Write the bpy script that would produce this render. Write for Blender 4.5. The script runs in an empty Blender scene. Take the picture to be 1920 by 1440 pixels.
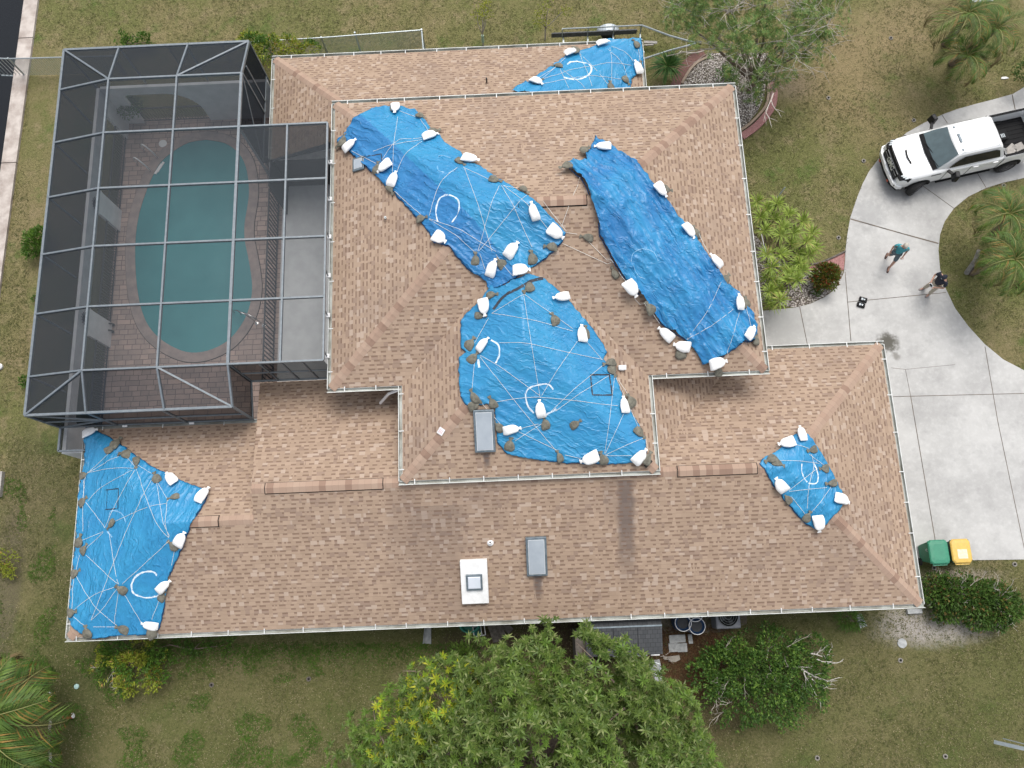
import bpy, bmesh, math, random
from mathutils import Vector, Matrix, noise, geometry
R = math.radians
sc = bpy.context.scene
col = sc.collection
rng = random.Random(7)
# ------------------------------------------------------------------ camera
H = 30.5
F = 1529.19
def rx(a): return Matrix.Rotation(a, 3, 'X')
def rz(a): return Matrix.Rotation(a, 3, 'Z')
RM = rz(0.0344011) @ rx(0.2442717) @ rz(-0.0755853)
cam = bpy.data.objects.new('camera', bpy.data.cameras.new('camera'))
col.objects.link(cam)
cam.matrix_world = Matrix.Translation((0, 0, H)) @ RM.to_4x4()
cam.data.sensor_fit = 'HORIZONTAL'
cam.data.angle = 2 * math.atan(960 / F)
cam.data.clip_end = 500
cam.data.clip_start = 0.5
sc.camera = cam
# ------------------------------------------------------------------ sky, sun, exposure
SUN_EL, SUN_AZ = 66, 20      # azimuth clockwise from +Y
w = bpy.data.worlds.new('World'); sc.world = w; w.use_nodes = True
nt = w.node_tree; bg = nt.nodes['Background']
sk = nt.nodes.new('ShaderNodeTexSky'); sk.sky_type = 'NISHITA'; sk.sun_disc = False
sk.sun_elevation = R(SUN_EL); sk.sun_rotation = R(SUN_AZ); sk.dust_density = 4; sk.air_density = 1.2; sk.ozone_density = 1
hs = nt.nodes.new('ShaderNodeHueSaturation'); hs.inputs['Saturation'].default_value = 0.35
nt.links.new(sk.outputs[0], hs.inputs['Color']); nt.links.new(hs.outputs[0], bg.inputs[0])
bg.inputs[1].default_value = 0.13
sl = bpy.data.lights.new('sun', 'SUN'); sl.energy = 1.15; sl.angle = R(34); sl.color = (1, .96, .9)
so = bpy.data.objects.new('sun', sl); col.objects.link(so)
sd = Vector((math.sin(R(SUN_AZ)) * math.cos(R(SUN_EL)), math.cos(R(SUN_AZ)) * math.cos(R(SUN_EL)), math.sin(R(SUN_EL))))
so.rotation_euler = sd.to_track_quat('Z', 'Y').to_euler(); so.location = (0, 0, 60)
sc.view_settings.view_transform = 'Standard'; sc.view_settings.look = 'None'
sc.view_settings.exposure = 0.66; sc.view_settings.gamma = 1
# ------------------------------------------------------------------ pixel -> world
def ray(px, py):
    return RM @ Vector(((px - 960) / F, -(py - 720) / F, -1.0))
def W(px, py, z=0.0):
    d = ray(px, py); t = (H - z) / -d.z
    return Vector((d.x * t, d.y * t, z))
# roof geometry (metres; x along the house, y towards the top of the photo)
PT = 0.417
LE = 2.6; UE = 4.6
UX0, UX1, UY0, UY1 = -6.17, 8.08, 6.55, 17.1
QX0, QX1, QY0 = -3.83, 4.25, 3.42
QC = (QX0 + QX1) / 2; QH = (QX1 - QX0) / 2
LX0, LX1, LY0, LY1 = -15.2, 12.85, -1.05, 7.83
NMY = 5.95            # north eave of the narrow west part
NX0, NX1, NY1, NY0 = -9.05, 5.3, 20.55, 16.1
XS = -8.95
YR = (LY0 + LY1) / 2; YN = (LY0 + NMY) / 2
_v = W(1350, 710, 3.2); VC = _v.x - _v.y
def up_z(x, y):
    z = None
    if UX0 <= x <= UX1 and UY0 <= y <= UY1:
        z = UE + PT * min(x - UX0, UX1 - x, y - UY0, UY1 - y)
    if QX0 <= x <= QX1 and QY0 <= y <= UY0 + QH:
        q = UE + PT * min(x - QX0, QX1 - x, y - QY0)
        z = q if z is None else max(z, q)
    return z
def low_z(x, y):
    if LX0 <= x <= LX1 and LY0 <= y <= LY1:
        s = y - LY0
        if x < XS:
            if y <= NMY: return LE + PT * min(s, NMY - y, x - LX0)
            return None
        if x < -3 and y > 7.34: return None
        z = LE + PT * min(s, LY1 - y, LX1 - x)
        if 3 < x < 9 and y > YR: z = max(z, min(LE + PT * (LY1 - x + VC), LE + PT * (LY1 - YR)))
        return z
    if NX0 <= x <= NX1 and NY0 <= y <= NY1:
        return LE + PT * min(NY1 - y, x - NX0, NX1 - x)
    return None
def roof(px, py, lift=0.0, low=False):
    d = ray(px, py).normalized(); z = 7.6
    while z > 2.2:
        t = (H - z) / -d.z; x, y = d.x * t, d.y * t
        for f in ((low_z,) if low else (up_z, low_z)):
            rzz = f(x, y)
            if rzz is not None and abs(rzz + lift - z) < 0.021:
                return Vector((x, y, z))
        z -= 0.02
    return W(px, py, LE if low else 2.7)
def rz_at(x, y, low):
    z = low_z(x, y) if low else up_z(x, y)
    if z is None:
        if low:
            if y > 14: xx = min(max(x, NX0), NX1); yy = min(max(y, NY0), NY1)
            else:
                xx = min(max(x, LX0), LX1); yy = min(max(y, LY0), NMY if xx < XS else LY1)
            z = low_z(xx, yy)
        else:
            z = up_z(min(max(x, UX0), UX1), min(max(y, UY0), UY1))
    return z if z is not None else LE
def rnormal(x, y, low):
    e = 0.15
    dzx = (rz_at(x + e, y, low) - rz_at(x - e, y, low)) / (2 * e)
    dzy = (rz_at(x, y + e, low) - rz_at(x, y - e, low)) / (2 * e)
    return Vector((-dzx, -dzy, 1)).normalized()
# ------------------------------------------------------------------ node helpers / materials
def newmat(name):
    m = bpy.data.materials.new(name); m.use_nodes = True
    nt = m.node_tree; b = nt.nodes['Principled BSDF']
    return m, nt, b
def N(nt, t, **kw):
    n = nt.nodes.new('ShaderNode' + t)
    for k, v in kw.items():
        if k.startswith('i_'): n.inputs[int(k[2:])].default_value = v
        else: setattr(n, k, v)
    return n
def L(nt, a, b): nt.links.new(a, b)
def Mth(nt, op, a, b=None, c=None):
    n = nt.nodes.new('ShaderNodeMath'); n.operation = op
    for i, v in enumerate((a, b, c)):
        if v is None: continue
        if isinstance(v, (int, float)): n.inputs[i].default_value = v
        else: nt.links.new(v, n.inputs[i])
    return n.outputs[0]
def Mix(nt, f, a, b):
    n = nt.nodes.new('ShaderNodeMix'); n.data_type = 'RGBA'
    for i, v in ((0, f), (6, a), (7, b)):
        if isinstance(v, (int, float)): n.inputs[i].default_value = v
        elif isinstance(v, tuple): n.inputs[i].default_value = (*v[:3], 1)
        else: nt.links.new(v, n.inputs[i])
    return n.outputs[2]
def Noise(nt, vec, scale, detail=4, rough=.6):
    n = nt.nodes.new('ShaderNodeTexNoise'); n.inputs['Scale'].default_value = scale
    n.inputs['Detail'].default_value = detail; n.inputs['Roughness'].default_value = rough
    if vec is not None: nt.links.new(vec, n.inputs['Vector'])
    return n.outputs['Fac']
def Ramp(nt, f, a, b):
    n = nt.nodes.new('ShaderNodeMapRange'); n.interpolation_type = 'SMOOTHSTEP'
    nt.links.new(f, n.inputs[0]); n.inputs[1].default_value = a; n.inputs[2].default_value = b
    return n.outputs[0]
def Pos(nt): return nt.nodes.new('ShaderNodeNewGeometry').outputs['Position']
def Bump(nt, b, h, s=.3, d=.02):
    n = nt.nodes.new('ShaderNodeBump'); n.inputs['Strength'].default_value = s; n.inputs['Distance'].default_value = d
    nt.links.new(h, n.inputs['Height']); nt.links.new(n.outputs[0], b.inputs['Normal'])
def mat(name, c, rough=.6, c2=None, scale=6, metal=0, bump=0, bs=40, spec=.5):
    m, nt, b = newmat(name)
    b.inputs['Roughness'].default_value = rough; b.inputs['Metallic'].default_value = metal
    b.inputs['Specular IOR Level'].default_value = spec
    c2 = c2 or tuple(x * .8 for x in c)
    p = Pos(nt)
    L(nt, Mix(nt, Ramp(nt, Noise(nt, p, scale, 5), .3, .7), c2, c), b.inputs['Base Color'])
    if bump: Bump(nt, b, Noise(nt, p, bs, 3), bump)
    return m
def leafmat(name, c1, c2, c3=None, amt3=.1, rough=.5, trans=.25):
    m, nt, b = newmat(name)
    g = nt.nodes.new('ShaderNodeNewGeometry'); r = g.outputs['Random Per Island']
    k = Mix(nt, r, c1, c2)
    if c3: k = Mix(nt, Ramp(nt, Mth(nt, 'FRACT', Mth(nt, 'MULTIPLY', r, 17.3)), 1 - amt3, 1 - amt3 + .03), k, c3)
    k = Mix(nt, Mth(nt, 'MULTIPLY', Ramp(nt, Noise(nt, g.outputs['Position'], 1.6, 2), .35, .65), .45), k, tuple(x * .55 for x in c1))
    L(nt, k, b.inputs['Base Color']); b.inputs['Roughness'].default_value = rough
    b.inputs['Specular IOR Level'].default_value = .3
    out = nt.nodes['Material Output']; tr = nt.nodes.new('ShaderNodeBsdfTranslucent'); L(nt, k, tr.inputs[0])
    mx = nt.nodes.new('ShaderNodeMixShader'); mx.inputs[0].default_value = trans
    L(nt, b.outputs[0], mx.inputs[1]); L(nt, tr.outputs[0], mx.inputs[2]); L(nt, mx.outputs[0], out.inputs[0])
    return m
# shingles: courses from the UV map (u along the eave, v up the slope, metres)
def shingle_mat():
    m, nt, b = newmat('roof shingles')
    uv = nt.nodes.new('ShaderNodeUVMap'); sp = nt.nodes.new('ShaderNodeSeparateXYZ'); L(nt, uv.outputs[0], sp.inputs[0])
    u, v = sp.outputs[0], sp.outputs[1]
    E = .142
    vr = Mth(nt, 'DIVIDE', v, E); row = Mth(nt, 'FLOOR', vr); fv = Mth(nt, 'FRACT', vr)
    wn = nt.nodes.new('ShaderNodeTexWhiteNoise'); wn.noise_dimensions = '1D'; L(nt, row, wn.inputs['W'])
    uu = Mth(nt, 'ADD', Mth(nt, 'DIVIDE', u, .155), Mth(nt, 'MULTIPLY', wn.outputs[0], 500.0))
    jn = nt.nodes.new('ShaderNodeTexNoise'); jn.noise_dimensions = '1D'; jn.inputs['Scale'].default_value = .9; jn.inputs['Detail'].default_value = 1; L(nt, uu, jn.inputs['W'])
    uu = Mth(nt, 'ADD', uu, Mth(nt, 'MULTIPLY', jn.outputs['Fac'], 1.7))
    cell = Mth(nt, 'FLOOR', uu)
    w2 = nt.nodes.new('ShaderNodeTexWhiteNoise'); w2.noise_dimensions = '1D'; L(nt, Mth(nt, 'ADD', cell, .37), w2.inputs['W'])
    sc3 = nt.nodes.new('ShaderNodeSeparateColor'); L(nt, w2.outputs['Color'], sc3.inputs[0])
    r1, r2, r3 = sc3.outputs[0], sc3.outputs[1], sc3.outputs[2]
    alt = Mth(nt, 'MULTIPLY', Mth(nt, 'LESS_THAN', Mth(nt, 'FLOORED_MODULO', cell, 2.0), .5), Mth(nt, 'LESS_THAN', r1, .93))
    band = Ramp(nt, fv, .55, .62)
    dark = Mth(nt, 'MULTIPLY', alt, band)  # printed shadow band, with the shade under the upper tabs painted in
    p = Pos(nt)
    base = Mix(nt, r2, (.395, .292, .215), (.325, .236, .170))
    base = Mix(nt, Mth(nt, 'MULTIPLY', Mth(nt, 'GREATER_THAN', r3, .88), .55), base, (.235, .165, .130))
    base = Mix(nt, Mth(nt, 'MULTIPLY', Mth(nt, 'LESS_THAN', r3, .10), .8), base, (.45, .355, .285))
    base = Mix(nt, Mth(nt, 'MULTIPLY', Ramp(nt, Noise(nt, p, .45, 4), .45, .75), .35), base, (.235, .18, .15))
    base = Mix(nt, Mth(nt, 'MULTIPLY', Noise(nt, p, 90, 2), .22), base, (.20, .15, .12))
    # dark streaks running down the slope on the front roof
    pg = nt.nodes.new('ShaderNodeSeparateXYZ'); L(nt, p, pg.inputs[0])
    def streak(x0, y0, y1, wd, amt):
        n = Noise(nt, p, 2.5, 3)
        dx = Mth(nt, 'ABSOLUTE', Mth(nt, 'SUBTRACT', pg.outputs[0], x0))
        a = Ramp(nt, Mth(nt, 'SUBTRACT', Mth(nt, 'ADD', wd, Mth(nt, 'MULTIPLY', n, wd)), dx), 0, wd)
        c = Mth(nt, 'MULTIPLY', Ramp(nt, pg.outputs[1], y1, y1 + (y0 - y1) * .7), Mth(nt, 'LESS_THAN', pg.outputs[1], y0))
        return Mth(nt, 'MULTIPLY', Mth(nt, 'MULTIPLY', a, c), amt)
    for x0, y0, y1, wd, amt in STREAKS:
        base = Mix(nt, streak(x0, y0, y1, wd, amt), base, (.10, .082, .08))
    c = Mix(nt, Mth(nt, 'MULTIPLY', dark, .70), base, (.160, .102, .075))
    line = Ramp(nt, fv, .965, .99)  # butt shadow of each course, painted in as a thin dark line
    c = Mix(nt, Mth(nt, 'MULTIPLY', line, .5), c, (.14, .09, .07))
    L(nt, c, b.inputs['Base Color']); b.inputs['Roughness'].default_value = .9; b.inputs['Specular IOR Level'].default_value = .15
    h = Mth(nt, 'SUBTRACT', Mth(nt, 'SUBTRACT', 1, Mth(nt, 'MULTIPLY', fv, .5)), Mth(nt, 'MULTIPLY', dark, .5))
    h = Mth(nt, 'ADD', h, Mth(nt, 'MULTIPLY', Noise(nt, p, 150, 2), .15))
    Bump(nt, b, h, .55, .012)
    return m
_a = roof(1172, 900, 0, True); _b = roof(1008, 1080, 0, True); _c = roof(912, 850); _d = roof(830, 1080, 0, True); _e = roof(900, 925, 0, True)
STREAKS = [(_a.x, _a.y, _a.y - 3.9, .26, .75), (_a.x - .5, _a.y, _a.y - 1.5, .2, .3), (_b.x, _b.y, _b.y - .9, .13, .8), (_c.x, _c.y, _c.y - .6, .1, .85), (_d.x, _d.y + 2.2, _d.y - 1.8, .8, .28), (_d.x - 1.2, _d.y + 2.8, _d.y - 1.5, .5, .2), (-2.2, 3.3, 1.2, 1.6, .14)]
M = {}
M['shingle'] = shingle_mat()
def cap_mat():
    m, nt, b = newmat('hip cap shingles')
    uv = nt.nodes.new('ShaderNodeUVMap'); sp = nt.nodes.new('ShaderNodeSeparateXYZ'); L(nt, uv.outputs[0], sp.inputs[0])
    k = Mth(nt, 'DIVIDE', sp.outputs[0], .21); cell = Mth(nt, 'FLOOR', k); fr = Mth(nt, 'FRACT', k)
    wn = nt.nodes.new('ShaderNodeTexWhiteNoise'); wn.noise_dimensions = '1D'; L(nt, cell, wn.inputs['W'])
    c = Mix(nt, wn.outputs[0], (.35, .245, .185), (.40, .295, .225))
    c = Mix(nt, Mth(nt, 'GREATER_THAN', Mth(nt, 'FRACT', Mth(nt, 'MULTIPLY', wn.outputs[0], 7.7)), .8), c, (.27, .18, .135))
    c = Mix(nt, Mth(nt, 'MULTIPLY', Noise(nt, Pos(nt), 60, 3), .3), c, (.25, .17, .13))
    c = Mix(nt, Mth(nt, 'MULTIPLY', Ramp(nt, fr, .93, .99), .4), c, (.16, .1, .08))
    L(nt, c, b.inputs['Base Color']); b.inputs['Roughness'].default_value = .9; b.inputs['Specular IOR Level'].default_value = .15
    return m
M['cap'] = cap_mat()
M['gutter'] = mat('aged white gutter', (.62, .64, .62), .5, (.45, .46, .43), 2.5)
M['gutter_in'] = mat('gutter trough', (.46, .48, .45), .7, (.22, .215, .18), 1.3)
M['white'] = mat('white metal', (.8, .8, .8), .45, (.72, .72, .72))
M['strapm'] = mat('strap metal', (.66, .67, .66), .5)
M['stucco'] = mat('stucco wall', (.62, .60, .56), .9, (.5, .48, .45), 3, bump=.3)
M['whitewall'] = mat('white painted wall', (.74, .75, .76), .85, (.62, .63, .64), 2)
M['soffit'] = mat('soffit', (.6, .6, .58), .8)
M['bronze'] = mat('grey aluminium frame', (.19, .215, .235), .4, (.14, .165, .185), 8, metal=.2)
M['dark'] = mat('dark metal', (.025, .028, .032), .5, (.015, .016, .02), 6)
M['black'] = mat('black plastic', (.012, .012, .013), .8, spec=.2)
M['black_sat'] = mat('black trim', (.010, .010, .011), .45, spec=.3)
M['rubber'] = mat('rubber', (.022, .022, .022), .85)
M['glass_dark'] = mat('dark glass', (.01, .013, .016), .05, (.012, .015, .02))
M['steel'] = mat('stainless steel', (.6, .6, .6), .2, metal=1)
M['galv'] = mat('galvanised pipe', (.42, .46, .47), .4, (.33, .37, .38), 8, metal=.6)
M['rope'] = mat('white cord', (.78, .78, .74), .8)
M['chalk'] = mat('white paint', (.72, .75, .78), .9, (.40, .55, .70), 14)
M['chalk_faint'] = mat('faint white paint', (.30, .50, .68), .9, (.10, .33, .58), 10)
M['tape'] = mat('black tape', (.03, .035, .05), .6)
M['bagw'] = mat('white woven sandbag', (.84, .84, .83), .8, (.76, .76, .75), 12, bump=.3, bs=25)
M['bagg'] = mat('olive grey sandbag', (.185, .178, .142), .9, (.105, .10, .08), 9, bump=.6, bs=18)
M['wood'] = mat('weathered wood', (.16, .14, .12), .9, (.08, .07, .06), 9)
M['plank'] = mat('pale grey plank', (.42, .40, .37), .85, (.30, .28, .26), 9)
M['bark'] = mat('bark', (.22, .17, .13), .95, (.12, .09, .07), 12)
M['palebark'] = mat('pale bare twigs', (.50, .46, .41), .9, (.33, .29, .25), 12)
M['shedroof'] = mat('charcoal shingles', (.055, .058, .062), .8, (.04, .042, .045), 9)
M['concretebl'] = mat('grey concrete block', (.42, .43, .43), .9, (.28, .29, .29), 7, bump=.3)
M['skyframe'] = mat('skylight frame', (.17, .21, .24), .4, (.11, .14, .16), 8, metal=.3)
M['skypane'] = mat('frosted skylight pane', (.36, .40, .44), .18, (.31, .35, .39), 2)
M['skypane2'] = mat('pale skylight dome', (.60, .64, .70), .25, (.55, .60, .66), 2)
M['skyseal'] = mat('pale skylight gasket', (.62, .65, .66), .6)
M['curb'] = mat('white roof curb', (.82, .83, .83), .6, (.7, .7, .69), 5)
M['sprk'] = mat('dusty grey plastic', (.27, .255, .23), .9, (.18, .165, .14), 15)
M['skin'] = mat('skin', (.52, .30, .22), .6)
M['skin2'] = mat('skin tone', (.50, .29, .21), .6)
M['teal'] = mat('teal shirt', (.06, .33, .38), .85, (.04, .25, .30), 10)
M['shorts'] = mat('grey shorts', (.12, .16, .18), .9)
M['navy'] = mat('navy cloth', (.018, .022, .038), .85, (.012, .015, .026), 10)
M['khaki'] = mat('khaki cloth', (.46, .41, .33), .9, (.38, .34, .27), 10)
M['greyhair'] = mat('grey hair', (.50, .47, .42), .9, (.38, .35, .30), 30)
M['hair'] = mat('brown hair', (.06, .04, .03), .8)
M['shoe'] = mat('grey shoe', (.28, .25, .24), .8)
M['brownshoe'] = mat('brown shoe', (.10, .06, .05), .8)
def paint_mat():
    m, nt, b = newmat('white car paint'); b.inputs['Base Color'].default_value = (.80, .81, .81, 1)
    b.inputs['Roughness'].default_value = .3; b.inputs['Coat Weight'].default_value = .6; b.inputs['Coat Roughness'].default_value = .06
    return m
M['paint'] = paint_mat()
M['glass'] = mat('windshield glass', (.10, .14, .15), .06, (.08, .11, .12), 3)
M['green_cart'] = mat('green cart', (.035, .22, .13), .5, (.03, .19, .115), 5)
M['green_dark'] = mat('dark green cart', (.012, .07, .045), .5)
M['yellow'] = mat('yellow lid', (.66, .43, .09), .5, (.56, .37, .09), 9)
M['blue_barrel'] = mat('blue barrel', (.015, .05, .13), .4)
M['chrome'] = mat('bright badge metal', (.75, .76, .78), .15, metal=.6)
M['lamp'] = mat('headlamp lens', (.55, .6, .62), .1)
M['red'] = mat('red plastic', (.45, .07, .03), .5)
M['teal_tub'] = mat('green tub', (.03, .30, .22), .5)
M['pink'] = mat('pink gravel border', (.38, .20, .19), .95, (.26, .12, .11), 22, bump=.5, bs=60)
M['redpaver'] = mat('red brown border', (.20, .10, .085), .95, (.13, .07, .06), 16, bump=.5, bs=60)
def gravel_mat():
    m, nt, b = newmat('pale gravel'); p = Pos(nt)
    v = nt.nodes.new('ShaderNodeTexVoronoi'); v.inputs['Scale'].default_value = 16; L(nt, p, v.inputs['Vector'])
    s = nt.nodes.new('ShaderNodeSeparateColor'); L(nt, v.outputs['Color'], s.inputs[0])
    c = Mix(nt, s.outputs[0], (.20, .17, .15), (.58, .54, .50))
    L(nt, Mix(nt, Ramp(nt, v.outputs['Distance'], .35, .7), c, (.08, .065, .055)), b.inputs['Base Color'])
    b.inputs['Roughness'].default_value = .95; Bump(nt, b, v.outputs['Distance'], .8, .03); return m
M['gravel'] = gravel_mat()
def tarp_mat(name, c, c2, rot=.7, amt=.35):
    m, nt, b = newmat(name); p = Pos(nt)
    n1 = Noise(nt, p, .8, 4); n2 = Noise(nt, p, 7, 6, .7)
    mp = nt.nodes.new('ShaderNodeMapping'); mp.vector_type = 'TEXTURE'; mp.inputs['Rotation'].default_value = (0, 0, rot); mp.inputs['Scale'].default_value = (1 / 1.2, 1 / 7, 1)
    L(nt, p, mp.inputs[0]); n3 = Noise(nt, mp.outputs[0], 1.6, 5, .65)
    k = Mix(nt, Ramp(nt, n1, .35, .7), c, c2)
    k = Mix(nt, Mth(nt, 'MULTIPLY', Ramp(nt, n3, .5, .75), .2), k, tuple(min(1, x * 1.25 + .01) for x in c))
    L(nt, k, b.inputs['Base Color']); b.inputs['Roughness'].default_value = .40; b.inputs['Specular IOR Level'].default_value = .5
    def ridged(sc_, rot, sx, sy):
        mp = nt.nodes.new('ShaderNodeMapping'); mp.vector_type = 'TEXTURE'; mp.inputs['Rotation'].default_value = (0, 0, rot); mp.inputs['Scale'].default_value = (1 / sx, 1 / sy, 1)
        L(nt, p, mp.inputs[0]); wn_ = nt.nodes.new('ShaderNodeTexNoise'); wn_.inputs['Scale'].default_value = 2; L(nt, p, wn_.inputs['Vector'])
        ad = nt.nodes.new('ShaderNodeVectorMath'); ad.operation = 'MULTIPLY_ADD'; ad.inputs[1].default_value = (.5, .9, 0); L(nt, wn_.outputs['Color'], ad.inputs[0]); L(nt, mp.outputs[0], ad.inputs[2])
        q = Noise(nt, ad.outputs[0], sc_, 2, .5); q = Mth(nt, 'ABSOLUTE', Mth(nt, 'SUBTRACT', q, .5)); return Mth(nt, 'POWER', Mth(nt, 'SUBTRACT', 1, Mth(nt, 'MULTIPLY', q, 4)), 3.0)
    h = Mth(nt, 'MULTIPLY', n2, .25 * amt)
    area = Ramp(nt, Noise(nt, p, .9, 3), .25, .55)
    rr = Mth(nt, 'ADD', ridged(1.5, rot, .22, 2.2), Mth(nt, 'MULTIPLY', ridged(3.0, rot + .5, .35, 1.5), .5))
    h = Mth(nt, 'ADD', h, Mth(nt, 'MULTIPLY', Mth(nt, 'MULTIPLY', rr, area), amt))
    Bump(nt, b, h, 1.0, .06)
    return m
TC1, TC2, TC3 = ((.025, .225, .45), (.016, .150, .37)), ((.027, .240, .45), (.022, .205, .42)), ((.022, .175, .40), (.018, .145, .36))
M['tarp'] = tarp_mat('blue poly tarp', *TC1, -.95, .55)
M['tarpa'] = tarp_mat('blue flat tarp', *TC2, 1.2, .35)
M['tarpb'] = tarp_mat('bright blue tarp layer', *TC2, -.62, .4)
M['tarpd'] = tarp_mat('dark blue tarp layer', *TC3, -.62, .5)
M['tarph'] = tarp_mat('dark tarp underside', (.014, .085, .24), (.010, .06, .19), .3, .5)
M['tarpe'] = tarp_mat('smooth blue tarp', *TC2, 1.25, .45)
M['tarpf'] = tarp_mat('flat centre tarp', *TC2, -.5, .35)
# ------------------------------------------------------------------ mesh builder
class MB:
    def __init__(s): s.v = []; s.f = []; s.mi = []; s.uv = []; s.cur = 0; s.hasuv = False; s.smooth = False
    def vert(s, p): s.v.append(Vector(p)); return len(s.v) - 1
    def face(s, idx, uvs=None):
        s.f.append(list(idx)); s.mi.append(s.cur); s.uv.append(uvs)
        if uvs: s.hasuv = True
    def poly(s, pts, uvs=None): s.face([s.vert(p) for p in pts], uvs)
    def box(s, c, size, rot=None, taper=1.0):
        c = Vector(c); hx, hy, hz = [k / 2 for k in size]; base = len(s.v)
        for z in (-hz, hz):
            t = taper if z > 0 else 1
            for x, y in ((-hx, -hy), (hx, -hy), (hx, hy), (-hx, hy)):
                p = Vector((x * t, y * t, z))
                if rot is not None: p = rot @ p
                s.v.append(p + c)
        for q in ((3, 2, 1, 0), (4, 5, 6, 7), (0, 1, 5, 4), (1, 2, 6, 5), (2, 3, 7, 6), (3, 0, 4, 7)):
            s.face([base + i for i in q])
    def bar(s, a, b, w=.05, h=.05, up=(0, 0, 1)):
        a, b = Vector(a), Vector(b); d = b - a; ln = d.length
        if ln < 1e-5: return
        x = d / ln; up = Vector(up)
        if abs(x.dot(up)) > .98: up = Vector((0, 1, 0))
        y = up.cross(x).normalized(); z = x.cross(y)
        rot = Matrix((x, y, z)).transposed()
        s.box((a + b) / 2, (ln, w, h), rot)
    def tube(s, pts, rad, n=6, cap=True):
        pts = [Vector(p) for p in pts]
        if isinstance(rad, (int, float)): rad = [rad] * len(pts)
        base = len(s.v); px = None
        for i, p in enumerate(pts):
            d = (pts[min(i + 1, len(pts) - 1)] - pts[max(i - 1, 0)]).normalized()
            if px is None: px = d.orthogonal().normalized()
            px = (px - d * px.dot(d))
            px = px.normalized() if px.length > 1e-4 else d.orthogonal().normalized()
            py = d.cross(px)
            for k in range(n):
                a = 2 * math.pi * k / n; s.v.append(p + (px * math.cos(a) + py * math.sin(a)) * rad[i])
        for i in range(len(pts) - 1):
            for k in range(n):
                a = base + i * n + k; b = base + i * n + (k + 1) % n
                s.face([a, b, b + n, a + n])
        if cap:
            s.face([base + k for k in range(n)][::-1]); s.face([base + (len(pts) - 1) * n + k for k in range(n)])
    def prism(s, pts2, z0, z1, mid=None):
        n = len(pts2); b = len(s.v)
        for z in (z0, z1):
            for p in pts2: s.v.append(Vector((p[0], p[1], z)))
        s.face([b + n + i for i in range(n)]); s.face([b + i for i in range(n)][::-1])
        for i in range(n):
            j = (i + 1) % n; s.face([b + i, b + j, b + n + j, b + n + i])
    def loft(s, secs, closed=True, cap=True):
        n = len(secs[0]); b = len(s.v)
        for q in secs:
            for p in q: s.v.append(Vector(p))
        for i in range(len(secs) - 1):
            for k in range(n if closed else n - 1):
                a = b + i * n + k; c = b + i * n + (k + 1) % n; s.face([a, c, c + n, a + n])
        if cap: s.face([b + k for k in range(n)][::-1]); s.face([b + (len(secs) - 1) * n + k for k in range(n)])
    def lathe(s, prof, c=(0, 0, 0), n=20, sx=1, sy=1):
        s.loft([[(c[0] + r * sx * math.cos(2 * math.pi * k / n), c[1] + r * sy * math.sin(2 * math.pi * k / n), c[2] + z) for k in range(n)] for r, z in prof])
    def build(s, name, mats, parent=None, smooth=False, bevel=0, org=None):
        o0 = Vector(org) if org is not None else (Vector(parent['_o']) if parent is not None and '_o' in parent else Vector((0, 0, 0)))
        me = bpy.data.meshes.new(name)
        me.from_pydata([p - o0 for p in s.v], [], s.f)
        if not isinstance(mats, (list, tuple)): mats = [mats]
        for m in mats: me.materials.append(M[m] if isinstance(m, str) else m)
        me.polygons.foreach_set('material_index', [min(i, len(mats) - 1) for i in s.mi])
        if s.hasuv:
            ul = me.uv_layers.new(name='UVMap')
            for p, uvs in zip(me.polygons, s.uv):
                if uvs:
                    for li, uvv in zip(p.loop_indices, uvs): ul.data[li].uv = uvv
        if smooth: me.polygons.foreach_set('use_smooth', [True] * len(me.polygons))
        me.validate(); me.update()
        o = bpy.data.objects.new(name, me); col.objects.link(o)
        if parent is not None: o.parent = parent
        if org is not None and parent is None: o.location = o0
        elif parent is None: o.location = (0, 0, 0)
        if bevel:
            md = o.modifiers.new('bevel', 'BEVEL'); md.width = bevel; md.segments = 2; md.limit_method = 'ANGLE'
        if parent is not None and '_o' in parent and len(parent['_o']): o['_o'] = list(parent['_o'])
        return o
def tag(o, label=None, cat=None, group=None, kind=None):
    if label: o['label'] = label
    if cat: o['category'] = cat
    if group: o['group'] = group
    if kind: o['kind'] = kind
    return o
def thing(name, label, cat, loc=(0, 0, 0), group=None):
    o = bpy.data.objects.new(name, None); col.objects.link(o); o.location = loc; o.empty_display_size = .2
    o['_o'] = list(loc); return tag(o, label, cat, group)
def struct(mb, name, m, **k): return tag(mb.build(name, m, **k), kind='structure')
def copy_tree(o, parent=None):
    c = o.copy(); col.objects.link(c); c.parent = parent
    for ch in [x for x in bpy.data.objects if x.parent == o and x != c]: copy_tree(ch, c)
    return c
def lerp(a, b, t): return a + (b - a) * t
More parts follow.
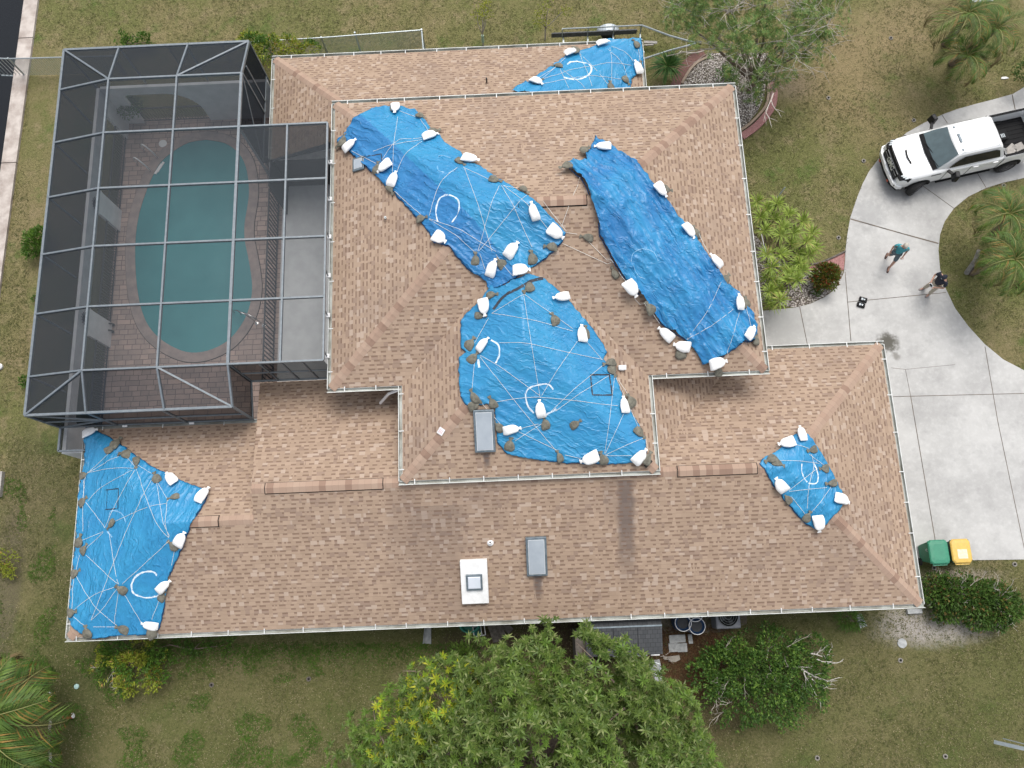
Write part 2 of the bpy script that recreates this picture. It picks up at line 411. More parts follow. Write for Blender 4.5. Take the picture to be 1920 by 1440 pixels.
# ------------------------------------------------------------------ ground, canal, drive
def ground_mat():
    m, nt, b = newmat('lawn'); p = Pos(nt); s = nt.nodes.new('ShaderNodeSeparateXYZ'); L(nt, p, s.inputs[0])
    big = Noise(nt, p, .22, 5, .65); mid = Noise(nt, p, 1.1, 6, .7); fine = Noise(nt, p, 13, 6, .8); fine2 = Noise(nt, p, 34, 3, .8)
    c = Mix(nt, Ramp(nt, big, .36, .64), (.185, .190, .072), (.270, .225, .115))
    c = Mix(nt, Mth(nt, 'MULTIPLY', Ramp(nt, mid, .48, .68), .7), c, (.330, .262, .155))
    c = Mix(nt, Mth(nt, 'MULTIPLY', Ramp(nt, Noise(nt, p, .6, 5, .7), .53, .70), .7), c, (.095, .165, .036))
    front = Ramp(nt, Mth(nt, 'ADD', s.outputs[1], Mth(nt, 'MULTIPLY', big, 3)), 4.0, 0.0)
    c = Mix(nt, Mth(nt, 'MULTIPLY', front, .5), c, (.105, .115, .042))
    c = Mix(nt, Mth(nt, 'MULTIPLY', Ramp(nt, fine, .42, .72), .8), c, (.060, .068, .024))
    c = Mix(nt, Mth(nt, 'MULTIPLY', Ramp(nt, fine2, .55, .72), .6), c, (.42, .36, .23))
    c = Mix(nt, Mth(nt, 'MULTIPLY', Ramp(nt, Noise(nt, p, 6, 5, .75), .5, .68), .55), c, (.095, .105, .035))
    def blob(px, py, rx_, ry_, colr, amt=1., soft=.35):
        nonlocal c
        q = W(px, py)
        dx = Mth(nt, 'DIVIDE', Mth(nt, 'SUBTRACT', s.outputs[0], q.x), rx_); dy = Mth(nt, 'DIVIDE', Mth(nt, 'SUBTRACT', s.outputs[1], q.y), ry_)
        d = Mth(nt, 'SQRT', Mth(nt, 'ADD', Mth(nt, 'MULTIPLY', dx, dx), Mth(nt, 'MULTIPLY', dy, dy)))
        d = Mth(nt, 'ADD', d, Mth(nt, 'MULTIPLY', Mth(nt, 'SUBTRACT', Noise(nt, p, 2.2, 6, .75), .5), 1.5))
        k = Mth(nt, 'MULTIPLY', Mth(nt, 'SUBTRACT', 1, Ramp(nt, d, 1 - soft, 1 + soft)), amt)
        k = Mth(nt, 'MULTIPLY', k, Ramp(nt, fine, .25, .55))
        c = Mix(nt, k, c, colr)
    blob(1755, 1183, 1.6, .42, (.50, .46, .43), .8, .8); blob(1700, 1165, .8, .5, (.46, .42, .39), .8, .8); blob(1790, 1085, 1.4, .3, (.42, .36, .31), .7, .7)
    blob(1490, 160, .9, .6, (.28, .22, .19), .5, .7); blob(1560, 150, 1.8, 2.2, (.33, .25, .14), .5, .7); blob(1680, 60, 2.5, 1.5, (.36, .27, .16), .5, .7)
    blob(1290, 1225, 1.6, 1.3, (.10, .058, .036)); blob(1130, 1190, 3.4, 1.0, (.085, .06, .045)); blob(900, 1210, 1.6, .7, (.09, .07, .05), .8)
    blob(1340, 1300, 1.3, 1.6, (.10, .075, .045), .7)
    blob(15, 1090, .5, 2.6, (.16, .13, .10), .6); blob(60, 950, 1.4, 3, (.10, .095, .055), .5)
    blob(160, 1130, 1.5, 5, (.065, .085, .03), .5)
    L(nt, c, b.inputs['Base Color']); b.inputs['Roughness'].default_value = 1; b.inputs['Specular IOR Level'].default_value = .05
    Bump(nt, b, Mth(nt, 'ADD', fine, Mth(nt, 'MULTIPLY', fine2, .6)), .9, .08)
    return m
cz = W(48, 0, 0); cz2 = W(0, 350, 0)      # seawall water-side edge
def cx(y, off=0): return lerp(cz.x, cz2.x, (y - cz.y) / (cz2.y - cz.y)) + off
capw = 1.0 * (W(65, 0).x - W(50, 0).x) * 1.35
g = MB()
ys = [-150, -30, 40, 200]
g.poly([(cx(-150), -150, 0), (300, -150, 0), (300, 200, 0), (cx(200), 200, 0)])
struct(g, 'ground', ground_mat())
m, nt, b = newmat('canal water'); b.inputs['Base Color'].default_value = (.008, .010, .013, 1); b.inputs['Roughness'].default_value = .12
Bump(nt, b, Noise(nt, Pos(nt), 3, 4), .12, .05); b.inputs['Specular IOR Level'].default_value = .25
g = MB(); g.poly([(-300, -150, -1.2), (cx(-150), -150, -1.2), (cx(200), 200, -1.2), (-300, 200, -1.2)]); struct(g, 'canal_water', m)
g = MB(); y0, y1 = -60, 60
c1 = mat('seawall cap concrete', (.52, .47, .43), .9, (.30, .25, .22), 1.7, bump=.3)
for (ya, yb) in [(y, y + 5.96) for y in range(-60, 60, 6)]:
    g.prism([(cx(ya), ya), (cx(ya, .62), ya), (cx(yb, .62), yb), (cx(yb), yb)], -.3, .12)
    g.prism([(cx(ya, .05), ya), (cx(ya, .3), ya), (cx(yb, .3), yb), (cx(yb, .05), yb)], -2.5, -.3)
tag(g.build('seawall', c1), 'pale stained concrete seawall along the dark canal', 'seawall')
# driveway
def drive_mat():
    m, nt, b = newmat('driveway concrete'); p = Pos(nt); s = nt.nodes.new('ShaderNodeSeparateXYZ'); L(nt, p, s.inputs[0])
    c = Mix(nt, Ramp(nt, Noise(nt, p, .55, 6, .65), .35, .68), (.46, .455, .44), (.36, .355, .345))
    c = Mix(nt, Mth(nt, 'MULTIPLY', Ramp(nt, Noise(nt, p, 5, 6, .75), .45, .75), .35), c, (.60, .60, .585))
    c = Mix(nt, Mth(nt, 'MULTIPLY', Ramp(nt, Noise(nt, p, 1.3, 5, .7), .48, .75), .5), c, (.27, .265, .26))
    c = Mix(nt, Mth(nt, 'MULTIPLY', Ramp(nt, Noise(nt, p, 22, 5, .8), .58, .72), .35), c, (.24, .23, .22))
    def blob(px, py, r, colr, amt):
        nonlocal c
        q = W(px, py); dx = Mth(nt, 'SUBTRACT', s.outputs[0], q.x); dy = Mth(nt, 'SUBTRACT', s.outputs[1], q.y)
        d = Mth(nt, 'SQRT', Mth(nt, 'ADD', Mth(nt, 'MULTIPLY', dx, dx), Mth(nt, 'MULTIPLY', dy, dy)))
        d = Mth(nt, 'ADD', d, Mth(nt, 'MULTIPLY', Mth(nt, 'SUBTRACT', Noise(nt, p, 5, 5, .7), .5), r * 1.2))
        k = Mth(nt, 'MULTIPLY', Mth(nt, 'SUBTRACT', 1, Ramp(nt, d, r * .35, r)), amt); c = Mix(nt, k, c, colr)
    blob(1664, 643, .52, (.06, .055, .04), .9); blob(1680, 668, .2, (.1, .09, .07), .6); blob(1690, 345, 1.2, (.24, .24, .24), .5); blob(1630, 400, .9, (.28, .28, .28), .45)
    blob(1725, 530, .8, (.30, .30, .30), .4); blob(1480, 610, 1.4, (.33, .33, .32), .6)
    L(nt, c, b.inputs['Base Color']); b.inputs['Roughness'].default_value = .9; Bump(nt, b, Noise(nt, p, 45, 3), .2, .01)
    return m
DR = [(2100, 85), (1990, 132), (1920, 164), (1898, 177), (1862, 187), (1827, 196), (1795, 205), (1770, 214), (1732, 231), (1700, 249), (1672, 272), (1648, 297), (1629, 322), (1617, 345), (1607, 370), (1594, 408), (1588, 443), (1585, 470), (1584, 491), (1582, 511), (1572, 534), (1560, 547), (1545, 558), (1519, 570), (1491, 577), (1463, 580), (1400, 586), (1400, 700), (1640, 700), (1706, 1052), (1920, 1049), (2150, 1046), (2150, 790), (1960, 716), (1920, 695), (1880, 674), (1845, 645), (1815, 612), (1790, 578), (1772, 540), (1762, 505), (1759, 470), (1762, 440), (1771, 415), (1788, 391), (1815, 369), (1848, 353), (1880, 343), (1920, 334), (2000, 318), (2100, 306)]
g = MB(); g.prism([W(*p)[:2] for p in DR], -.08, .028)
drive = struct(g, 'driveway', drive_mat())
g = MB()
JO = [((1594, 411), (1640, 424), 7), ((1640, 424), (1700, 441), 6), ((1700, 441), (1759, 457), 7), ((1584, 510), (1595, 640), 3.5), ((1499, 576), (1513, 645), 3.5), ((1588, 567), (1680, 558), 3.2), ((1680, 558), (1773, 549), 3.2), ((1728, 348), (1789, 392), 3.2), ((1831, 324), (1849, 354), 3.2), ((1897, 178), (1903, 208), 5),
      ((1766, 217), (1776, 232), 3), ((1674, 744), (1920, 738), 3), ((1707, 744), (1754, 1020), 3.5), ((1697, 693), (1707, 744), 2), ((1670, 690), (1697, 693), 1.6), ((1697, 693), (1790, 684), 1.4), ((1846, 650), (1870, 790), 3), ((1870, 790), (1924, 1049), 3)]
for a, b_, wd in JO:
    A, B = W(*a), W(*b_); A.z = B.z = .031
    g.bar(A, B, wd * .0075, .004)
struct(g, 'driveway_joint', mat('joint', (.10, .09, .08), 1, (.17, .14, .11), 3))
g = MB()
g.poly([W(*p, .0) + Vector((0, 0, .012)) for p in [(1220, 1150), (1250, 1188), (1290, 1188), (1345, 1186), (1400, 1170), (1400, 1120), (1220, 1120)]][::-1])
struct(g, 'equipment_slab', mat('slab', (.17, .145, .11), .95, (.11, .09, .07), 4))
# garden beds
def bedpoly(name, pts, m, z0, label=None, cat=None, kind=None):
    g = MB(); g.prism([W(*p)[:2] for p in pts], -.05, z0)
    return tag(g.build(name, m), label, cat, kind=kind)
bedpoly('gravel_bed', [(1300, 125), (1330, 100), (1440, 100), (1436, 158), (1432, 185), (1420, 210), (1395, 240), (1370, 262), (1280, 200), (1268, 158)], 'gravel', .02, kind='stuff')
bedpoly('gravel_bed', [(1380, 560), (1492, 577), (1520, 569), (1548, 556), (1573, 532), (1581, 509), (1515, 508), (1450, 480), (1380, 400)], 'gravel', .018, kind='stuff')
def strip(name, pts, wpx, m, z, label, cat):
    P = [W(*p) for p in pts]; g = MB(); Lf, Rt = [], []
    for i, p in enumerate(P):
        d = (P[min(i + 1, len(P) - 1)] - P[max(i - 1, 0)]).normalized(); n = Vector((-d.y, d.x, 0)) * wpx / 2
        Lf.append(p + n); Rt.append(p - n)
    b = len(g.v)
    for a, c in zip(Lf, Rt):
        for q, zz in ((a, 0), (a, z), (c, z), (c, 0)): g.vert((q.x, q.y, zz - (.02 if zz == 0 else 0)))
    for i in range(len(P) - 1):
        for k in range(4):
            k2 = (k + 1) % 4; g.face([b + i * 4 + k, b + i * 4 + k2, b + i * 4 + 4 + k2, b + i * 4 + 4 + k])
    g.face([b, b + 1, b + 2, b + 3]); e = b + 4 * (len(P) - 1); g.face([e + 3, e + 2, e + 1, e])
    o = g.build(name, m); tag(o, label, cat); return o
def smooth_pts(pts, n=6):
    out = []
    for i in range(len(pts) - 1):
        p0 = pts[max(i - 1, 0)]; p1 = pts[i]; p2 = pts[i + 1]; p3 = pts[min(i + 2, len(pts) - 1)]
        for k in range(n):
            t = k / n
            out.append(tuple(.5 * ((2 * p1[j]) + (-p0[j] + p2[j]) * t + (2 * p0[j] - 5 * p1[j] + 4 * p2[j] - p3[j]) * t * t + (-p0[j] + 3 * p1[j] - 3 * p2[j] + p3[j]) * t ** 3) for j in range(len(p1))))
    out.append(tuple(pts[-1])); return out
strip('garden_edging', smooth_pts([(1446, 156), (1450, 175), (1447, 200), (1434, 220), (1415, 240), (1390, 258)]), .30, 'pink', .10, 'curved reddish concrete garden edging at the right of the gravel bed', 'garden edging')
strip('garden_edging', smooth_pts([(1438, 152), (1440, 175), (1436, 198), (1424, 215), (1405, 234), (1385, 248)]), .10, mat('tan edging', (.36, .27, .20), .9), .12, 'thin tan curb inside the curved reddish edging', 'garden edging')
strip('garden_edging', smooth_pts([(1318, 98), (1298, 112), (1282, 130), (1270, 152), (1262, 175)]), .42, 'redpaver', .06, 'red brown curved edging beside the spiky yucca', 'garden edging')
strip('garden_edging', smooth_pts([(1328, 108), (1308, 118), (1292, 134), (1278, 158)]), .10, mat('tan edging strip', (.33, .26, .20), .9), .10, 'thin tan curb right of the red brown edging by the yucca', 'garden edging')
strip('garden_edging', smooth_pts([(1519, 497), (1535, 494), (1555, 486), (1584, 472)]), .06, 'wood', .10, 'thin dark edging strip above the pink gravel by the driveway', 'garden edging')
bedpoly('pink_gravel_strip', [(1515, 508), (1520, 497), (1537, 494), (1556, 487), (1584, 474), (1582, 506)], 'pink', .025, kind='stuff')
# ------------------------------------------------------------------ house
house = thing('house', 'large tan shingled house with raised centre roof and blue tarps', 'house', (0, 6, 0))
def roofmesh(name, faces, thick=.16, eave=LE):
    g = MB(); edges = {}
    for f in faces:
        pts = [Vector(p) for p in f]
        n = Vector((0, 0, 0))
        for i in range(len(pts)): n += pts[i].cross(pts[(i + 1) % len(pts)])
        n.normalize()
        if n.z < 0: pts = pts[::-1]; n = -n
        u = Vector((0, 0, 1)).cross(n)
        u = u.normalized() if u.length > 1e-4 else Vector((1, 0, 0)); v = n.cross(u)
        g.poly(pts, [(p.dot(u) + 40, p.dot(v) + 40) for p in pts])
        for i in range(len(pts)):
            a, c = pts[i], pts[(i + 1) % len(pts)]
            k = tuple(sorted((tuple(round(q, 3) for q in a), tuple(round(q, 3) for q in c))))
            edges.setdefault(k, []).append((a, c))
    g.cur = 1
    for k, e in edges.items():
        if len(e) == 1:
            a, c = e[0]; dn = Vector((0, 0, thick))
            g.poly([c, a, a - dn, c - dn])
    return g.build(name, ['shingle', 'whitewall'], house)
def S(x, y): return (x, y, LE + PT * (y - LY0))
zr = LE + PT * (YR - LY0); zn = LE + PT * (YN - LY0)
rE = (LX1 - (YR - LY0), YR, zr); rW = (LX0 + (YN - LY0), YN, zn)
XT = -8.72; XB = -9.1
def Nn(x, y): return (x, y, LE + PT * (LY1 - y))
def Nw(x, y): return (x, y, LE + PT * (NMY - y))
vl0 = LY1 + VC
low = roofmesh('roof', [
    [S(LX0, LY0), rW, (XT, YN, zn), (XT, YR, zr), rE, S(LX1, LY0)],
    [(LX0, LY0, LE), (LX0, NMY, LE), rW],
    [(LX0, NMY, LE), rW, (XT, YN, zn), Nw(XB + .02, NMY)],
    [(LX1, LY0, LE), (LX1, LY1, LE), rE],
    [(XT, YR, zr), Nn(XB, 7.34), Nn(-3, 7.34), Nn(-3, YR)],
    [Nn(-3, YR), Nn(-3, LY1), (LX1, LY1, LE), rE],
])
# small east-facing roof plane that meets the front wing in a valley
g = MB()
xa = YR + VC
pts = [Vector((xa, YR, zr + .004)), Vector((vl0, LY1, LE + .004)), Vector((4.0, LY1, LE + PT * (LY1 + VC - 4.0) if 0 else LE + PT * (vl0 - 4.0))), Vector((4.0, YR + .0, LE + PT * (vl0 - 4.0)))]
pts = [Vector((xa, YR, zr + .004)), Vector((vl0, LY1, LE + .004)), Vector((max(xa - .01, 3.2), LY1, LE + PT * (vl0 - max(xa - .01, 3.2))))]
n = (pts[1] - pts[0]).cross(pts[2] - pts[0]).normalized(); n = n if n.z > 0 else -n
u = Vector((0, 0, 1)).cross(n).normalized(); v = n.cross(u)
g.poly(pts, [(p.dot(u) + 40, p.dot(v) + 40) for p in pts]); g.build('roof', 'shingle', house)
def NW_(x, y): return (x, y, LE + PT * (x - NX0))
hw = NX0 + 4.4
nroof = roofmesh('roof', [
    [(NX0, NY1, LE), (NX1, NY1, LE), (NX1 - 4.4, NY1 - 4.4, LE + PT * 4.4), (hw, NY1 - 4.4, LE + PT * 4.4)],
    [(NX0, NY1, LE), (hw, NY1 - 4.4, LE + PT * 4.4), (NX0, NY1 - 4.4, LE)],
    [(NX1, NY1, LE), (NX1 - 4.4, NY1 - 4.4, LE + PT * 4.4), (NX1, NY1 - 4.4, LE)],
])
UR = (UY1 - UY0) / 2; uyc = (UY0 + UY1) / 2; uz = UE + PT * UR
qz = UE + PT * QH
rw = (UX0 + UR, uyc, uz); re_ = (UX1 - UR, uyc, uz); qv = (QC, UY0 + QH, qz); qs = (QC, QY0 + QH, qz)
up = roofmesh('roof', [
    [(UX0, UY1, UE), (UX1, UY1, UE), re_, rw],
    [(UX1, UY1, UE), (UX1, UY0, UE), re_],
    [(UX0, UY1, UE), (UX0, UY0, UE), rw],
    [(UX0, UY0, UE), (QX0, UY0, UE), qv, (QX1, UY0, UE), (UX1, UY0, UE), re_, rw],
    [(QX0, QY0, UE), (QX0, UY0, UE), qv, qs],
    [(QX1, QY0, UE), (QX1, UY0, UE), qv, qs],
    [(QX0, QY0, UE), (QX1, QY0, UE), qs],
])
# walls and soffits
g = MB()
g.box((-1.1, 3.4, 1.2), (LX1 - LX0 - 1.2, 7.4, 2.4)) if False else None
def wall(x0, x1, y0, y1, z0, z1, name='wall', m='stucco'):
    g = MB(); g.box(((x0 + x1) / 2, (y0 + y1) / 2, (z0 + z1) / 2), (x1 - x0, y1 - y0, z1 - z0)); return g.build(name, m, house)
wall(LX0 + .6, XS, LY0 + .6, NMY - .6, 0, 2.44); wall(XS, LX1 - .6, LY0 + .61, 6.9, 0, 2.43); wall(5.5, LX1 - .61, 6.9, LY1 - .6, 0, 2.42)
wall(UX0 + .6, UX1 - .6, UY0 + .6, UY1 - .6, 0, 4.44); wall(QX0 + .5, QX1 - .5, QY0 + .5, UY0 + .6, 2.6, 4.43)
wall(NX0 + .6, NX1 - .6, 16.45, NY1 - .6, 0, 2.44)
def soffit(pts, z):
    g = MB(); g.prism(pts, z - .02, z); g.build('soffit', 'soffit', house)
soffit([(LX0 + .02, LY0 + .02), (LX1 - .02, LY0 + .02), (LX1 - .02, LY1 - .02), (-3, LY1 - .02), (-3, 7.3), (XB, 7.3), (XB, NMY - .02), (LX0 + .02, NMY - .02)], LE - .15)
soffit([(UX0 + .02, UY0 + .02), (QX0 + .02, UY0 + .02), (QX0 + .02, QY0 + .02), (QX1 - .02, QY0 + .02), (QX1 - .02, UY0 + .02), (UX1 - .02, UY0 + .02), (UX1 - .02, UY1 - .02), (UX0 + .02, UY1 - .02)], UE - .15)
soffit([(NX0 + .02, NY0 + .1), (NX1 - .02, NY0 + .1), (NX1 - .02, NY1 - .02), (NX0 + .02, NY1 - .02)], LE - .15)
g = MB()  # gable cheek where the west wing drops lower
g.poly([(XT, YN, zn - .05), (XT, YR, zr - .02), (XB, 7.34, Nn(0, 7.34)[2] - .02), (XB, NMY, LE - .1)]); g.build('gable_wall', 'whitewall', house)
g = MB(); g.poly([(NX0 + .1, 16.5, 2.4), (NX1 - .1, 16.5, 2.4), (NX1 - 3, 16.5, 3.7), (hw - 1, 16.5, 3.9)]); g.build('gable_wall', 'whitewall', house)
# gutters
def gutter(a, b_, out, z, ext0=0, ext1=0, gap=1.35, seed=0):
    a = Vector((a[0], a[1], z)); b_ = Vector((b_[0], b_[1], z)); o = Vector((out[0], out[1], 0)); d = (b_ - a).normalized()
    a = a - d * ext0; b_ = b_ + d * ext1
    r = random.Random(seed); W_ = .13
    g = MB(); up = Vector((0, 0, 1))
    prof = [(0.0, -.02), (0.0, -.12), (W_ * .75, -.12), (W_, -.03), (W_, .0), (W_ - .022, .0), (W_ - .022, -.03), (W_ * .7, -.1), (.012, -.1), (.012, -.02)]
    secs = [[p + o * x + up * y for x, y in prof] for p in (a, b_)]
    n = len(prof); bb = len(g.v)
    for q in secs:
        for p in q: g.vert(p)
    for k in range(n):
        g.cur = 1 if k in (6, 7, 8) else 0
        k2 = (k + 1) % n; g.face([bb + k, bb + k2, bb + n + k2, bb + n + k])
    g.cur = 0; g.face([bb + k for k in range(n)]); g.face([bb + n + k for k in range(n)][::-1])
    go = g.build('gutter', ['gutter', 'gutter_in'], house)
    t = r.uniform(.3, .9); ln = (b_ - a).length
    while t < ln - .1:
        p = a + d * t; s = MB(); s.bar(p - o * .05 + up * .020, p + o * (W_ - .01) + up * .006, .030, .008); s.build('gutter_strap', 'strapm', go); t += gap * r.uniform(.8, 1.15)
e = .13
gutter((LX0, LY0), (LX1, LY0), (0, -1), LE, e, e, 1.25, 1)
gutter((LX1, LY0), (LX1, LY1), (1, 0), LE, 0, 0, 1.25, 2)
gutter((UX1 - 2, LY1), (LX1, LY1), (0, 1), LE, 0, e, 1.3, 3)
gutter((LX0, LY0), (LX0, NMY), (-1, 0), LE, 0, 0, 1.25, 4)
gutter((LX0, NMY), (XB, NMY), (0, 1), LE, e, 0, 2, 5)
gutter((NX0, NY1), (NX1, NY1), (0, 1), LE, e, e, 1.2, 6)
gutter((NX1, 16.5), (NX1, NY1), (1, 0), LE, 0, 0, 1.5, 7)
gutter((NX0, 16.2), (NX0, NY1), (-1, 0), LE, 0, 0, 1.5, 8)
gutter((UX0, UY1), (UX1, UY1), (0, 1), UE, e, e, 1.15, 9)
gutter((UX1, UY0), (UX1, UY1), (1, 0), UE, 0, 0, 1.25, 10)
gutter((UX0, UY0), (UX0, UY1), (-1, 0), UE, 0, 0, 1.5, 11)
gutter((UX0, UY0), (QX0, UY0), (0, -1), UE, e, -e, 1.0, 12)
gutter((QX1, UY0), (UX1, UY0), (0, -1), UE, -e, e, 1.3, 13)
gutter((QX0, QY0), (QX0, UY0), (-1, 0), UE, 0, 0, 1.2, 14)
gutter((QX1, QY0), (QX1, UY0), (1, 0), UE, 0, 0, 1.2, 15)
gutter((QX0, QY0), (QX1, QY0), (0, -1), UE, e, e, 1.15, 16)
# hip and ridge caps
def cap(par, a, b_, n1, n2, wd=.17, lift=.008):
    a, b_ = Vector(a), Vector(b_); d = (b_ - a).normalized()
    m_ = Vector((0, 0, 1)).cross(d).normalized(); cc = []
    for n_ in (n1, n2):
        q = d.cross(Vector(n_)).normalized(); q = q if q.dot(m_) > 0 else -q; cc.append(q)
    s1 = min(cc, key=lambda q: q.z); s2 = min([-q for q in cc], key=lambda q: q.z)
    L_ = (b_ - a).length; k = max(1, int(L_ / .21)); g = MB()
    off = rng.uniform(0, 300)
    for i in range(k):
        p = a + d * (L_ * i / k); q = a + d * (L_ * (i + 1) / k + .02); up = Vector((0, 0, 1))
        l0, l1 = lift + .012, lift
        u0, u1 = off + i * .21 + .01, off + i * .21 + .205
        g.poly([p + s1 * wd + up * l0 * .4, q + s1 * wd + up * l1 * .4, q + up * l1 * 1.3, p + up * l0 * 1.3], [(u0, 0), (u1, 0), (u1, .5), (u0, .5)])
        g.poly([p + up * l0 * 1.3, q + up * l1 * 1.3, q + s2 * wd + up * l1 * .4, p + s2 * wd + up * l0 * .4], [(u0, .5), (u1, .5), (u1, 1), (u0, 1)])
    g.build('hip_cap', 'cap', par)
nS, nN, nE, nW2 = (0, -PT, 1), (0, PT, 1), (PT, 0, 1), (-PT, 0, 1)
cap(low, (LX1, LY0, LE), rE, nS, nE); cap(low, (LX1, LY1, LE), rE, nN, nE); cap(low, (LX0, LY0, LE), rW, nS, nW2); cap(low, (LX0, NMY, LE), rW, nN, nW2)
cap(low, (XT, YR, zr), rE, nS, nN); cap(low, rW, (XT - .05, YN, zn), nS, nN)
cap(nroof, (NX0, NY1, LE), (hw, NY1 - 4.4, LE + PT * 4.4), nN, nW2); cap(nroof, (NX1, NY1, LE), (NX1 - 4.4, NY1 - 4.4, LE + PT * 4.4), nN, nE)
cap(up, (UX0, UY1, UE), rw, nN, nW2); cap(up, (UX1, UY1, UE), re_, nN, nE); cap(up, (UX0, UY0, UE), rw, nS, nW2); cap(up, (UX1, UY0, UE), re_, nS, nE)
cap(up, rw, re_, nS, nN); cap(up, (QX0, QY0, UE), qs, nS, nW2); cap(up, (QX1, QY0, UE), qs, nS, nE); cap(up, qs, qv, nE, nW2)
def ridge_vent(par, px0, px1, py, y, z, lw=False):
    a = W(px0, py, z).x; c = W(px1, py, z).x; g = MB()
    for sgn in (1, -1):
        g.poly([(a, y, z + .05), (c, y, z + .05), (c, y + sgn * .17, z + .05 - PT * .17), (a, y + sgn * .17, z + .05 - PT * .17)], [((a + 50), 0), ((c + 50), 0), ((c + 50), .5), ((a + 50), .5)])
        g.cur = 1
        g.poly([(a - .01, y + sgn * .17, z + .048 - PT * .17), (c + .01, y + sgn * .17, z + .048 - PT * .17), (c + .01, y + sgn * .19, z - PT * .19), (a - .01, y + sgn * .19, z - PT * .19)])
        for xx in (a, c): g.poly([(xx, y, z + .049), (xx, y, z - .05), (xx, y + sgn * .19, z - PT * .19 - .05), (xx, y + sgn * .17, z + .048 - PT * .17)])
        for xx in (a, c): g.box((xx, y + sgn * .085, z + .053 - PT * .085), (.02, .19, .01), Matrix.Rotation(-sgn * math.atan(PT), 3, 'X'))
        g.cur = 0
    g.build('ridge_vent', ['cap', 'black'], par)
ridge_vent(low, 497, 718, 907, YR, zr); ridge_vent(low, 1270, 1420, 880, YR, zr); ridge_vent(low, 352, 410, 976, YN, zn); ridge_vent(up, 972, 1100, 372, uyc, uz)
# skylights
def frame_at(px, py, low_, ang=0):
    p = roof(px, py, 0, low_); n = rnormal(p.x, p.y, low_)
    xx = Vector((math.cos(ang), math.sin(ang), 0)); xx = (xx - n * xx.dot(n)).normalized(); yy = n.cross(xx)
    return p, Matrix((xx, yy, n)).transposed()
def skylight(par, c0, c1, low_, hgt=.14, pane='skypane', name='skylight'):
    p0 = roof(*c0, hgt * .6, low_); p1 = roof(*c1, hgt * .6, low_); pc, rot = frame_at((c0[0] + c1[0]) / 2, (c0[1] + c1[1]) / 2, low_)
    d = rot.transposed() @ (p1 - p0); sx, sy = abs(d.x), abs(d.y)
    g = MB(); g.box(pc + rot @ Vector((0, 0, hgt / 2)), (sx, sy, hgt), rot)
    o = g.build('skylight', 'skyframe', par, bevel=.02)
    g = MB(); fw = .09
    g.box(pc + rot @ Vector((0, 0, hgt + .004)), (sx - 2 * fw + .03, sy - 2 * fw + .03, .012), rot); g.build('gasket', 'skyseal', o)
    g = MB(); g.box(pc + rot @ Vector((0, 0, hgt + .008)), (sx - 2 * fw, sy - 2 * fw, .016), rot); g.build('pane', pane, o)
    return pc, rot
skylight(up, (887, 768), (930, 846), False); skylight(low, (985, 1006), (1027, 1077), True)
skylight(up, (663, 299), (684, 318), False, .08)
pc, rot = frame_at(890, 1088, True); q0 = roof(862, 1047, .2, True); q1 = roof(917, 1126, .2, True); d = rot.transposed() @ (q1 - q0)
g = MB(); g.box(pc + rot @ Vector((0, 0, .09)), (abs(d.x), abs(d.y), .18), rot); cur = g.build('skylight_curb', 'curb', low, bevel=.02)
g = MB(); g.box(pc + rot @ Vector((0, .02, .22)), (.53, .53, .09), rot); g.build('skylight', 'skyframe', low, bevel=.015)
g = MB(); g.box(pc + rot @ Vector((0, .02, .275)), (.42, .42, .03), rot, .9); g.build('skylight_dome', 'skypane2', low, bevel=.015)
g = MB(); q = pc + rot @ Vector((0, 0, .181))
for k in range(26):
    a = Vector((rng.gauss(-.05, .09), rng.uniform(-.66, -.3), 0)); g.box(q + rot @ a, (rng.uniform(.02, .06), rng.uniform(.02, .07), .004), rot @ Matrix.Rotation(rng.random() * 3, 3, 'Z'))
for k in range(14):
    a = Vector((rng.gauss(.4, .05), rng.uniform(-.66, -.45), 0)); g.box(q + rot @ a, (.03, rng.uniform(.02, .05), .004), rot)
pass
def vent(px, py, low_, par, r=.045, h=.2, m='white', nm='vent_pipe', hole=True):
    p = roof(px, py, h, low_); z = rz_at(p.x, p.y, low_); g = MB()
    g.lathe([(r * 2.2, -.02), (r * 2.0, .02), (r * 1.2, .05)], (p.x, p.y, z), 14); g.cur = 1
    g.lathe([(r, 0), (r, h)], (p.x, p.y, z), 14)
    if hole: g.cur = 2; g.lathe([(r * .55, h + .002), (r * .55, h + .004)], (p.x, p.y, z), 12)
    g.build(nm, ['cap' if m != 'white' else 'white', m, 'black'], par)
vent(919, 1017, True, low, .05, .22); vent(912, 146, True, nroof, .03, .3, 'dark'); vent(722, 407, False, up, .04, .15, 'galv')
g = MB(); p = roof(1166, 691); g.box(p + Vector((0, 0, .12)), (.26, .16, .1), rot); g.box(p + Vector((.0, -.02, .05)), (.16, .12, .14)); g.build('roof_vent', 'white', up, bevel=.03)
g = MB(); p, rt = frame_at(828, 809, False, 0.9); g.box(p + rt @ Vector((0, 0, .05)), (.22, .22, .003), rt)
lab = tag(g.build('paper_label', mat('paper', (.75, .74, .75), .8)), 'white paper square with faint red print on the left hip of the raised roof', 'paper')
g = MB()
for k in range(3): g.box(p + rt @ Vector((0, .05 - .05 * k, .053)), (.13, .018, .002), rt)
g.build('print', mat('faded red print', (.65, .35, .35), .8), lab)
g = MB(); p, rt = frame_at(1215, 869, False, .75)
g.box(p + rt @ Vector((0, 0, .03)), (.30, .11, .02), rt @ Matrix.Rotation(.2, 3, 'X'))
for i in range(4): g.box(p + rt @ Vector((-.1 + .07 * i, 0, .045)), (.02, .1, .01), rt @ Matrix.Rotation(.2, 3, 'X'))
tag(g.build('loose_shingle', mat('dark shingle', (.05, .045, .04), .9), None), 'dark loose shingle scrap by the lower right corner of the raised roof', 'shingle')
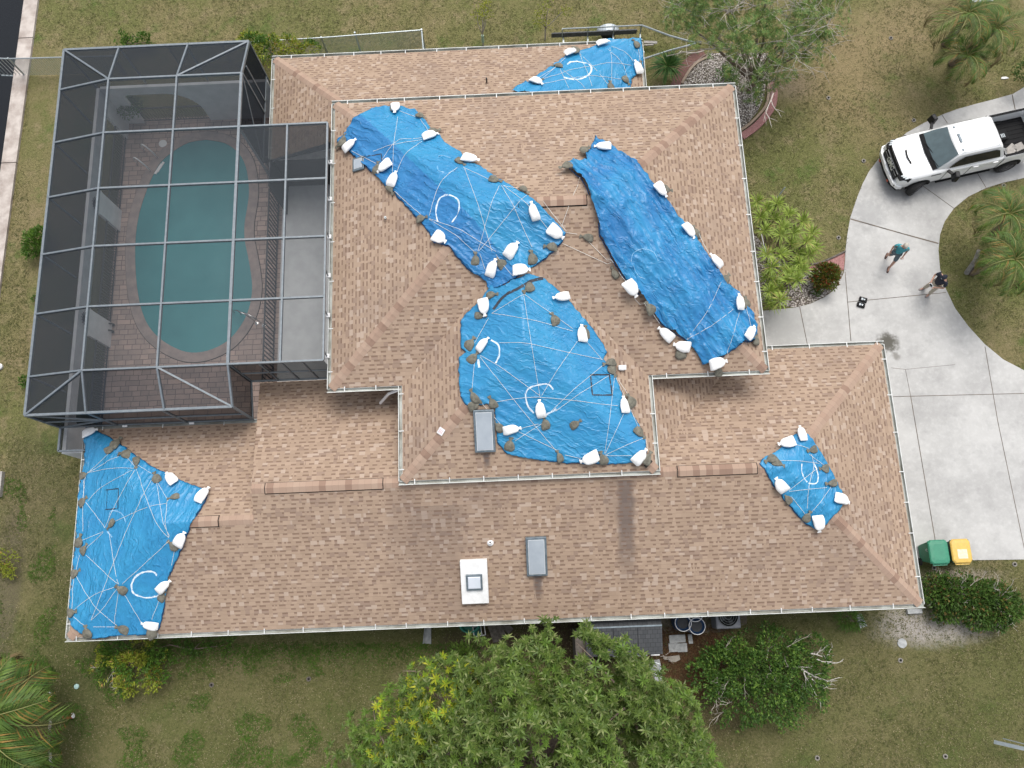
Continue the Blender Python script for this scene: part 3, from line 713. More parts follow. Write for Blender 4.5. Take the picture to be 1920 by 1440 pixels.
# downspout stubs near canopy corners
g = MB(); g.tube([(QX0 - .06, UY0 - .1, 4.5), (QX0 - .5, UY0 - .15, 4.2), (QX0 - .9, UY0 - .3, 3.5)], .05, 6); g.build('downspout', 'white', house)
# ------------------------------------------------------------------ tarps
def conv(kind, p):
    ox, oy, s = {'B': (600, 160, 4.0), 'D': (820, 480, 3.4286), 'C': (1020, 220, 2.8802), 'E': (0, 760, 3.1306), 'F': (1220, 620, 2.6664), 'A': (900, 0, 3.0)}[kind]
    return ox + p[0] / s, oy + p[1] / s
LOWT = {'A': True, 'B': False, 'C': False, 'D': False, 'E': True, 'F': True}
TARP = {
 'B': [(260,245),(330,205),(420,165),(520,165),(600,155),(660,178),(710,185),(760,230),(830,320),(900,380),(930,430),(1050,500),(1090,560),(1200,610),(1300,680),(1420,750),(1560,830),(1640,890),(1740,1000),(1840,1110),(1820,1170),(1760,1240),(1680,1310),(1615,1350),(1540,1400),(1463,1443),(1380,1490),(1300,1530),(1262,1525),(1242,1478),(1180,1430),(1113,1385),(1020,1280),(975,1210),(860,1180),(800,1080),(770,1040),(710,980),(650,910),(600,860),(550,800),(500,770),(420,680),(330,600),(290,560),(235,510),(180,460),(130,440),(140,400),(200,350),(230,290)],
 'D': [(325,215),(345,190),(420,195),(500,150),(590,115),(640,130),(690,150),(740,190),(830,270),(920,380),(1000,470),(1050,550),(1090,620),(1065,665),(1140,740),(1165,830),(1190,900),(1250,1010),(1310,1110),(1340,1190),(1345,1260),(1310,1330),(1200,1334),(1100,1335),(960,1334),(820,1330),(640,1310),(540,1295),(450,1275),(390,1200),(375,1080),(370,960),(300,955),(240,960),(190,960),(150,900),(140,800),(138,720),(140,650),(190,620),(155,590),(150,500),(155,410),(190,370),(270,290)],
 'C': [(275,120),(340,140),(400,190),(450,215),(500,240),(540,300),(580,350),(650,440),(720,530),(760,580),(830,670),(880,760),(940,850),(1000,910),(1060,960),(1070,1000),(1120,1060),(1145,1130),(1140,1210),(1080,1210),(1040,1240),(970,1290),(880,1335),(855,1340),(820,1270),(760,1200),(700,1165),(650,1130),(590,1070),(560,1020),(500,940),(440,880),(380,790),(340,710),(300,640),(290,560),(250,440),(230,380),(200,330),(150,290),(120,255),(150,245),(230,240),(225,205),(245,180)],
 'E': [(505,180),(535,140),(570,150),(650,190),(740,250),(790,290),(870,345),(930,380),(990,400),(1060,440),(1140,475),(1225,500),(1205,565),(1160,640),(1110,720),(1080,820),(1030,920),(990,1010),(975,1130),(950,1250),(935,1310),(890,1345),(720,1350),(550,1365),(480,1340),(430,1300),(410,1250),(415,1180),(430,1000),(450,800),(470,540),(490,400),(505,250)],
 'F': [(720,520),(760,512),(790,525),(840,600),(890,680),(940,780),(975,850),(930,910),(860,980),(840,1005),(790,975),(740,930),(680,860),(610,770),(570,690),(545,665),(570,630),(640,600),(670,560)],
 'A': [(200,516),(245,482),(290,450),(340,410),(400,375),(480,320),(560,290),(640,262),(720,230),(905,222),(916,300),(915,400),(880,428),(850,445),(848,480),(840,530),(600,560),(180,540)],
}
TD = {'A': 'top wing tarp', 'B': 'two-tone tarp of the raised roof', 'C': 'crumpled tarp of the raised roof',
      'D': 'bell-shaped centre tarp', 'E': 'lower left corner tarp', 'F': 'small right end tarp'}
TL = {'A': 'blue tarp wedge over the top roof wing, partly under the raised roof', 'B': 'long two-tone blue tarp slanting across the upper left of the raised roof', 'C': 'long crumpled blue tarp along the right hip of the raised roof',
      'D': 'big bell-shaped blue tarp in the middle, beside the grey skylight', 'E': 'triangular blue tarp covering the lower left roof corner', 'F': 'small blue tarp patch near the right end of the front roof'}
WR = {'A': (1.2, 9, .020, .7), 'B': (2.0, 10, .022, -.72), 'C': (2.6, 8, .058, -1.0), 'D': (1.6, 10, .015, -.5), 'E': (1.5, 10, .020, 1.25), 'F': (2, 8, .018, .4)}
def rzs(x, y, lw):   # softened roof height, the tarp bridges hips and valleys a little
    t = 0; n = 0; z0 = rz_at(x, y, lw)
    for dx, dy in ((0, 0), (.09, 0), (-.09, 0), (0, .09), (0, -.09)): t += rz_at(x + dx, y + dy, lw); n += 1
    return max(t / n, z0)
def wrinkle(k, x, y, edge):
    s1, s2, amp, an = WR[k]
    ca, sa = math.cos(an), math.sin(an); u = x * ca + y * sa; v = -x * sa + y * ca
    q = noise.fractal(Vector((u * .55 + 3, v * 2.6, .3)), 1, 2, 4)
    q2 = noise.fractal(Vector((x * 2.2 + 7, y * 2.2, 2.3)), 1, 2, 3)
    rdg = 1 - abs(noise.noise(Vector((u * .5 + noise.noise(Vector((x, y, 5))) * .6, v * 3.4, 9.1)))) * 2.4
    rdg = max(0, rdg) ** 3
    h = amp * (q * 1.1 + q2 * (.35 if k == 'C' else .12) + rdg * 2.4) + amp * 1.2
    h *= (.45 + 1.1 * math.exp(-edge * 2.2))
    return max(h, .004) + .034
def tarp(k):
    lw = LOWT[k]; P = []
    raw = [conv(k, p) for p in TARP[k]]; n = len(raw)
    for i in range(n):
        a = Vector(raw[i]).to_2d() if False else Vector((raw[i][0], raw[i][1])); c = Vector(raw[(i + 1) % n])
        ln = (c - a).length; m_ = max(1, int(ln / 4))
        nrm = Vector((-(c - a).y, (c - a).x)).normalized()
        for j in range(m_):
            q = a.lerp(c, j / m_)
            jit = (noise.noise(Vector((q.x * .12, q.y * .12, 1))) * 2.2 + noise.noise(Vector((q.x * .4, q.y * .4, 4))) * 1.1)
            q = q + nrm * jit
            if k == 'A' and q.y > 158: w3 = W(q.x, q.y, 2.65); z = rz_at(w3.x, w3.y, True); w3 = W(q.x, q.y, z)
            else: w3 = roof(q.x, q.y, .02, lw)
            P.append(Vector((w3.x, w3.y)))
    x0 = min(p.x for p in P); x1 = max(p.x for p in P); y0 = min(p.y for p in P); y1 = max(p.y for p in P)
    verts = list(P); nb = len(P); st = .062
    def edist(x, y):
        return min(((x - p.x) ** 2 + (y - p.y) ** 2) for p in P) ** .5
    def inside(x, y):
        c = False; j = nb - 1
        for i in range(nb):
            a, b2 = P[i], P[j]
            if (a.y > y) != (b2.y > y) and x < (b2.x - a.x) * (y - a.y) / (b2.y - a.y) + a.x: c = not c
            j = i
        return c
    iy = 0; y = y0
    while y < y1:
        x = x0 + (st / 2 if iy % 2 else 0)
        # scanline crossings for speed
        cr = []
        for i in range(nb):
            a, b2 = P[i], P[(i + 1) % nb]
            if (a.y > y) != (b2.y > y): cr.append((b2.x - a.x) * (y - a.y) / (b2.y - a.y) + a.x)
        cr.sort()
        for c0, c1 in zip(cr[::2], cr[1::2]):
            xx = x0 + math.ceil((c0 + .03 - x) / st) * st + (st / 2 if iy % 2 else 0)
            while xx < c1 - .03:
                verts.append(Vector((xx, y))); xx += st
        y += st * .87; iy += 1
    res = geometry.delaunay_2d_cdt(verts, [], [list(range(nb))], 1, 1e-4)
    vo, fo = res[0], res[2]
    # coarse grid of boundary points for edge distance
    sub = P[::3]
    g = MB(); line = None
    if k == 'B':
        la, lb = roof(*conv('B', (335, 250)), 0, lw), roof(*conv('B', (1370, 1285)), 0, lw)
    for q in vo:
        e = min((q.x - p.x) ** 2 + (q.y - p.y) ** 2 for p in sub) ** .5
        z = rzs(q.x, q.y, lw); g.vert((q.x, q.y, z + wrinkle(k, q.x, q.y, e)))
    for f in fo:
        if k == 'B':
            c = sum((vo[i] for i in f), Vector((0, 0))) / 3
            side = (lb.x - la.x) * (c.y - la.y) - (lb.y - la.y) * (c.x - la.x)
            g.cur = 1 if side < 0 else 0
            if c.y < lb.y + .2: g.cur = 1 if side < 0 else 0
        else:
            c = sum((vo[i] for i in f), Vector((0, 0))) / 3
        g.face(f)
    mats = {'B': ['tarpb', 'tarpd'], 'C': ['tarp', 'tarp', 'tarph'], 'D': ['tarpf'], 'F': ['tarpe', 'tarpe', 'tarph'], 'E': ['tarpe', 'tarpe', 'tarph'], 'A': ['tarpa', 'tarpa', 'tarph']}[k]
    org = (P[0].x, P[0].y, rz_at(P[0].x, P[0].y, lw))
    o = g.build('blue_tarp', mats, None, smooth=True, org=org)
    md = o.modifiers.new('thick', 'SOLIDIFY'); md.thickness = .006; md.offset = 0
    tag(o, TL[k], 'tarp', 'blue tarps weighted with sandbags')
    o['_o'] = list(org); h_ = MB(); run = []
    for i in range(nb + 1):
        q = P[i % nb]; on = noise.noise(Vector((i * .06, ord(k), 2))) > -.12
        if on: run.append(Vector((q.x, q.y, rzs(q.x, q.y, lw) + .03)))
        if (not on or i == nb) and run:
            if len(run) > 3: h_.tube(run, .016, 5)
            run = []
    h_.build('rolled_hem', 'tarph', o, smooth=True)
    return o, g.v
TO = {}
for k in 'ABCDEF': TO[k] = tarp(k)
from mathutils.kdtree import KDTree
KD = {}
for k in TO:
    kd = KDTree(len(TO[k][1]))
    for i, v in enumerate(TO[k][1]): kd.insert(v.xy.to_3d(), i)
    kd.balance(); KD[k] = kd
def tz(k, x, y):
    co, i, d = KD[k].find((x, y, 0))
    return TO[k][1][i].z if d < .15 else rz_at(x, y, LOWT[k]) + .01
def onT(k, p, lift=.02, extra=.0):
    q = conv(k, p); h = roof(q[0], q[1], .03, LOWT[k]); return Vector((h.x, h.y, tz(k, h.x, h.y) + lift))
def _rib(k, pts, wd, m, name='paint_mark', sm=True, lift=.012):
    if sm and len(pts) > 2: pts = smooth_pts(pts, 4)
    o = TO[k][0]; g = MB(); P = [onT(k, p, 0) for p in pts]; D = [P[0]]
    for a, c in zip(P, P[1:]):
        n = max(1, int((c - a).length / .06))
        for j in range(1, n + 1): D.append(a.lerp(c, j / n))
    b = 0
    for i, p in enumerate(D):
        d = D[min(i + 1, len(D) - 1)] - D[max(i - 1, 0)]; d.z = 0
        if d.length < 1e-5: continue
        d.normalize(); nn = Vector((-d.y, d.x, 0)); wv = wd * (1 if m == 'tape' else rng.uniform(.6, 1.1))
        for s in (-1, 0, 1):
            q = p + nn * s * wv / 2; g.vert((q.x, q.y, tz(k, q.x, q.y) + lift))
        if b:
            j = b * 3; g.face([j - 3, j - 2, j + 1, j]); g.face([j - 2, j - 1, j + 2, j + 1])
        b += 1
    o['_o'] = list(o.location); g.build(name, m, o, smooth=True)
for k, pts, wd, m in [
    ('B', [(885,1030),(870,960),(880,890),(910,840),(970,825),(1030,855),(1045,910),(1030,970),(990,1030)], .055, 'chalk'),
    ('B', [(880,605),(890,640),(930,655)], .035, 'chalk_faint'), ('B', [(890,535),(930,530),(980,550)], .035, 'chalk_faint'), ('B', [(960,660),(1000,650),(1030,620)], .03, 'chalk_faint'),
    ('D', [(745,860),(720,830),(680,825),(600,845),(570,880),(570,920),(585,970),(620,1010)], .055, 'chalk'), ('D', [(690,1025),(730,1005),(765,985)], .06, 'chalk'),
    ('D', [(345,540),(390,570),(400,610),(395,650),(375,690)], .06, 'chalk'), ('D', [(262,665),(270,720)], .08, 'chalk'),
    ('C', [(470,790),(480,740),(530,715),(590,730),(615,780)], .03, 'chalk_faint'), ('C', [(480,810),(510,860),(545,875)], .03, 'chalk_faint'),
    ('E', [(925,1000),(905,980),(870,975),(830,985),(795,1010),(775,1055),(785,1100),(820,1120),(870,1130),(940,1115)], .065, 'chalk'),
    ('E', [(640,660),(650,625),(680,620),(720,640),(740,690)], .045, 'chalk_faint'), ('E', [(630,740),(660,775)], .05, 'chalk_faint'),
    ('F', [(755,665),(755,710),(775,750),(800,765),(830,760),(835,720),(815,665)], .05, 'chalk'),
    ('A', [(490,365),(520,350),(590,355),(625,375),(622,410),(600,430),(560,447),(510,445),(470,437)], .08, 'chalk')]:
    _rib(k, pts, wd, m)
_rib('D', [(985,765),(1105,765),(1125,895),(997,893),(985,765)], .045, 'tape', 'tape_mark', False)
_rib('E', [(620,497),(697,490),(692,605),(618,612)], .03, 'tape', 'tape_mark', False); _rib('E', [(632,497),(625,610)], .012, 'tape', 'tape_mark', False)
_rib('B', [(290,555),(460,515),(465,570)], .035, 'tape', 'tape_mark', False)
_rib('D', [(360,345),(430,260),(530,205),(600,165),(680,145)], .09, 'tape', 'tape_strip')
# ropes
ROPE = {
 'B': [[(545,670),(585,240)],[(600,200),(720,240)],[(755,260),(815,350)],[(765,400),(600,410),(520,480),(470,560)],[(765,410),(540,450),(400,500)],[(765,425),(640,520),(580,650)],[(1030,620),(900,740),(820,980)],[(1085,630),(1290,1250)],[(1075,620),(1270,710)],[(1345,760),(1185,1250)],[(1360,760),(1590,1220)],[(1370,755),(1570,920)],[(1550,830),(1190,1250)],[(820,1005),(1320,1250)],[(820,1010),(1180,1270)],[(560,800),(760,980)],[(1380,760),(1490,780)],[(1640,1000),(1710,1080)],[(1200,1270),(1240,1390)],[(1320,1270),(1450,1440)],[(240,500),(420,590)],[(1845,1100),(1640,840)]],
 'D': [[(555,250),(610,600),(660,905)],[(555,245),(870,470)],[(555,250),(350,370)],[(350,370),(600,410),(870,485)],[(330,400),(240,560)],[(400,560),(1065,670)],[(240,680),(220,900)],[(275,640),(660,900)],[(275,650),(520,960),(760,1250)],[(900,550),(670,900)],[(1070,700),(700,1030)],[(1120,760),(760,1000)],[(375,940),(650,910),(1160,965)],[(1140,760),(1075,1270)],[(1195,1020),(1080,1270)],[(1080,1280),(1330,1170)],[(1080,1285),(1250,1285)],[(500,1120),(770,1250)],[(520,1115),(650,1080)],[(950,540),(1060,670)],[(1140,770),(1300,1120)],[(1340,1180),(1350,1250)],[(270,930),(430,1110)],[(820,1280),(920,1305)],[(700,1060),(500,1190)],[(1165,800),(1240,930)]],
 'C': [[(95,590),(190,350)],[(110,620),(180,630)],[(100,680),(360,800)],[(240,670),(370,800)],[(400,850),(450,910)],[(490,980),(620,1120)],[(950,900),(880,1050),(770,1200)],[(1015,1045),(900,1130),(770,1205)],[(1050,1060),(980,1290)],[(1080,1030),(1115,1140)],[(830,640),(880,750)]],
 'E': [[(520,400),(650,280)],[(520,400),(700,300)],[(530,395),(660,370),(790,370)],[(510,420),(490,550)],[(520,565),(600,480),(780,380)],[(510,570),(620,720)],[(795,380),(690,560),(620,720)],[(740,300),(800,370),(860,540),(920,690),(990,775)],[(920,440),(1000,770)],[(920,440),(990,560)],[(890,440),(760,700),(640,1000),(540,1260)],[(985,560),(995,780)],[(985,575),(860,600),(680,680)],[(1000,795),(720,1050)],[(640,740),(700,1050)],[(610,740),(470,800)],[(610,745),(500,850)],[(510,880),(700,1050)],[(700,1060),(560,1110),(440,1200)],[(700,1060),(600,1200),(540,1260)],[(700,1070),(675,1280)],[(710,1070),(840,1290)],[(450,1000),(560,1180),(690,1290)],[(440,1010),(425,1200)],[(550,1300),(680,1300)],[(935,1150),(895,1260)],[(470,880),(445,980)],[(780,330),(890,400)],[(440,1240),(500,1290)],[(500,440),(490,740)],[(1030,840),(1010,940)]],
 'F': [[(640,650),(740,652),(840,665)],[(790,620),(870,680)],[(690,800),(760,745),(830,690)],[(690,805),(880,785)],[(900,780),(800,910)],[(780,890),(790,780),(812,680),(800,620)],[(700,830),(770,920)],[(720,570),(790,590)]],
 'A': [[(730,270),(740,340),(740,480)],[(720,280),(800,360),(830,450)],[(740,265),(820,300),(860,350)],[(555,300),(640,380),(720,480)],[(560,310),(600,400),(630,490)],[(480,330),(345,450)],[(450,390),(500,500)],[(470,400),(590,500)],[(300,470),(500,400),(640,370),(730,355),(850,370)],[(330,480),(600,430),(800,450)],[(890,280),(905,380)],[(440,370),(300,460)]],
}
for k, segs in ROPE.items():
    g = MB(); first = None
    for s in segs:
        s = smooth_pts(s, 5) if len(s) > 2 else s
        P = [onT(k, p, .03) for p in s]; D = [P[0]]
        for a, c in zip(P, P[1:]):
            n = max(1, int((c - a).length / .12))
            for j in range(1, n + 1): D.append(a.lerp(c, j / n))
        D = [Vector((p.x, p.y, tz(k, p.x, p.y) + .02)) for p in D]
        first = first or D[0]; g.tube(D, .0062, 4)
    tag(g.build('tie_rope', 'rope', None, org=first), 'thin white cord criss-crossing the ' + TD[k], 'rope', 'white cords tying down the tarps')
# sandbags
def bag_mesh(seed, mname):
    r = random.Random(seed); g = MB(); n = 14; secs = []
    prof = [(-.285, .15, .008), (-.28, .172, .014), (-.25, .180, .045), (-.17, .188, .072), (-.05, .188, .080), (.06, .172, .076), (.14, .135, .06), (.185, .08, .045), (.212, .030, .028), (.232, .045, .024), (.27, .075, .014), (.29, .055, .008)] if mname == 'bagw' else [(-.25, .02, .01), (-.24, .13, .02), (-.20, .17, .05), (-.1, .19, .075), (.0, .175, .075), (.08, .125, .06), (.135, .065, .05), (.16, .030, .034), (.18, .045, .034), (.23, .085, .022), (.275, .095, .012), (.285, .06, .006)]
    bend = r.uniform(-.06, .06); tw = r.uniform(.85, 1.1); skew = r.uniform(-.12, .12)
    for x, hw_, hh in prof:
        ring = []
        for k in range(n):
            a = 2 * math.pi * k / n; ca, sa = math.cos(a), math.sin(a)
            y = hw_ * tw * math.copysign(abs(ca) ** .75, ca); z = hh * math.copysign(abs(sa) ** .9, sa)
            xx = x + (skew * y if x < 0 else 0)
            nz = noise.noise(Vector((x * 9 + seed, y * 9, z * 6))) * .035 + noise.noise(Vector((x * 24 + seed, y * 24, z))) * .016
            fl = hh * .55
            z2 = max(z, -fl) + fl
            ring.append((xx, y + bend * (x * x) * 8 + nz * ca * (1 if hw_ > .1 else .3), z2 + (nz if z > 0 and hh > .03 else 0)))
        secs.append(ring)
    g.loft(secs)
    me = g
    o = me.build('sandbag', mname, None, smooth=True, org=(0, 0, 0)); 
    md = o.modifiers.new('s', 'SUBSURF'); md.levels = 1; md.render_levels = 1
    return o
protoW = [bag_mesh(i * 3 + 1, 'bagw') for i in range(5)]; protoG = [bag_mesh(i * 5 + 2, 'bagg') for i in range(5)]
BAGS = {
 'B': ([(570,190,-95),(235,460,30),(830,390,15),(490,620,205),(560,710,62),(1130,570,-25),(910,1150,-40),(1600,950,97),(1770,1110,-40),(1440,1230,50),(1290,1370,70),(1510,1390,0)],
       [(547,178,100),(757,240,-50),(858,352,20),(180,412,80),(160,448,200),(432,625,80),(532,782,-60),(1050,580,-55),(1312,718,-30),(1532,792,-50),(765,1005,5),(1167,1308,85),(1358,1335,125),(1592,1300,95),(1730,1212,170)]),
 'C': ([(315,175,175),(622,412,-50),(775,628,-60),(910,795,130),(1040,1010,90),(1100,1170,50),(655,1165,135),(742,1235,165),(930,1332,10),(470,938,-65)],
       [(222,186,40),(118,282,200),(652,412,0),(818,620,105),(975,880,40),(1080,1012,80),(1140,1202,70),(380,838,110),(565,1045,120),(735,1268,100),(942,1366,80),(232,645,165)]),
 'D': ([(310,335,-85),(790,270,190),(920,500,90),(300,570,40),(660,980,92),(1190,960,95),(480,1110,5),(975,1302,195),(1300,1285,45)],
       [(352,252,0),(585,212,215),(278,388,-10),(752,408,115),(952,492,80),(215,565,50),(235,656,35),(236,905,110),(240,960,20),(355,942,110),(395,1098,125),(465,1212,70),(695,1075,100),(888,1080,30),(786,1290,100),(1062,1302,100),(1105,690,185),(1122,742,-60),(1240,935,110),(1298,1138,-40),(1348,1302,60)]),
 'E': ([(540,162,20),(1010,432,130),(1200,530,60),(1065,780,55),(967,1055,40),(885,1285,165)],
       [(692,225,60),(657,262,30),(738,287,172),(805,335,-80),(920,425,120),(1022,540,190),(498,412,10),(492,566,30),(655,700,220),(472,798,70),(496,845,50),(1020,820,140),(447,985,20),(715,1080,140),(430,1218,10),(955,1122,60),(515,1330,95),(720,1310,152),(895,1330,120)]),
 'F': ([(748,520,92),(675,570,188),(640,770,120),(948,845,-15),(837,962,-88)],
       [(600,645,200),(637,665,-30),(805,598,190),(865,690,175),(900,765,180),(683,840,120),(780,930,60)]),
 'A': ([(692,256,20),(512,308,20),(322,470,-45),(880,385,110)],
       [(437,373,170),(877,248,110),(820,455,-50),(535,292,100),(895,368,60),(732,484,90),(328,462,30)]),
}
ORD = ['first', 'second', 'third', 'fourth', 'fifth', 'sixth', 'seventh', 'eighth', 'ninth', 'tenth', 'eleventh', 'twelfth', 'thirteenth', 'fourteenth', 'fifteenth', 'sixteenth', 'seventeenth', 'eighteenth', 'nineteenth', 'twentieth', 'twenty-first', 'twenty-second']
usedp = set()
for k, (ws, gs) in BAGS.items():
    allp = [onT(k, (a, b), 0) for a, b, _ in ws + gs]; cen = sum(allp, Vector()) / len(allp)
    for lst, protos, cn, grp in ((gs, protoG, 'olive grey', 'olive grey sandbags holding the tarps'), (ws, protoW, 'white', 'white sandbags holding the tarps')):
        items = []
        for a, b, ang in lst:
            p = onT(k, (a, b), .0); items.append((((math.pi / 2 - math.atan2(p.y - cen.y, p.x - cen.x)) % (2 * math.pi)), a, b, ang, p))
        items.sort(key=lambda t: t[0])
        for i, (_, a, b, ang, p) in enumerate(items):
            pr = protos[rng.randrange(5)]
            if pr.name in usedp: o = pr.copy(); col.objects.link(o)
            else: o = pr; usedp.add(pr.name)
            n = rnormal(p.x, p.y, LOWT[k]); an = R(ang + 2.4) + rng.uniform(-.08, .08)
            xx = Vector((math.cos(an), math.sin(an), 0)); xx = (xx - n * xx.dot(n)).normalized(); yy = n.cross(xx)
            s = (rng.uniform(.98, 1.12) if cn == 'white' else rng.uniform(.78, .96)); sy = rng.uniform(.85, 1.08)
            lift = .075 if cn == 'white' else .015
            o.matrix_world = Matrix.Translation(p + n * lift) @ (Matrix((xx, yy, n)).transposed() @ Matrix.Diagonal((s, s * sy, s * (.98 if cn == 'white' else .80)))).to_4x4()
            o.data.materials[0] = M['bagw' if cn == 'white' else 'bagg']
            tag(o, f'{ORD[i]} {cn} sandbag clockwise from the top, {TD[k]}', 'sandbag', grp)
for pr in protoW + protoG:
    if pr.name not in usedp: bpy.data.objects.remove(pr)
# ------------------------------------------------------------------ pool cage
ZE, ZF = 4.7, 5.2
GX0, GX1, GY0, GY1 = -16.15, -9.35, 6.06, 19.76
FX0, FX1, FX2 = -14.12, -9.38, -6.28
FY = [18.09, 15.96, 13.83, 11.69, 9.54, 7.36]
XM = -11.68; XE = -7.68
def screen_mat(name, op, c):
    m, nt, b = newmat(name); out = nt.nodes['Material Output']
    p = Pos(nt); tr = nt.nodes.new('ShaderNodeBsdfTransparent'); df = nt.nodes.new('ShaderNodeBsdfDiffuse'); df.inputs[0].default_value = (*c, 1)
    mx = nt.nodes.new('ShaderNodeMixShader')
    f = Mth(nt, 'ADD', op - .05, Mth(nt, 'MULTIPLY', Noise(nt, p, 30, 3, .8), .10)); L(nt, f, mx.inputs[0])
    L(nt, tr.outputs[0], mx.inputs[1]); L(nt, df.outputs[0], mx.inputs[2]); L(nt, mx.outputs[0], out.inputs[0]); return m
M['screen'] = screen_mat('insect screen', .38, (.085, .095, .105))
M['screenw'] = screen_mat('side insect screen', .80, (.022, .026, .032))
M['screenm'] = screen_mat('sloped insect screen', .60, (.045, .052, .062))
cage = thing('pool_cage', 'large grey framed screen enclosure over the kidney pool', 'pool enclosure', (-12, 12, 0))
def beam(a, b_, w=.055, h=.11, m='bronze', nm='beam'):
    g = MB(); g.bar(a, b_, w, h); return g.build(nm, m, cage)
def screen(pts, m='screen'):
    g = MB(); g.poly(pts); return g.build('screen_panel', m, cage)
BW = .06
for y in FY:
    beam((FX0, y, ZF), (FX1, y, ZF), BW); beam((GX0, y, ZE), (FX0, y, ZF), BW)
for x, ya, yb in [(FX0, FY[-1], FY[0]), (XM, FY[-1], FY[0]), (FX1, FY[-1], FY[0]), (XE, FY[-1], FY[1]), (FX2, FY[-1], FY[1])]:
    beam((x, ya, ZF + .004), (x, yb, ZF + .004), BW + (.03 if x == FX1 else 0))
for y in FY[1:]: beam((FX1, y, ZF), (FX2, y, ZF), BW)
for a, b_ in [((GX0, GY0), (GX0, GY1)), ((GX0, GY1), (GX1, GY1)), ((GX0, GY0), (GX1, GY0))]:
    beam((*a, ZE), (*b_, ZE), .08, .1)
for a, b_ in [((GX0, GY1, ZE), (FX0, FY[0], ZF)), ((GX0, GY0, ZE), (FX0, FY[-1], ZF)), ((FX0, FY[0], ZF), (FX0 - .3 + .3, GY1, ZE)), ((XM, FY[0], ZF), (XM + .1, GY1, ZE)), ((FX1, FY[0], ZF), (GX1, GY1, ZE)), ((XM, FY[0], ZF), (GX1, GY1, ZE)),
              ((FX0, FY[-1], ZF), (FX0 - .02, GY0, ZE)), ((XM, FY[-1], ZF), (XM + .1, GY0, ZE)), ((FX1, FY[-1], ZF), (GX1, GY0, ZE)), ((XM, FY[-1], ZF), (GX1, GY0, ZE))]:
    beam(a, b_, BW)
# roof screens
for i in range(5):
    y1_, y0_ = FY[i], FY[i + 1]
    screen([(FX0, y0_, ZF), (XM, y0_, ZF), (XM, y1_, ZF), (FX0, y1_, ZF)]); screen([(XM, y0_, ZF), (FX1, y0_, ZF), (FX1, y1_, ZF), (XM, y1_, ZF)])
    screen([(GX0, y0_, ZE), (FX0, y0_, ZF), (FX0, y1_, ZF), (GX0, y1_, ZE)], 'screenm')
    if i: screen([(FX1, y0_, ZF), (XE, y0_, ZF), (XE, y1_, ZF), (FX1, y1_, ZF)]); screen([(XE, y0_, ZF), (FX2, y0_, ZF), (FX2, y1_, ZF), (XE, y1_, ZF)])
screen([(GX0, FY[0], ZE), (FX0, FY[0], ZF), (GX0, GY1, ZE)], 'screenm'); screen([(FX0, FY[0], ZF), (FX0, GY1, ZE), (GX0, GY1, ZE)], 'screenm')
screen([(FX0, FY[0], ZF), (XM, FY[0], ZF), (XM, GY1, ZE), (FX0, GY1, ZE)], 'screenm'); screen([(XM, FY[0], ZF), (FX1, FY[0], ZF), (GX1, GY1, ZE), (XM, GY1, ZE)], 'screenm')
screen([(GX0, FY[-1], ZE), (GX0, GY0, ZE), (FX0, FY[-1], ZF)], 'screenm'); screen([(FX0, FY[-1], ZF), (GX0, GY0, ZE), (FX0, GY0, ZE)], 'screenm')
screen([(FX0, FY[-1], ZF), (FX0, GY0, ZE), (XM, GY0, ZE), (XM, FY[-1], ZF)], 'screenm'); screen([(XM, FY[-1], ZF), (XM, GY0, ZE), (GX1, GY0, ZE), (FX1, FY[-1], ZF)], 'screenm')
# side posts, rails, side screens
WZ = 2.55
for y in FY + [GY0, GY1]:
    if y < GY1: beam((GX0, y, WZ), (GX0, y, ZE), .05, .05, nm='post')
for x in (GX0, FX0, XM, GX1): beam((x, GY1, WZ), (x, GY1, ZE), .05, .05, nm='post')
beam((GX0, GY1, WZ), (GX0, GY1, 0), .1, .1, nm='post')
for i in range(5): screen([(GX0, FY[i + 1], 0), (GX0, FY[i + 1], ZE), (GX0, FY[i], ZE), (GX0, FY[i], 0)], 'screenw')
screen([(GX0, FY[0], 0), (GX0, FY[0], ZE), (GX0, GY1, ZE), (GX0, GY1, 0)], 'screenw'); screen([(GX0, GY0, 0), (GX0, GY0, ZE), (GX0, FY[-1], ZE), (GX0, FY[-1], 0)], 'screenw')
for a, c in ((GX0, FX0), (FX0, XM), (XM, GX1)): screen([(a, GY1, 0), (c, GY1, 0), (c, GY1, ZE), (a, GY1, ZE)], 'screenw')
# south side stands on the west wing eave
GS = 2.66
beam((GX0, GY0, .0), (GX0, GY0, ZE), .07, .07, nm='post')
for x in (FX0, XM, GX1): beam((x, GY0, GS), (x, GY0, ZE), .08, .06, nm='post')
beam((GX0, GY0 - .01, 3.6), (GX1, GY0 - .01, 3.6), .05, .06); beam((GX0, GY0, GS), (GX1, GY0, GS), .06, .08)
beam((GX0, GY0, ZE - .05), (FX0, GY0 - .03, 3.62), .05, .05); beam((GX0, GY0 - .02, GS), (FX0, GY0 - .03, 3.62), .05, .05)
for a, c in ((GX0, FX0), (FX0, XM), (XM, GX1)): screen([(a, GY0, GS), (c, GY0, GS), (c, GY0, ZE), (a, GY0, ZE)], 'screenw')
for x in (-13.85, -11.5): g = MB(); g.box((x, GY0 - .03, GS), (.16, .12, .06)); g.build('bracket', 'white', cage)
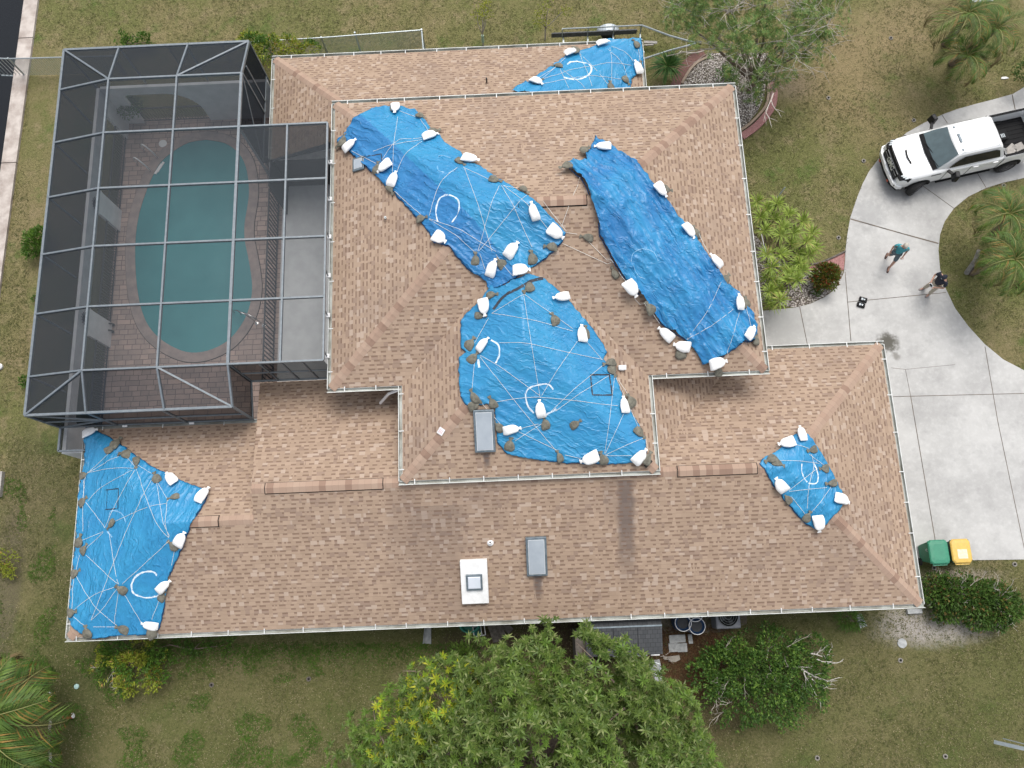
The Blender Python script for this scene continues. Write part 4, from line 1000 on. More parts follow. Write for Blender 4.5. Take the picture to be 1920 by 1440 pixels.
# steps at the corners (south east and north east)
beam((GX1, GY0, 2.7), (GX1, FY[-1], 3.0), .06, .07); beam((FX1, FY[-1], 3.0), (FX1, FY[-1], ZF), .09, .07, nm='post')
screen([(GX1, GY0, 2.7), (GX1, FY[-1], 3.0), (FX1, FY[-1], ZF), (GX1, GY0, ZE)], 'screenw')
screen([(FX1, FY[-1], 2.95), (FX2, FY[-1], 2.95), (FX2, FY[-1], ZF), (FX1, FY[-1], ZF)], 'screenw')
for x in (-8.4, XE, -7.0): beam((x, FY[-1], 2.95), (x, FY[-1], ZF), .05, .05, nm='post')
beam((FX1, FY[-1], 4.0), (FX2, FY[-1], 4.0), .05, .05); beam((FX1, FY[-1] - .01, 2.98), (FX2, FY[-1] - .01, 2.98), .06, .06)
screen([(GX1, FY[1], 2.65), (GX1, GY1, 2.65), (GX1, GY1, ZE), (FX1, FY[0], ZF), (FX1, FY[1], ZF)], 'screenw')
beam((GX1, FY[1], 2.66), (GX1, GY1, 2.66), .05, .07); beam((GX1, FY[0], 2.66), (GX1, FY[0], ZF), .06, .06, nm='post'); beam((FX1, FY[0], ZF), (GX1, FY[1], 2.7), .05, .05)
beam((GX1, GY1, 0), (GX1, GY1, ZE), .06, .06, nm='post'); beam((FX1, FY[1], 0), (FX1, FY[1], ZF), .08, .08, nm='post')
beam((GX1, 18.6, 2.66), (GX1, 18.6, 4.9), .05, .05, nm='post')
screen([(FX1, FY[1], 2.65), (FX2, FY[1], 3.6), (FX2, FY[1], ZF), (FX1, FY[1], ZF)], 'screenw')
y = FY[-1] + .3
while y < FY[1]:
    g = MB(); g.box((UX0 - .12, y, UE + .05), (.14, .14, .06)); g.build('bracket', 'white', cage)
    beam((UX0 - .14, y, UE + .06), (FX2 + .01, y, ZF - .05), .04, .04, nm='post'); y += 1.42
# nook by the house
NK = 5.22
for a, b_ in [((GX0, NK), (GX0, GY0)), ((GX0, NK), (LX0, NK)), ((LX0 - .02, NK), (LX0 - .02, GY0))]: beam((*a, 2.6), (*b_, 2.6), .07, .08)
screen([(GX0, NK, 2.6), (LX0, NK, 2.6), (LX0, GY0, 2.6), (GX0, GY0, 2.6)])
g = MB(); g.box(((GX0 + LX0) / 2, NK, 1.2), (LX0 - GX0, .1, 2.4)); g.build('wall', 'whitewall', cage)
screen([(GX0, NK + .06, 0), (GX0, GY0, 0), (GX0, GY0, 2.55), (GX0, NK + .06, 2.55)], 'screenw')
# white masonry with arched openings and dark railings
def arch_wall(axis, fixed, lo, hi, openings, z1=2.5, t=.12):
    cuts = []
    for (a, c, ra, rc) in openings: cuts.append((a, c, ra, rc))
    def put(u0, u1, za, zb):
        g = MB(); s = (u1 - u0, t, zb - za) if axis == 'x' else (t, u1 - u0, zb - za)
        c = ((u0 + u1) / 2, fixed, (za + zb) / 2) if axis == 'x' else (fixed, (u0 + u1) / 2, (za + zb) / 2)
        g.box(c, s); return g
    prev = lo
    for (a, c, ra, rc) in cuts:
        if a > prev + .01: put(prev, a, 0, z1).build('wall', 'whitewall', cage)
        # header with curved shoulders
        prof = []
        top = 2.02
        for k in range(9): t_ = k / 8 * math.pi / 2; prof.append((a + ra * (1 - math.sin(t_)), top - ra * .8 * (1 - math.cos(t_))))
        prof = [(a + ra * (1 - math.cos(k / 8 * math.pi / 2)), top - ra * (1 - math.sin(k / 8 * math.pi / 2))) for k in range(9)]
        prof += [(c - rc * (1 - math.cos(math.pi / 2 - k / 8 * math.pi / 2)), top - rc * (1 - math.sin(math.pi / 2 - k / 8 * math.pi / 2))) for k in range(9)]
        g = MB()
        for (u0, z0), (u1, z0b) in zip(prof, prof[1:]):
            if u1 - u0 < 1e-4: continue
            for s in (-t / 2, t / 2):
                q = [(u0, z0), (u1, z0b), (u1, z1), (u0, z1)]
                g.poly([(u, fixed + s, z) if axis == 'x' else (fixed + s, u, z) for u, z in q])
            q = [(u0, -t / 2, z0), (u1, -t / 2, z0b), (u1, t / 2, z0b), (u0, t / 2, z0)]
            g.poly([(u, fixed + v, z) if axis == 'x' else (fixed + v, u, z) for u, v, z in q])
            q = [(u0, -t / 2, z1), (u1, -t / 2, z1), (u1, t / 2, z1), (u0, t / 2, z1)]
            g.poly([(u, fixed + v, z) if axis == 'x' else (fixed + v, u, z) for u, v, z in q])
        g.build('arched_header', 'whitewall', cage)
        g = MB(); n = int((c - a) / .12)
        P = lambda u, z: (u, fixed, z) if axis == 'x' else (fixed, u, z)
        g.bar(P(a, 1.0), P(c, 1.0), .05, .05); g.bar(P(a, .12), P(c, .12), .04, .04)
        for k in range(1, n): u = a + (c - a) * k / n; g.bar(P(u, .12), P(u, 1.0), .022, .022)
        g.build('railing', 'dark', cage); prev = c
    if hi > prev + .01: put(prev, hi, 0, z1).build('wall', 'whitewall', cage)
arch_wall('y', GX0 + .12, NK + .06, GY1 - .1, [(6.3, 9.75, .2, .5), (10.75, 14.7, .5, .5), (15.6, 18.9, .5, .3)])
arch_wall('x', GY1 - .1, GX0 + .2, GX1, [(-15.3, -12.5, .25, 1.2)])
# pool deck
def deck_mat():
    m, nt, b = newmat('stamped slate deck'); p = Pos(nt)
    br = nt.nodes.new('ShaderNodeTexBrick'); br.offset = .37; br.squash = 1.6; br.squash_frequency = 3; br.inputs['Scale'].default_value = 1
    br.inputs['Brick Width'].default_value = .34; br.inputs['Row Height'].default_value = .21; br.inputs['Mortar Size'].default_value = .012
    br.inputs['Color1'].default_value = (.46, .34, .29, 1); br.inputs['Color2'].default_value = (.31, .235, .205, 1); br.inputs['Mortar'].default_value = (.13, .10, .09, 1)
    wv = nt.nodes.new('ShaderNodeVectorMath'); wv.operation = 'ADD'
    nn = nt.nodes.new('ShaderNodeTexNoise'); nn.inputs['Scale'].default_value = 2.5; L(nt, p, nn.inputs['Vector'])
    s = nt.nodes.new('ShaderNodeVectorMath'); s.operation = 'SCALE'; s.inputs['Scale'].default_value = .06; L(nt, nn.outputs['Color'], s.inputs[0])
    L(nt, p, wv.inputs[0]); L(nt, s.outputs[0], wv.inputs[1]); L(nt, wv.outputs[0], br.inputs['Vector'])
    c = Mix(nt, Mth(nt, 'MULTIPLY', Ramp(nt, Noise(nt, p, 1.8, 5), .4, .7), .4), br.outputs[0], (.20, .17, .155))
    L(nt, c, b.inputs['Base Color']); b.inputs['Roughness'].default_value = .8; return m
g = MB(); g.prism([(GX0 - .05, NK), (LX0 + .5, NK), (LX0 + .5, GY0), (-8.9, GY0), (-8.9, 16.4), (-8.9, GY1 + .05), (GX0 - .05, GY1 + .05)], -.05, .03)
struct(g, 'pool_deck', deck_mat())
g = MB(); g.prism([(GX1, FY[-1] - .3), (UX0 + .5, FY[-1] - .3), (UX0 + .5, 16.4), (GX1, 16.4)], .0, .06)
struct(g, 'lanai_floor', mat('lanai slab', (.62, .63, .63), .8, (.54, .55, .55), 2))
POOL = [(388,262),(355,267),(325,284),(301,305),(284,335),(272,365),(261,400),(255,435),(253,470),(254,510),(258,550),(266,585),(278,612),(297,634),(322,651),(350,662),(380,662),(410,652),(434,636),(455,610),(469,580),(475,545),(473,515),(467,480),(461,450),(461,420),(465,395),(469,365),(467,332),(460,305),(446,284),(422,268)]
PW = [W(*p) for p in POOL]; PW = [Vector(p) for p in smooth_pts([tuple(p) for p in PW + [PW[0]]], 3)][:-1]
cen = sum(PW, Vector()) / len(PW)
m, nt, b = newmat('pool water'); p = Pos(nt)
L(nt, Mix(nt, Ramp(nt, Noise(nt, p, .35, 3), .35, .7), (.038, .215, .235), (.055, .265, .285)), b.inputs['Base Color']); b.inputs['Roughness'].default_value = .18
Bump(nt, b, Noise(nt, p, 5, 4), .12, .03)
g = MB(); g.prism([(p_.x, p_.y) for p_ in PW], -.02, .038); pw = struct(g, 'pool_water', m)
def offs(P, d):
    out = []
    n = len(P)
    for i in range(n):
        t = (P[(i + 1) % n] - P[i - 1]).normalized(); nn = Vector((t.y, -t.x, 0))
        if nn.dot(P[i] - cen) < 0 and abs(nn.dot((P[i] - cen).normalized())) > .2: nn = -nn
        out.append(P[i] + nn * d)
    return out
ar = sum(PW[i].x * PW[(i + 1) % len(PW)].y - PW[(i + 1) % len(PW)].x * PW[i].y for i in range(len(PW)))
def offs(P, d):
    n = len(P); sg = 1 if ar > 0 else -1; out = []
    for i in range(n):
        t = (P[(i + 1) % n] - P[i - 1]).normalized(); out.append(P[i] + Vector((t.y, -t.x, 0)) * sg * d)
    return out
O = offs(PW, .36); I2 = offs(PW, -.03); O1 = offs(PW, .385)
g = MB(); n = len(PW)
for i in range(n):
    j = (i + 1) % n; z = .062
    g.poly([(I2[i].x, I2[i].y, z), (I2[j].x, I2[j].y, z), (O[j].x, O[j].y, z), (O[i].x, O[i].y, z)])
    g.poly([(I2[i].x, I2[i].y, .0), (I2[j].x, I2[j].y, .0), (I2[j].x, I2[j].y, z), (I2[i].x, I2[i].y, z)])
    g.cur = 1; g.poly([(O[i].x, O[i].y, z - .004), (O[j].x, O[j].y, z - .004), (O1[j].x, O1[j].y, .03), (O1[i].x, O1[i].y, .03)]); g.cur = 0
tag(g.build('pool_coping', [mat('coping', (.34, .27, .245), .8, (.24, .20, .185), 3), mat('coping joint', (.05, .045, .04), .9)]), 'brown slate border ring around the kidney shaped swimming pool', 'pool coping')
# pool ladder, grab rails, skimmer lid
def loop_rail(a, b_, h, par):
    g = MB(); P = []
    for k in range(13):
        t = k / 12; q = a.lerp(b_, t); q.z = .05 + h * math.sin(math.pi * min(1, t * 1.0)) ** .55; P.append(q)
    g.tube(P, .03, 6); g.build('rail', 'white', par, smooth=True)
ld = thing('pool_ladder', 'stainless steel ladder with two curved rails at the upper left of the pool', 'pool ladder', tuple(W(285, 310)))
loop_rail(W(297, 297), W(272, 284), .75, ld); loop_rail(W(284, 322), W(258, 308), .75, ld)
g = MB(); g.box(W(298, 318) + Vector((0, 0, .05)), (.10, .5, .03), Matrix.Rotation(-.5, 3, 'Z')); g.build('step', 'white', ld)
g = MB(); g.box(W(302, 314) + Vector((0, 0, .045)), (.10, .5, .03), Matrix.Rotation(-.5, 3, 'Z')); g.build('step', 'white', ld)
gr = thing('grab_rail', 'stainless steel handrail at the lower right edge of the pool', 'handrail', tuple(W(475, 605)))
for dx in (0, 13):
    a, c = W(482 + dx, 607 + dx * .3), W(440 + dx, 586 + dx * .3); g = MB()
    g.tube([a, a + Vector((0, 0, .55)), a.lerp(c, .25) + Vector((0, 0, .85)), a.lerp(c, .6) + Vector((0, 0, .8)), c + Vector((0, 0, .3)), c + Vector((0, 0, .04))], .024, 6); g.build('rail', 'steel', gr, smooth=True)
    g = MB(); g.lathe([(.07, .03), (.07, .055), (.03, .06)], a, 12); g.build('escutcheon', 'steel', gr)
g = MB(); g.lathe([(.17, .02), (.17, .045), (.15, .05), (.0, .05)], W(306, 270), 20); tag(g.build('skimmer_lid', 'white'), 'round white skimmer lid on the pool deck above the ladder', 'lid')
g = MB()   # pickets between lanai and pool
A, B = Vector((-9.5, 7.6, 0)), Vector((-9.5, 15.6, 0)); nb_ = 46
g.bar(A + Vector((0, 0, 1.35)), B + Vector((0, 0, 1.35)), .05, .05); g.bar(A + Vector((0, 0, .12)), B + Vector((0, 0, .12)), .04, .04)
for k in range(nb_ + 1): q = A.lerp(B, k / nb_); g.bar(q + Vector((0, 0, .05)), q + Vector((0, 0, 1.35)), .05, .02)
tag(g.build('pool_fence', 'dark', None, org=A), 'dark slatted railing between the pool deck and the grey lanai floor', 'railing')
bx = thing('privacy_panel', 'dark screened corner partition at the upper end of the lanai', 'partition', (-9.9, 17.4, 0))
g = MB(); g.box((-9.6, 17.42, 1.28), (1.0, .05, 2.5)); g.build('panel', 'dark', bx)
g = MB(); g.box((-10.08, 17.42, 1.28), (.06, .06, 2.56)); g.build('post', 'bronze', bx)
g = MB(); g.box((-9.15, 16.2, 1.25), (.05, 2.2, 2.5)); g.build('panel', 'dark', bx)
g = MB(); g.box((-8.0, 16.38, 1.2), (2.9, .06, 2.4)); g.build('panel', 'dark', bx)
pc_ = W(207, 612); cr = thing('garden_cart', 'dark two-wheeled cart leaning by the lower white pillar inside the pool cage', 'cart', tuple(pc_))
g = MB(); g.tube([pc_ + Vector((-.75, .45, 1.0)), pc_ + Vector((-.4, .25, .75)), pc_ + Vector((0, 0, .2))], .025, 5); g.build('handle', 'black', cr)
g = MB(); g.tube([pc_ + Vector((-.75, .2, 1.0)), pc_ + Vector((-.4, .02, .75)), pc_ + Vector((0, -.22, .2))], .025, 5); g.build('handle', 'black', cr)
g = MB(); g.box(pc_ + Vector((-.15, 0, .42)), (.45, .3, .12), Matrix.Rotation(-.4, 3, 'Y')); g.build('tray', 'dark', cr)
for dy in (.02, -.26):
    g = MB(); c = pc_ + Vector((.06, dy, .17)); g.tube([c + Vector((.15 * math.cos(a), 0, .15 * math.sin(a))) for a in [2 * math.pi * k / 16 for k in range(17)]], .035, 6, False); g.build('wheel', 'rubber', cr)
for px, py, lb in ((178, 381, 'dark spiky wall ornament on the upper white pillar of the pool cage'), (158, 597, 'dark spiky wall ornament on the lower white pillar of the pool cage')):
    c = W(px, py, 2.2); c.x = GX0 + .24; g = MB(); g.lathe([(.02, -.02), (.09, 0), (.02, .02)], c, 12)
    for k in range(12):
        a = k * math.pi / 6; g.bar(c, c + Vector((.03, .24 * math.cos(a), .24 * math.sin(a))), .022, .012)
    tag(g.build('wall_ornament', 'dark', None, org=c), lb, 'ornament')
# ------------------------------------------------------------------ foliage generators
def leaf(g, p, d, up, ln, wd, droop=.15, fold=.15):
    d = d.normalized(); s = d.cross(up)
    if s.length < 1e-3: s = d.orthogonal()
    s.normalize(); u2 = s.cross(d)
    a = p; m_ = p + d * ln * .45 - u2 * 0; t = p + d * ln - u2 * ln * droop
    b = len(g.v); g.v += [a, m_ + s * wd / 2 + u2 * wd * fold, t, m_ - s * wd / 2 + u2 * wd * fold]
    g.f.append([b, b + 1, b + 2, b + 3]); g.mi.append(g.cur); g.uv.append(None)
def rosette(g, p, axis, r, ln, wd, n, spread=1.0, droop=.3):
    axis = axis.normalized(); x = axis.orthogonal().normalized(); y = axis.cross(x); ph = r.random() * 6
    for k in range(n):
        a = ph + 2 * math.pi * k / n + r.uniform(-.25, .25); el = r.uniform(.15, .75) * (2 - spread)
        d = (x * math.cos(a) + y * math.sin(a)) * math.cos(el) + axis * math.sin(el)
        leaf(g, p, d, axis, ln * r.uniform(.75, 1.15), wd, droop)
def rdir(r):
    z = r.uniform(-1, 1); a = r.random() * 2 * math.pi; q = math.sqrt(1 - z * z); return Vector((q * math.cos(a), q * math.sin(a), z))
M['mango'] = leafmat('glossy whorled leaves', (.072, .125, .024), (.155, .220, .045), (.25, .29, .11), .16)
M['mango_y'] = leafmat('yellow young leaves', (.28, .36, .030), (.48, .46, .035), (.20, .32, .03), .4)
M['mango_g'] = leafmat('bright green leaves', (.10, .185, .028), (.17, .26, .045))
M['bush'] = leafmat('dark shrub leaves', (.040, .100, .016), (.100, .185, .032), (.18, .29, .05), .18)
M['bush2'] = leafmat('yellow green shrub leaves', (.20, .25, .03), (.36, .40, .05), (.42, .26, .08), .10)
M['hedge'] = leafmat('hedge leaves', (.045, .10, .018), (.11, .19, .035), (.20, .13, .04), .10)
M['croton'] = leafmat('red and green leaves', (.13, .14, .02), (.07, .12, .02), (.26, .05, .02), .22)
M['drac'] = leafmat('yellow green strap leaves', (.20, .30, .04), (.36, .46, .09), (.42, .36, .12), .10)
M['yucca'] = leafmat('dark spiky leaves', (.05, .13, .03), (.11, .22, .05))
M['palm'] = leafmat('palm leaflets', (.055, .12, .02), (.14, .21, .035), (.32, .20, .05), .12)
M['palmold'] = leafmat('drying palm leaflets', (.13, .115, .04), (.19, .15, .06), (.24, .17, .09), .3)
M['oleander'] = leafmat('narrow green leaves', (.11, .21, .05), (.20, .30, .08), (.34, .33, .11), .18)
M['weed'] = leafmat('weeds', (.06, .14, .018), (.12, .22, .03))
M['weedy'] = leafmat('yellow weeds', (.22, .27, .03), (.34, .33, .05))
M['dryleaf'] = leafmat('fallen brown leaves', (.14, .07, .035), (.22, .13, .07))
def trunk_obj(par, base, tops, r0, m='bark', name='trunk', sd=1):
    r = random.Random(sd); g = MB(); base = Vector(base)
    h0 = base + Vector((0, 0, min(t.z for t in tops) * .35)); g.tube([base, base.lerp(h0, .5) + Vector((.04, .02, 0)), h0], [r0, r0 * .85, r0 * .75], 8)
    for t in tops:
        mid = h0.lerp(t, .5) + Vector((r.uniform(-.2, .2), r.uniform(-.2, .2), .1)); g.tube([h0, mid, t], [r0 * .55, r0 * .35, r0 * .1], 6)
    return g.build(name, m, par)
# big whorled-leaf tree along the bottom edge
def big_tree():
    r = random.Random(11)
    lumps = [(1040,1262,4.8,1.5),(1095,1215,4.5,.75),(960,1330,4.8,2.1),(1120,1320,5.0,2.0),(850,1330,4.0,1.55),(800,1290,3.6,.9),(880,1262,3.3,.6),(730,1390,3.0,1.5),(1225,1350,3.6,1.5),(1000,1420,5.6,2.6),(1160,1430,4.8,2.2),(860,1420,4.6,2.2),(680,1440,2.6,1.3),(1270,1400,3.0,1.1),(1010,1500,6.0,3),(1200,1500,4.6,2.4),(820,1500,4.4,2.5),(1265,1325,2.6,.8),(1180,1290,3.8,1.1),(940,1275,3.9,.9)]
    base = W(1010, 1440, 0); root = thing('mango_tree', 'large spreading tree with whorled leaves at the bottom centre edge', 'tree', tuple(base))
    L3 = [(W(x, y, z), rr) for x, y, z, rr in lumps]
    trunk_obj(root, base, [c for c, _ in L3], .28)
    g = MB(); gb = MB()
    ycen = [W(800, 1345, 4), W(830, 1300, 4), W(770, 1380, 3.6)]
    for ci, (c, rad) in enumerate(L3):
        n = int(112 * rad * rad) + 10
        for i in range(n):
            d = rdir(r)
            if d.z < -.35: d.z = -d.z
            k = rad * (1 - .42 * r.random() ** 1.6) * (1 + .25 * noise.noise(d * 2.2 + c))
            p = c + Vector((d.x, d.y, d.z * .62)) * k
            if any((p - c2).length < r2 * .45 for j, (c2, r2) in enumerate(L3) if j != ci): continue
            if noise.noise(p * 1.25) < -.22 + .1 * d.z: continue
            yl = min((p - q).length for q in ycen); g.cur = 0
            if yl < 1.5 and r.random() < .70 - yl * .36: g.cur = 1
            elif r.random() < .10 or (p.x < -4 and r.random() < .5) or (p.x > 5 and r.random() < .25): g.cur = 2
            ax = (d * .8 + Vector((0, 0, 1.0)) + rdir(r) * .3)
            rosette(g, p, ax, r, .205 * r.uniform(.7, 1.2), .060, r.randint(8, 10), 1.05, .22)
    g.build('crown', ['mango', 'mango_y', 'mango_g'], root)
    g = MB()
    for k in range(26):
        c, rad = r.choice(L3); a = c + rdir(r) * rad * .4; q = c + Vector((rdir(r).x, rdir(r).y, .35)) * rad * .9; g.tube([a, a.lerp(q, .5) + rdir(r) * .15, q], [.035, .02, .008], 4)
    g.build('twigs', 'bark', root)
big_tree()
def shrub(name, label, cat, lumps, m, lsz=(.09, .045), dens=420, base=None, twigs=0, twm='palebark', seed=1, squash=.7, gap=-.3, group=None, mats=None, hull=.4):
    r = random.Random(seed); L3 = [(W(x, y, z), rr) for x, y, z, rr in lumps]
    base = base or W(lumps[0][0], lumps[0][1], 0); base = Vector(base)
    root = thing(name, label, cat, tuple(base), group)
    trunk_obj(root, base, [c for c, _ in L3], .06, name='stems', sd=seed)
    g = MB()
    for ci, (c, rad) in enumerate(L3):
        n = int(dens * rad * rad * 4)
        for i in range(n):
            d = rdir(r)
            if d.z < -.2: d.z = -d.z
            k = rad * (1 - hull * r.random() ** 1.5) * (1 + .35 * noise.noise(d * 2.6 + c * 2))
            p = c + Vector((d.x, d.y, d.z * squash)) * k
            if p.z < .02: p.z = .02 + r.random() * .1
            if noise.noise(p * 2.3) < gap: continue
            if mats: g.cur = 1 if noise.noise(p * 1.7 + Vector((5, 5, 5))) > .12 else 0
            dd = (d + rdir(r) * .9 + Vector((0, 0, .3))); leaf(g, p, dd, Vector((0, 0, 1)) + rdir(r) * .6, lsz[0] * r.uniform(.7, 1.3), lsz[1] * r.uniform(.7, 1.3), .2)
    g.build('foliage', mats or m, root)
    if twigs:
        g = MB()
        for k in range(twigs):
            c, rad = r.choice(L3); d = rdir(r); d.z = abs(d.z) * .5 + .15
            a = c + d * rad * .5; branchy(g, a, d, rad * r.uniform(.5, .9), .014, r, 2)
        g.build('bare_twigs', twm, root)
    return root
def branchy(g, a, d, ln, rad, r, depth):
    P = [a]; q = a; dd = d.normalized()
    for k in range(3):
        dd = (dd + rdir(r) * .28).normalized(); q = q + dd * ln / 3; P.append(q)
        if depth: 
            if r.random() < .75: branchy(g, q, (dd + rdir(r) * .7), ln * .55, rad * .6, r, depth - 1)
    g.tube(P, [rad, rad * .8, rad * .6, rad * .3], 4)
s1 = shrub('round_shrub', 'dense dark green shrub beside the barrels with bare white branches on its right', 'shrub', [(1385,1231,.9,.95),(1450,1222,.9,1.0),(1350,1270,.9,1.0),(1420,1275,1.1,1.3),(1490,1265,.8,1.1),(1380,1310,.7,1.0),(1460,1310,.7,1.0),(1520,1225,.7,.7),(1520,1300,.5,.6),(1348,1243,.9,.75)], 'bush', (.11, .06), 400, base=W(1430, 1260), twigs=14, seed=3, gap=-.12)
g = MB(); r = random.Random(9)
for a, b_ in [((1478,1245),(1520,1262)),((1500,1255),(1545,1275)),((1505,1255),(1530,1290)),((1520,1225),(1555,1222)),((1530,1235),(1558,1250)),((1515,1262),(1535,1300))]:
    A, B = W(*a, 1.1), W(*b_, .9); branchy(g, A, (B - A), (B - A).length, .028, r, 2)
g.build('dead_branches', mat('bleached wood', (.55, .52, .48), .9), s1)
shrub('hedge', 'leafy low hedge right of the house corner below the bins', 'hedge', [(1755,1108,.5,.6),(1790,1115,.55,.75),(1830,1122,.5,.75),(1870,1130,.5,.65),(1890,1140,.4,.5),(1770,1135,.4,.6),(1830,1150,.4,.6),(1865,1152,.4,.55)], 'hedge', (.13, .06), 520, base=W(1820, 1130), twigs=26, seed=5, gap=-.4)
shrub('croton_bush', 'small round red and green bush in the gravel by the driveway', 'bush', [(1547,519,.55,.52),(1558,510,.5,.3),(1538,528,.5,.3)], 'croton', (.12, .045), 1300, base=W(1547, 522), seed=6, gap=-.6)
shrub('yellow_shrub', 'yellow green arching shrub below the left end of the front gutter', 'shrub', [(215,1225,.7,.6),(250,1245,.8,.75),(280,1220,.7,.7),(200,1250,.5,.5),(240,1280,.5,.5),(290,1265,.5,.55)], 'bush2', (.13, .05), 480, base=W(250, 1245), twigs=3, seed=8, gap=-.1, mats=['bush2', 'weed'], hull=.7)
shrub('green_shrub', 'low dark green plants under the front gutter right of the yellow shrub', 'shrub', [(335,1215,.35,.55),(375,1205,.3,.45),(420,1210,.2,.45),(300,1215,.4,.5)], 'weed', (.10, .05), 360, base=W(350, 1215), seed=12, gap=.0)
shrub('flowering_bush', 'yellow tipped green bush between the screen cage and the top roof wing', 'bush', [(478,85,1.6,.55),(505,95,1.7,.65),(540,90,1.4,.55),(580,95,1.2,.45),(460,75,1.3,.35)], 'bush2', (.11, .05), 560, base=W(510, 105), seed=14, gap=-.25, mats=['bush2', 'weed'])
shrub('seawall_bush', 'green bush at the left side of the screen cage', 'bush', [(68,455,.7,.5),(62,468,.5,.4),(76,440,.6,.35)], 'weed', (.12, .05), 620, base=W(66, 460), seed=15, gap=-.3)
shrub('small_bush', 'small green bush at the lower left side of the screen cage', 'bush', [(48,715,.3,.22),(52,728,.3,.18)], 'weed', (.09, .04), 800, base=W(50, 722), seed=16, gap=-.3)
shrub('weed_clump', 'tiny green weed tuft halfway along the left side of the cage', 'weed', [(66,560,.15,.13)], 'weed', (.08, .03), 1200, base=W(66, 562), seed=17, gap=-.5)
shrub('weed_clump', 'yellow green weed clump on the grass left of the tarped corner', 'weed', [(12,1052,.3,.45),(22,1068,.3,.3)], 'bush2', (.12, .04), 500, base=W(14, 1058), seed=18, gap=-.2)
shrub('leafy_sprig', 'bright green leafy sprig behind the top edge of the cage', 'bush', [(228,72,.6,.3),(240,82,.5,.3),(270,75,.4,.35),(285,78,.3,.2)], 'weed', (.11, .05), 520, base=W(238, 84), seed=19, gap=-.1)
shrub('young_rosette', 'bright green young plant just above the big tree crown', 'plant', [(868,1230,.5,.42)], 'mango_g', (.2, .05), 420, base=W(868, 1230), seed=21, gap=-.4, hull=.8)
shrub('grassy_clump', 'dark grassy clump beside the downspout splash block under the front gutter', 'plant', [(1585,1158,.3,.35),(1600,1165,.25,.3)], 'weed', (.2, .025), 500, base=W(1590, 1160), seed=22, gap=-.5)
shrub('gravel_sprig', 'tiny green sprig in the gravel below the croton bush', 'plant', [(1530,548,.12,.14)], 'weed', (.09, .03), 1100, base=W(1530, 548), seed=23, gap=-.5)
shrub('right_edge_bush', 'dark bush cut by the right edge above the driveway', 'bush', [(1925,140,.8,.55)], 'hedge', (.12, .05), 500, base=W(1928, 142), seed=24)
shrub('fern_clump', 'small fern clump in the gravel below the sparse tree', 'plant', [(1358,142,.3,.3),(1372,140,.25,.22)], 'yucca', (.22, .03), 500, base=W(1362, 142), seed=25, hull=.9, gap=-.5)
shrub('potted_shrub', 'leafy shrub in a dark pot in the upper left corner of the pool cage', 'potted plant', [(243,205,1.0,.45),(250,195,1.1,.35)], 'yucca', (.14, .05), 500, base=W(250, 212), seed=26, gap=-.3)
g = MB(); g.lathe([(.16, .03), (.2, .4), (.22, .42), (.18, .42)], W(262, 218), 14); tag(g.build('plant_pot', 'dark'), 'dark round pot beside the potted shrub in the cage corner', 'pot')
# strap-leaf clump
def dracaena(label, pts, m, ln, n, wd=.035, name='dracaena', seed=1, base=None, group=None, cat='plant'):
    r = random.Random(seed); P = [W(*p) for p in pts]; base = base or Vector((P[0].x, P[0].y, 0)); root = thing(name, label, cat, tuple(base), group)
    g = MB(); s = MB()
    for p in P:
        c = Vector((p.x, p.y, p.z)); b0 = Vector((lerp(p.x, base[0], .35), lerp(p.y, base[1], .35), 0)); s.tube([b0, b0.lerp(c, .5) + Vector((.05, .03, 0)), c], [.04, .03, .025], 5)
        ph = r.random() * 6
        for k in range(n):
            a = ph + k * 2.4; el = r.uniform(-.1, 1.2); d = Vector((math.cos(a) * math.cos(el), math.sin(a) * math.cos(el), math.sin(el)))
            l_ = ln * r.uniform(.7, 1.15); m1 = c + d * l_ * .5; s_ = d.cross(Vector((0, 0, 1))).normalized() * wd / 2; t = c + d * l_ - Vector((0, 0, l_ * .28 * math.cos(el)))
            b = len(g.v); g.v += [c, m1 + s_, t, m1 - s_]; g.f.append([b, b + 1, b + 2, b + 3]); g.mi.append(0); g.uv.append(None)
    g.build('leaves', m, root); s.build('stems', 'bark', root); return root
clump = [(1440,392),(1418,378),(1456,408),(1480,398),(1502,415),(1470,425),(1490,440),(1512,452),(1525,462),(1460,440),(1480,462),(1500,475),(1515,480),(1465,478),(1445,498),(1440,520),(1470,505),(1490,500),(1505,505),(1455,530),(1475,528),(1490,525),(1445,550),(1462,548),(1445,572),(1460,565),(1430,430),(1425,405),(1436,480),(1478,515),(1495,490),(1520,440),(1460,380)]
r_ = random.Random(3)
def split_clump(pts, label, seed): dracaena(label, [(x + r_.uniform(-4, 4), y + r_.uniform(-4, 4), r_.uniform(1.0, 2.1)) for x, y in pts], 'drac', .50, 46, .038, seed=seed, base=W(sum(p[0] for p in pts) / len(pts), sum(p[1] for p in pts) / len(pts)), group='yellow green dracaena plants along the right wall')
split_clump([p for p in clump if p[1] < 430], 'upper yellow green strap-leaf clump beside the right gutter', 31)
split_clump([p for p in clump if 430 <= p[1] < 500], 'middle yellow green strap-leaf clump left of the croton bush', 32)
split_clump([p for p in clump if p[1] >= 500], 'lowest yellow green strap-leaf clump by the walkway', 33)
yc = dracaena('dark spiky yucca rosette right of the top roof wing', [(1252, 124, .8)], 'yucca', .88, 110, .055, 'yucca', 35, cat='yucca')
for a, b_ in [((1455, 374, 1.4), (1472, 351, 1.9))]:
    pass
g = MB(); g.tube([W(1458, 370, 1.2), W(1472, 351, 1.6)], .03, 6); tag(g.build('white_pole', 'galv', None, org=W(1460, 368)), 'short pale pole sticking out above the strap-leaf plants', 'pole')
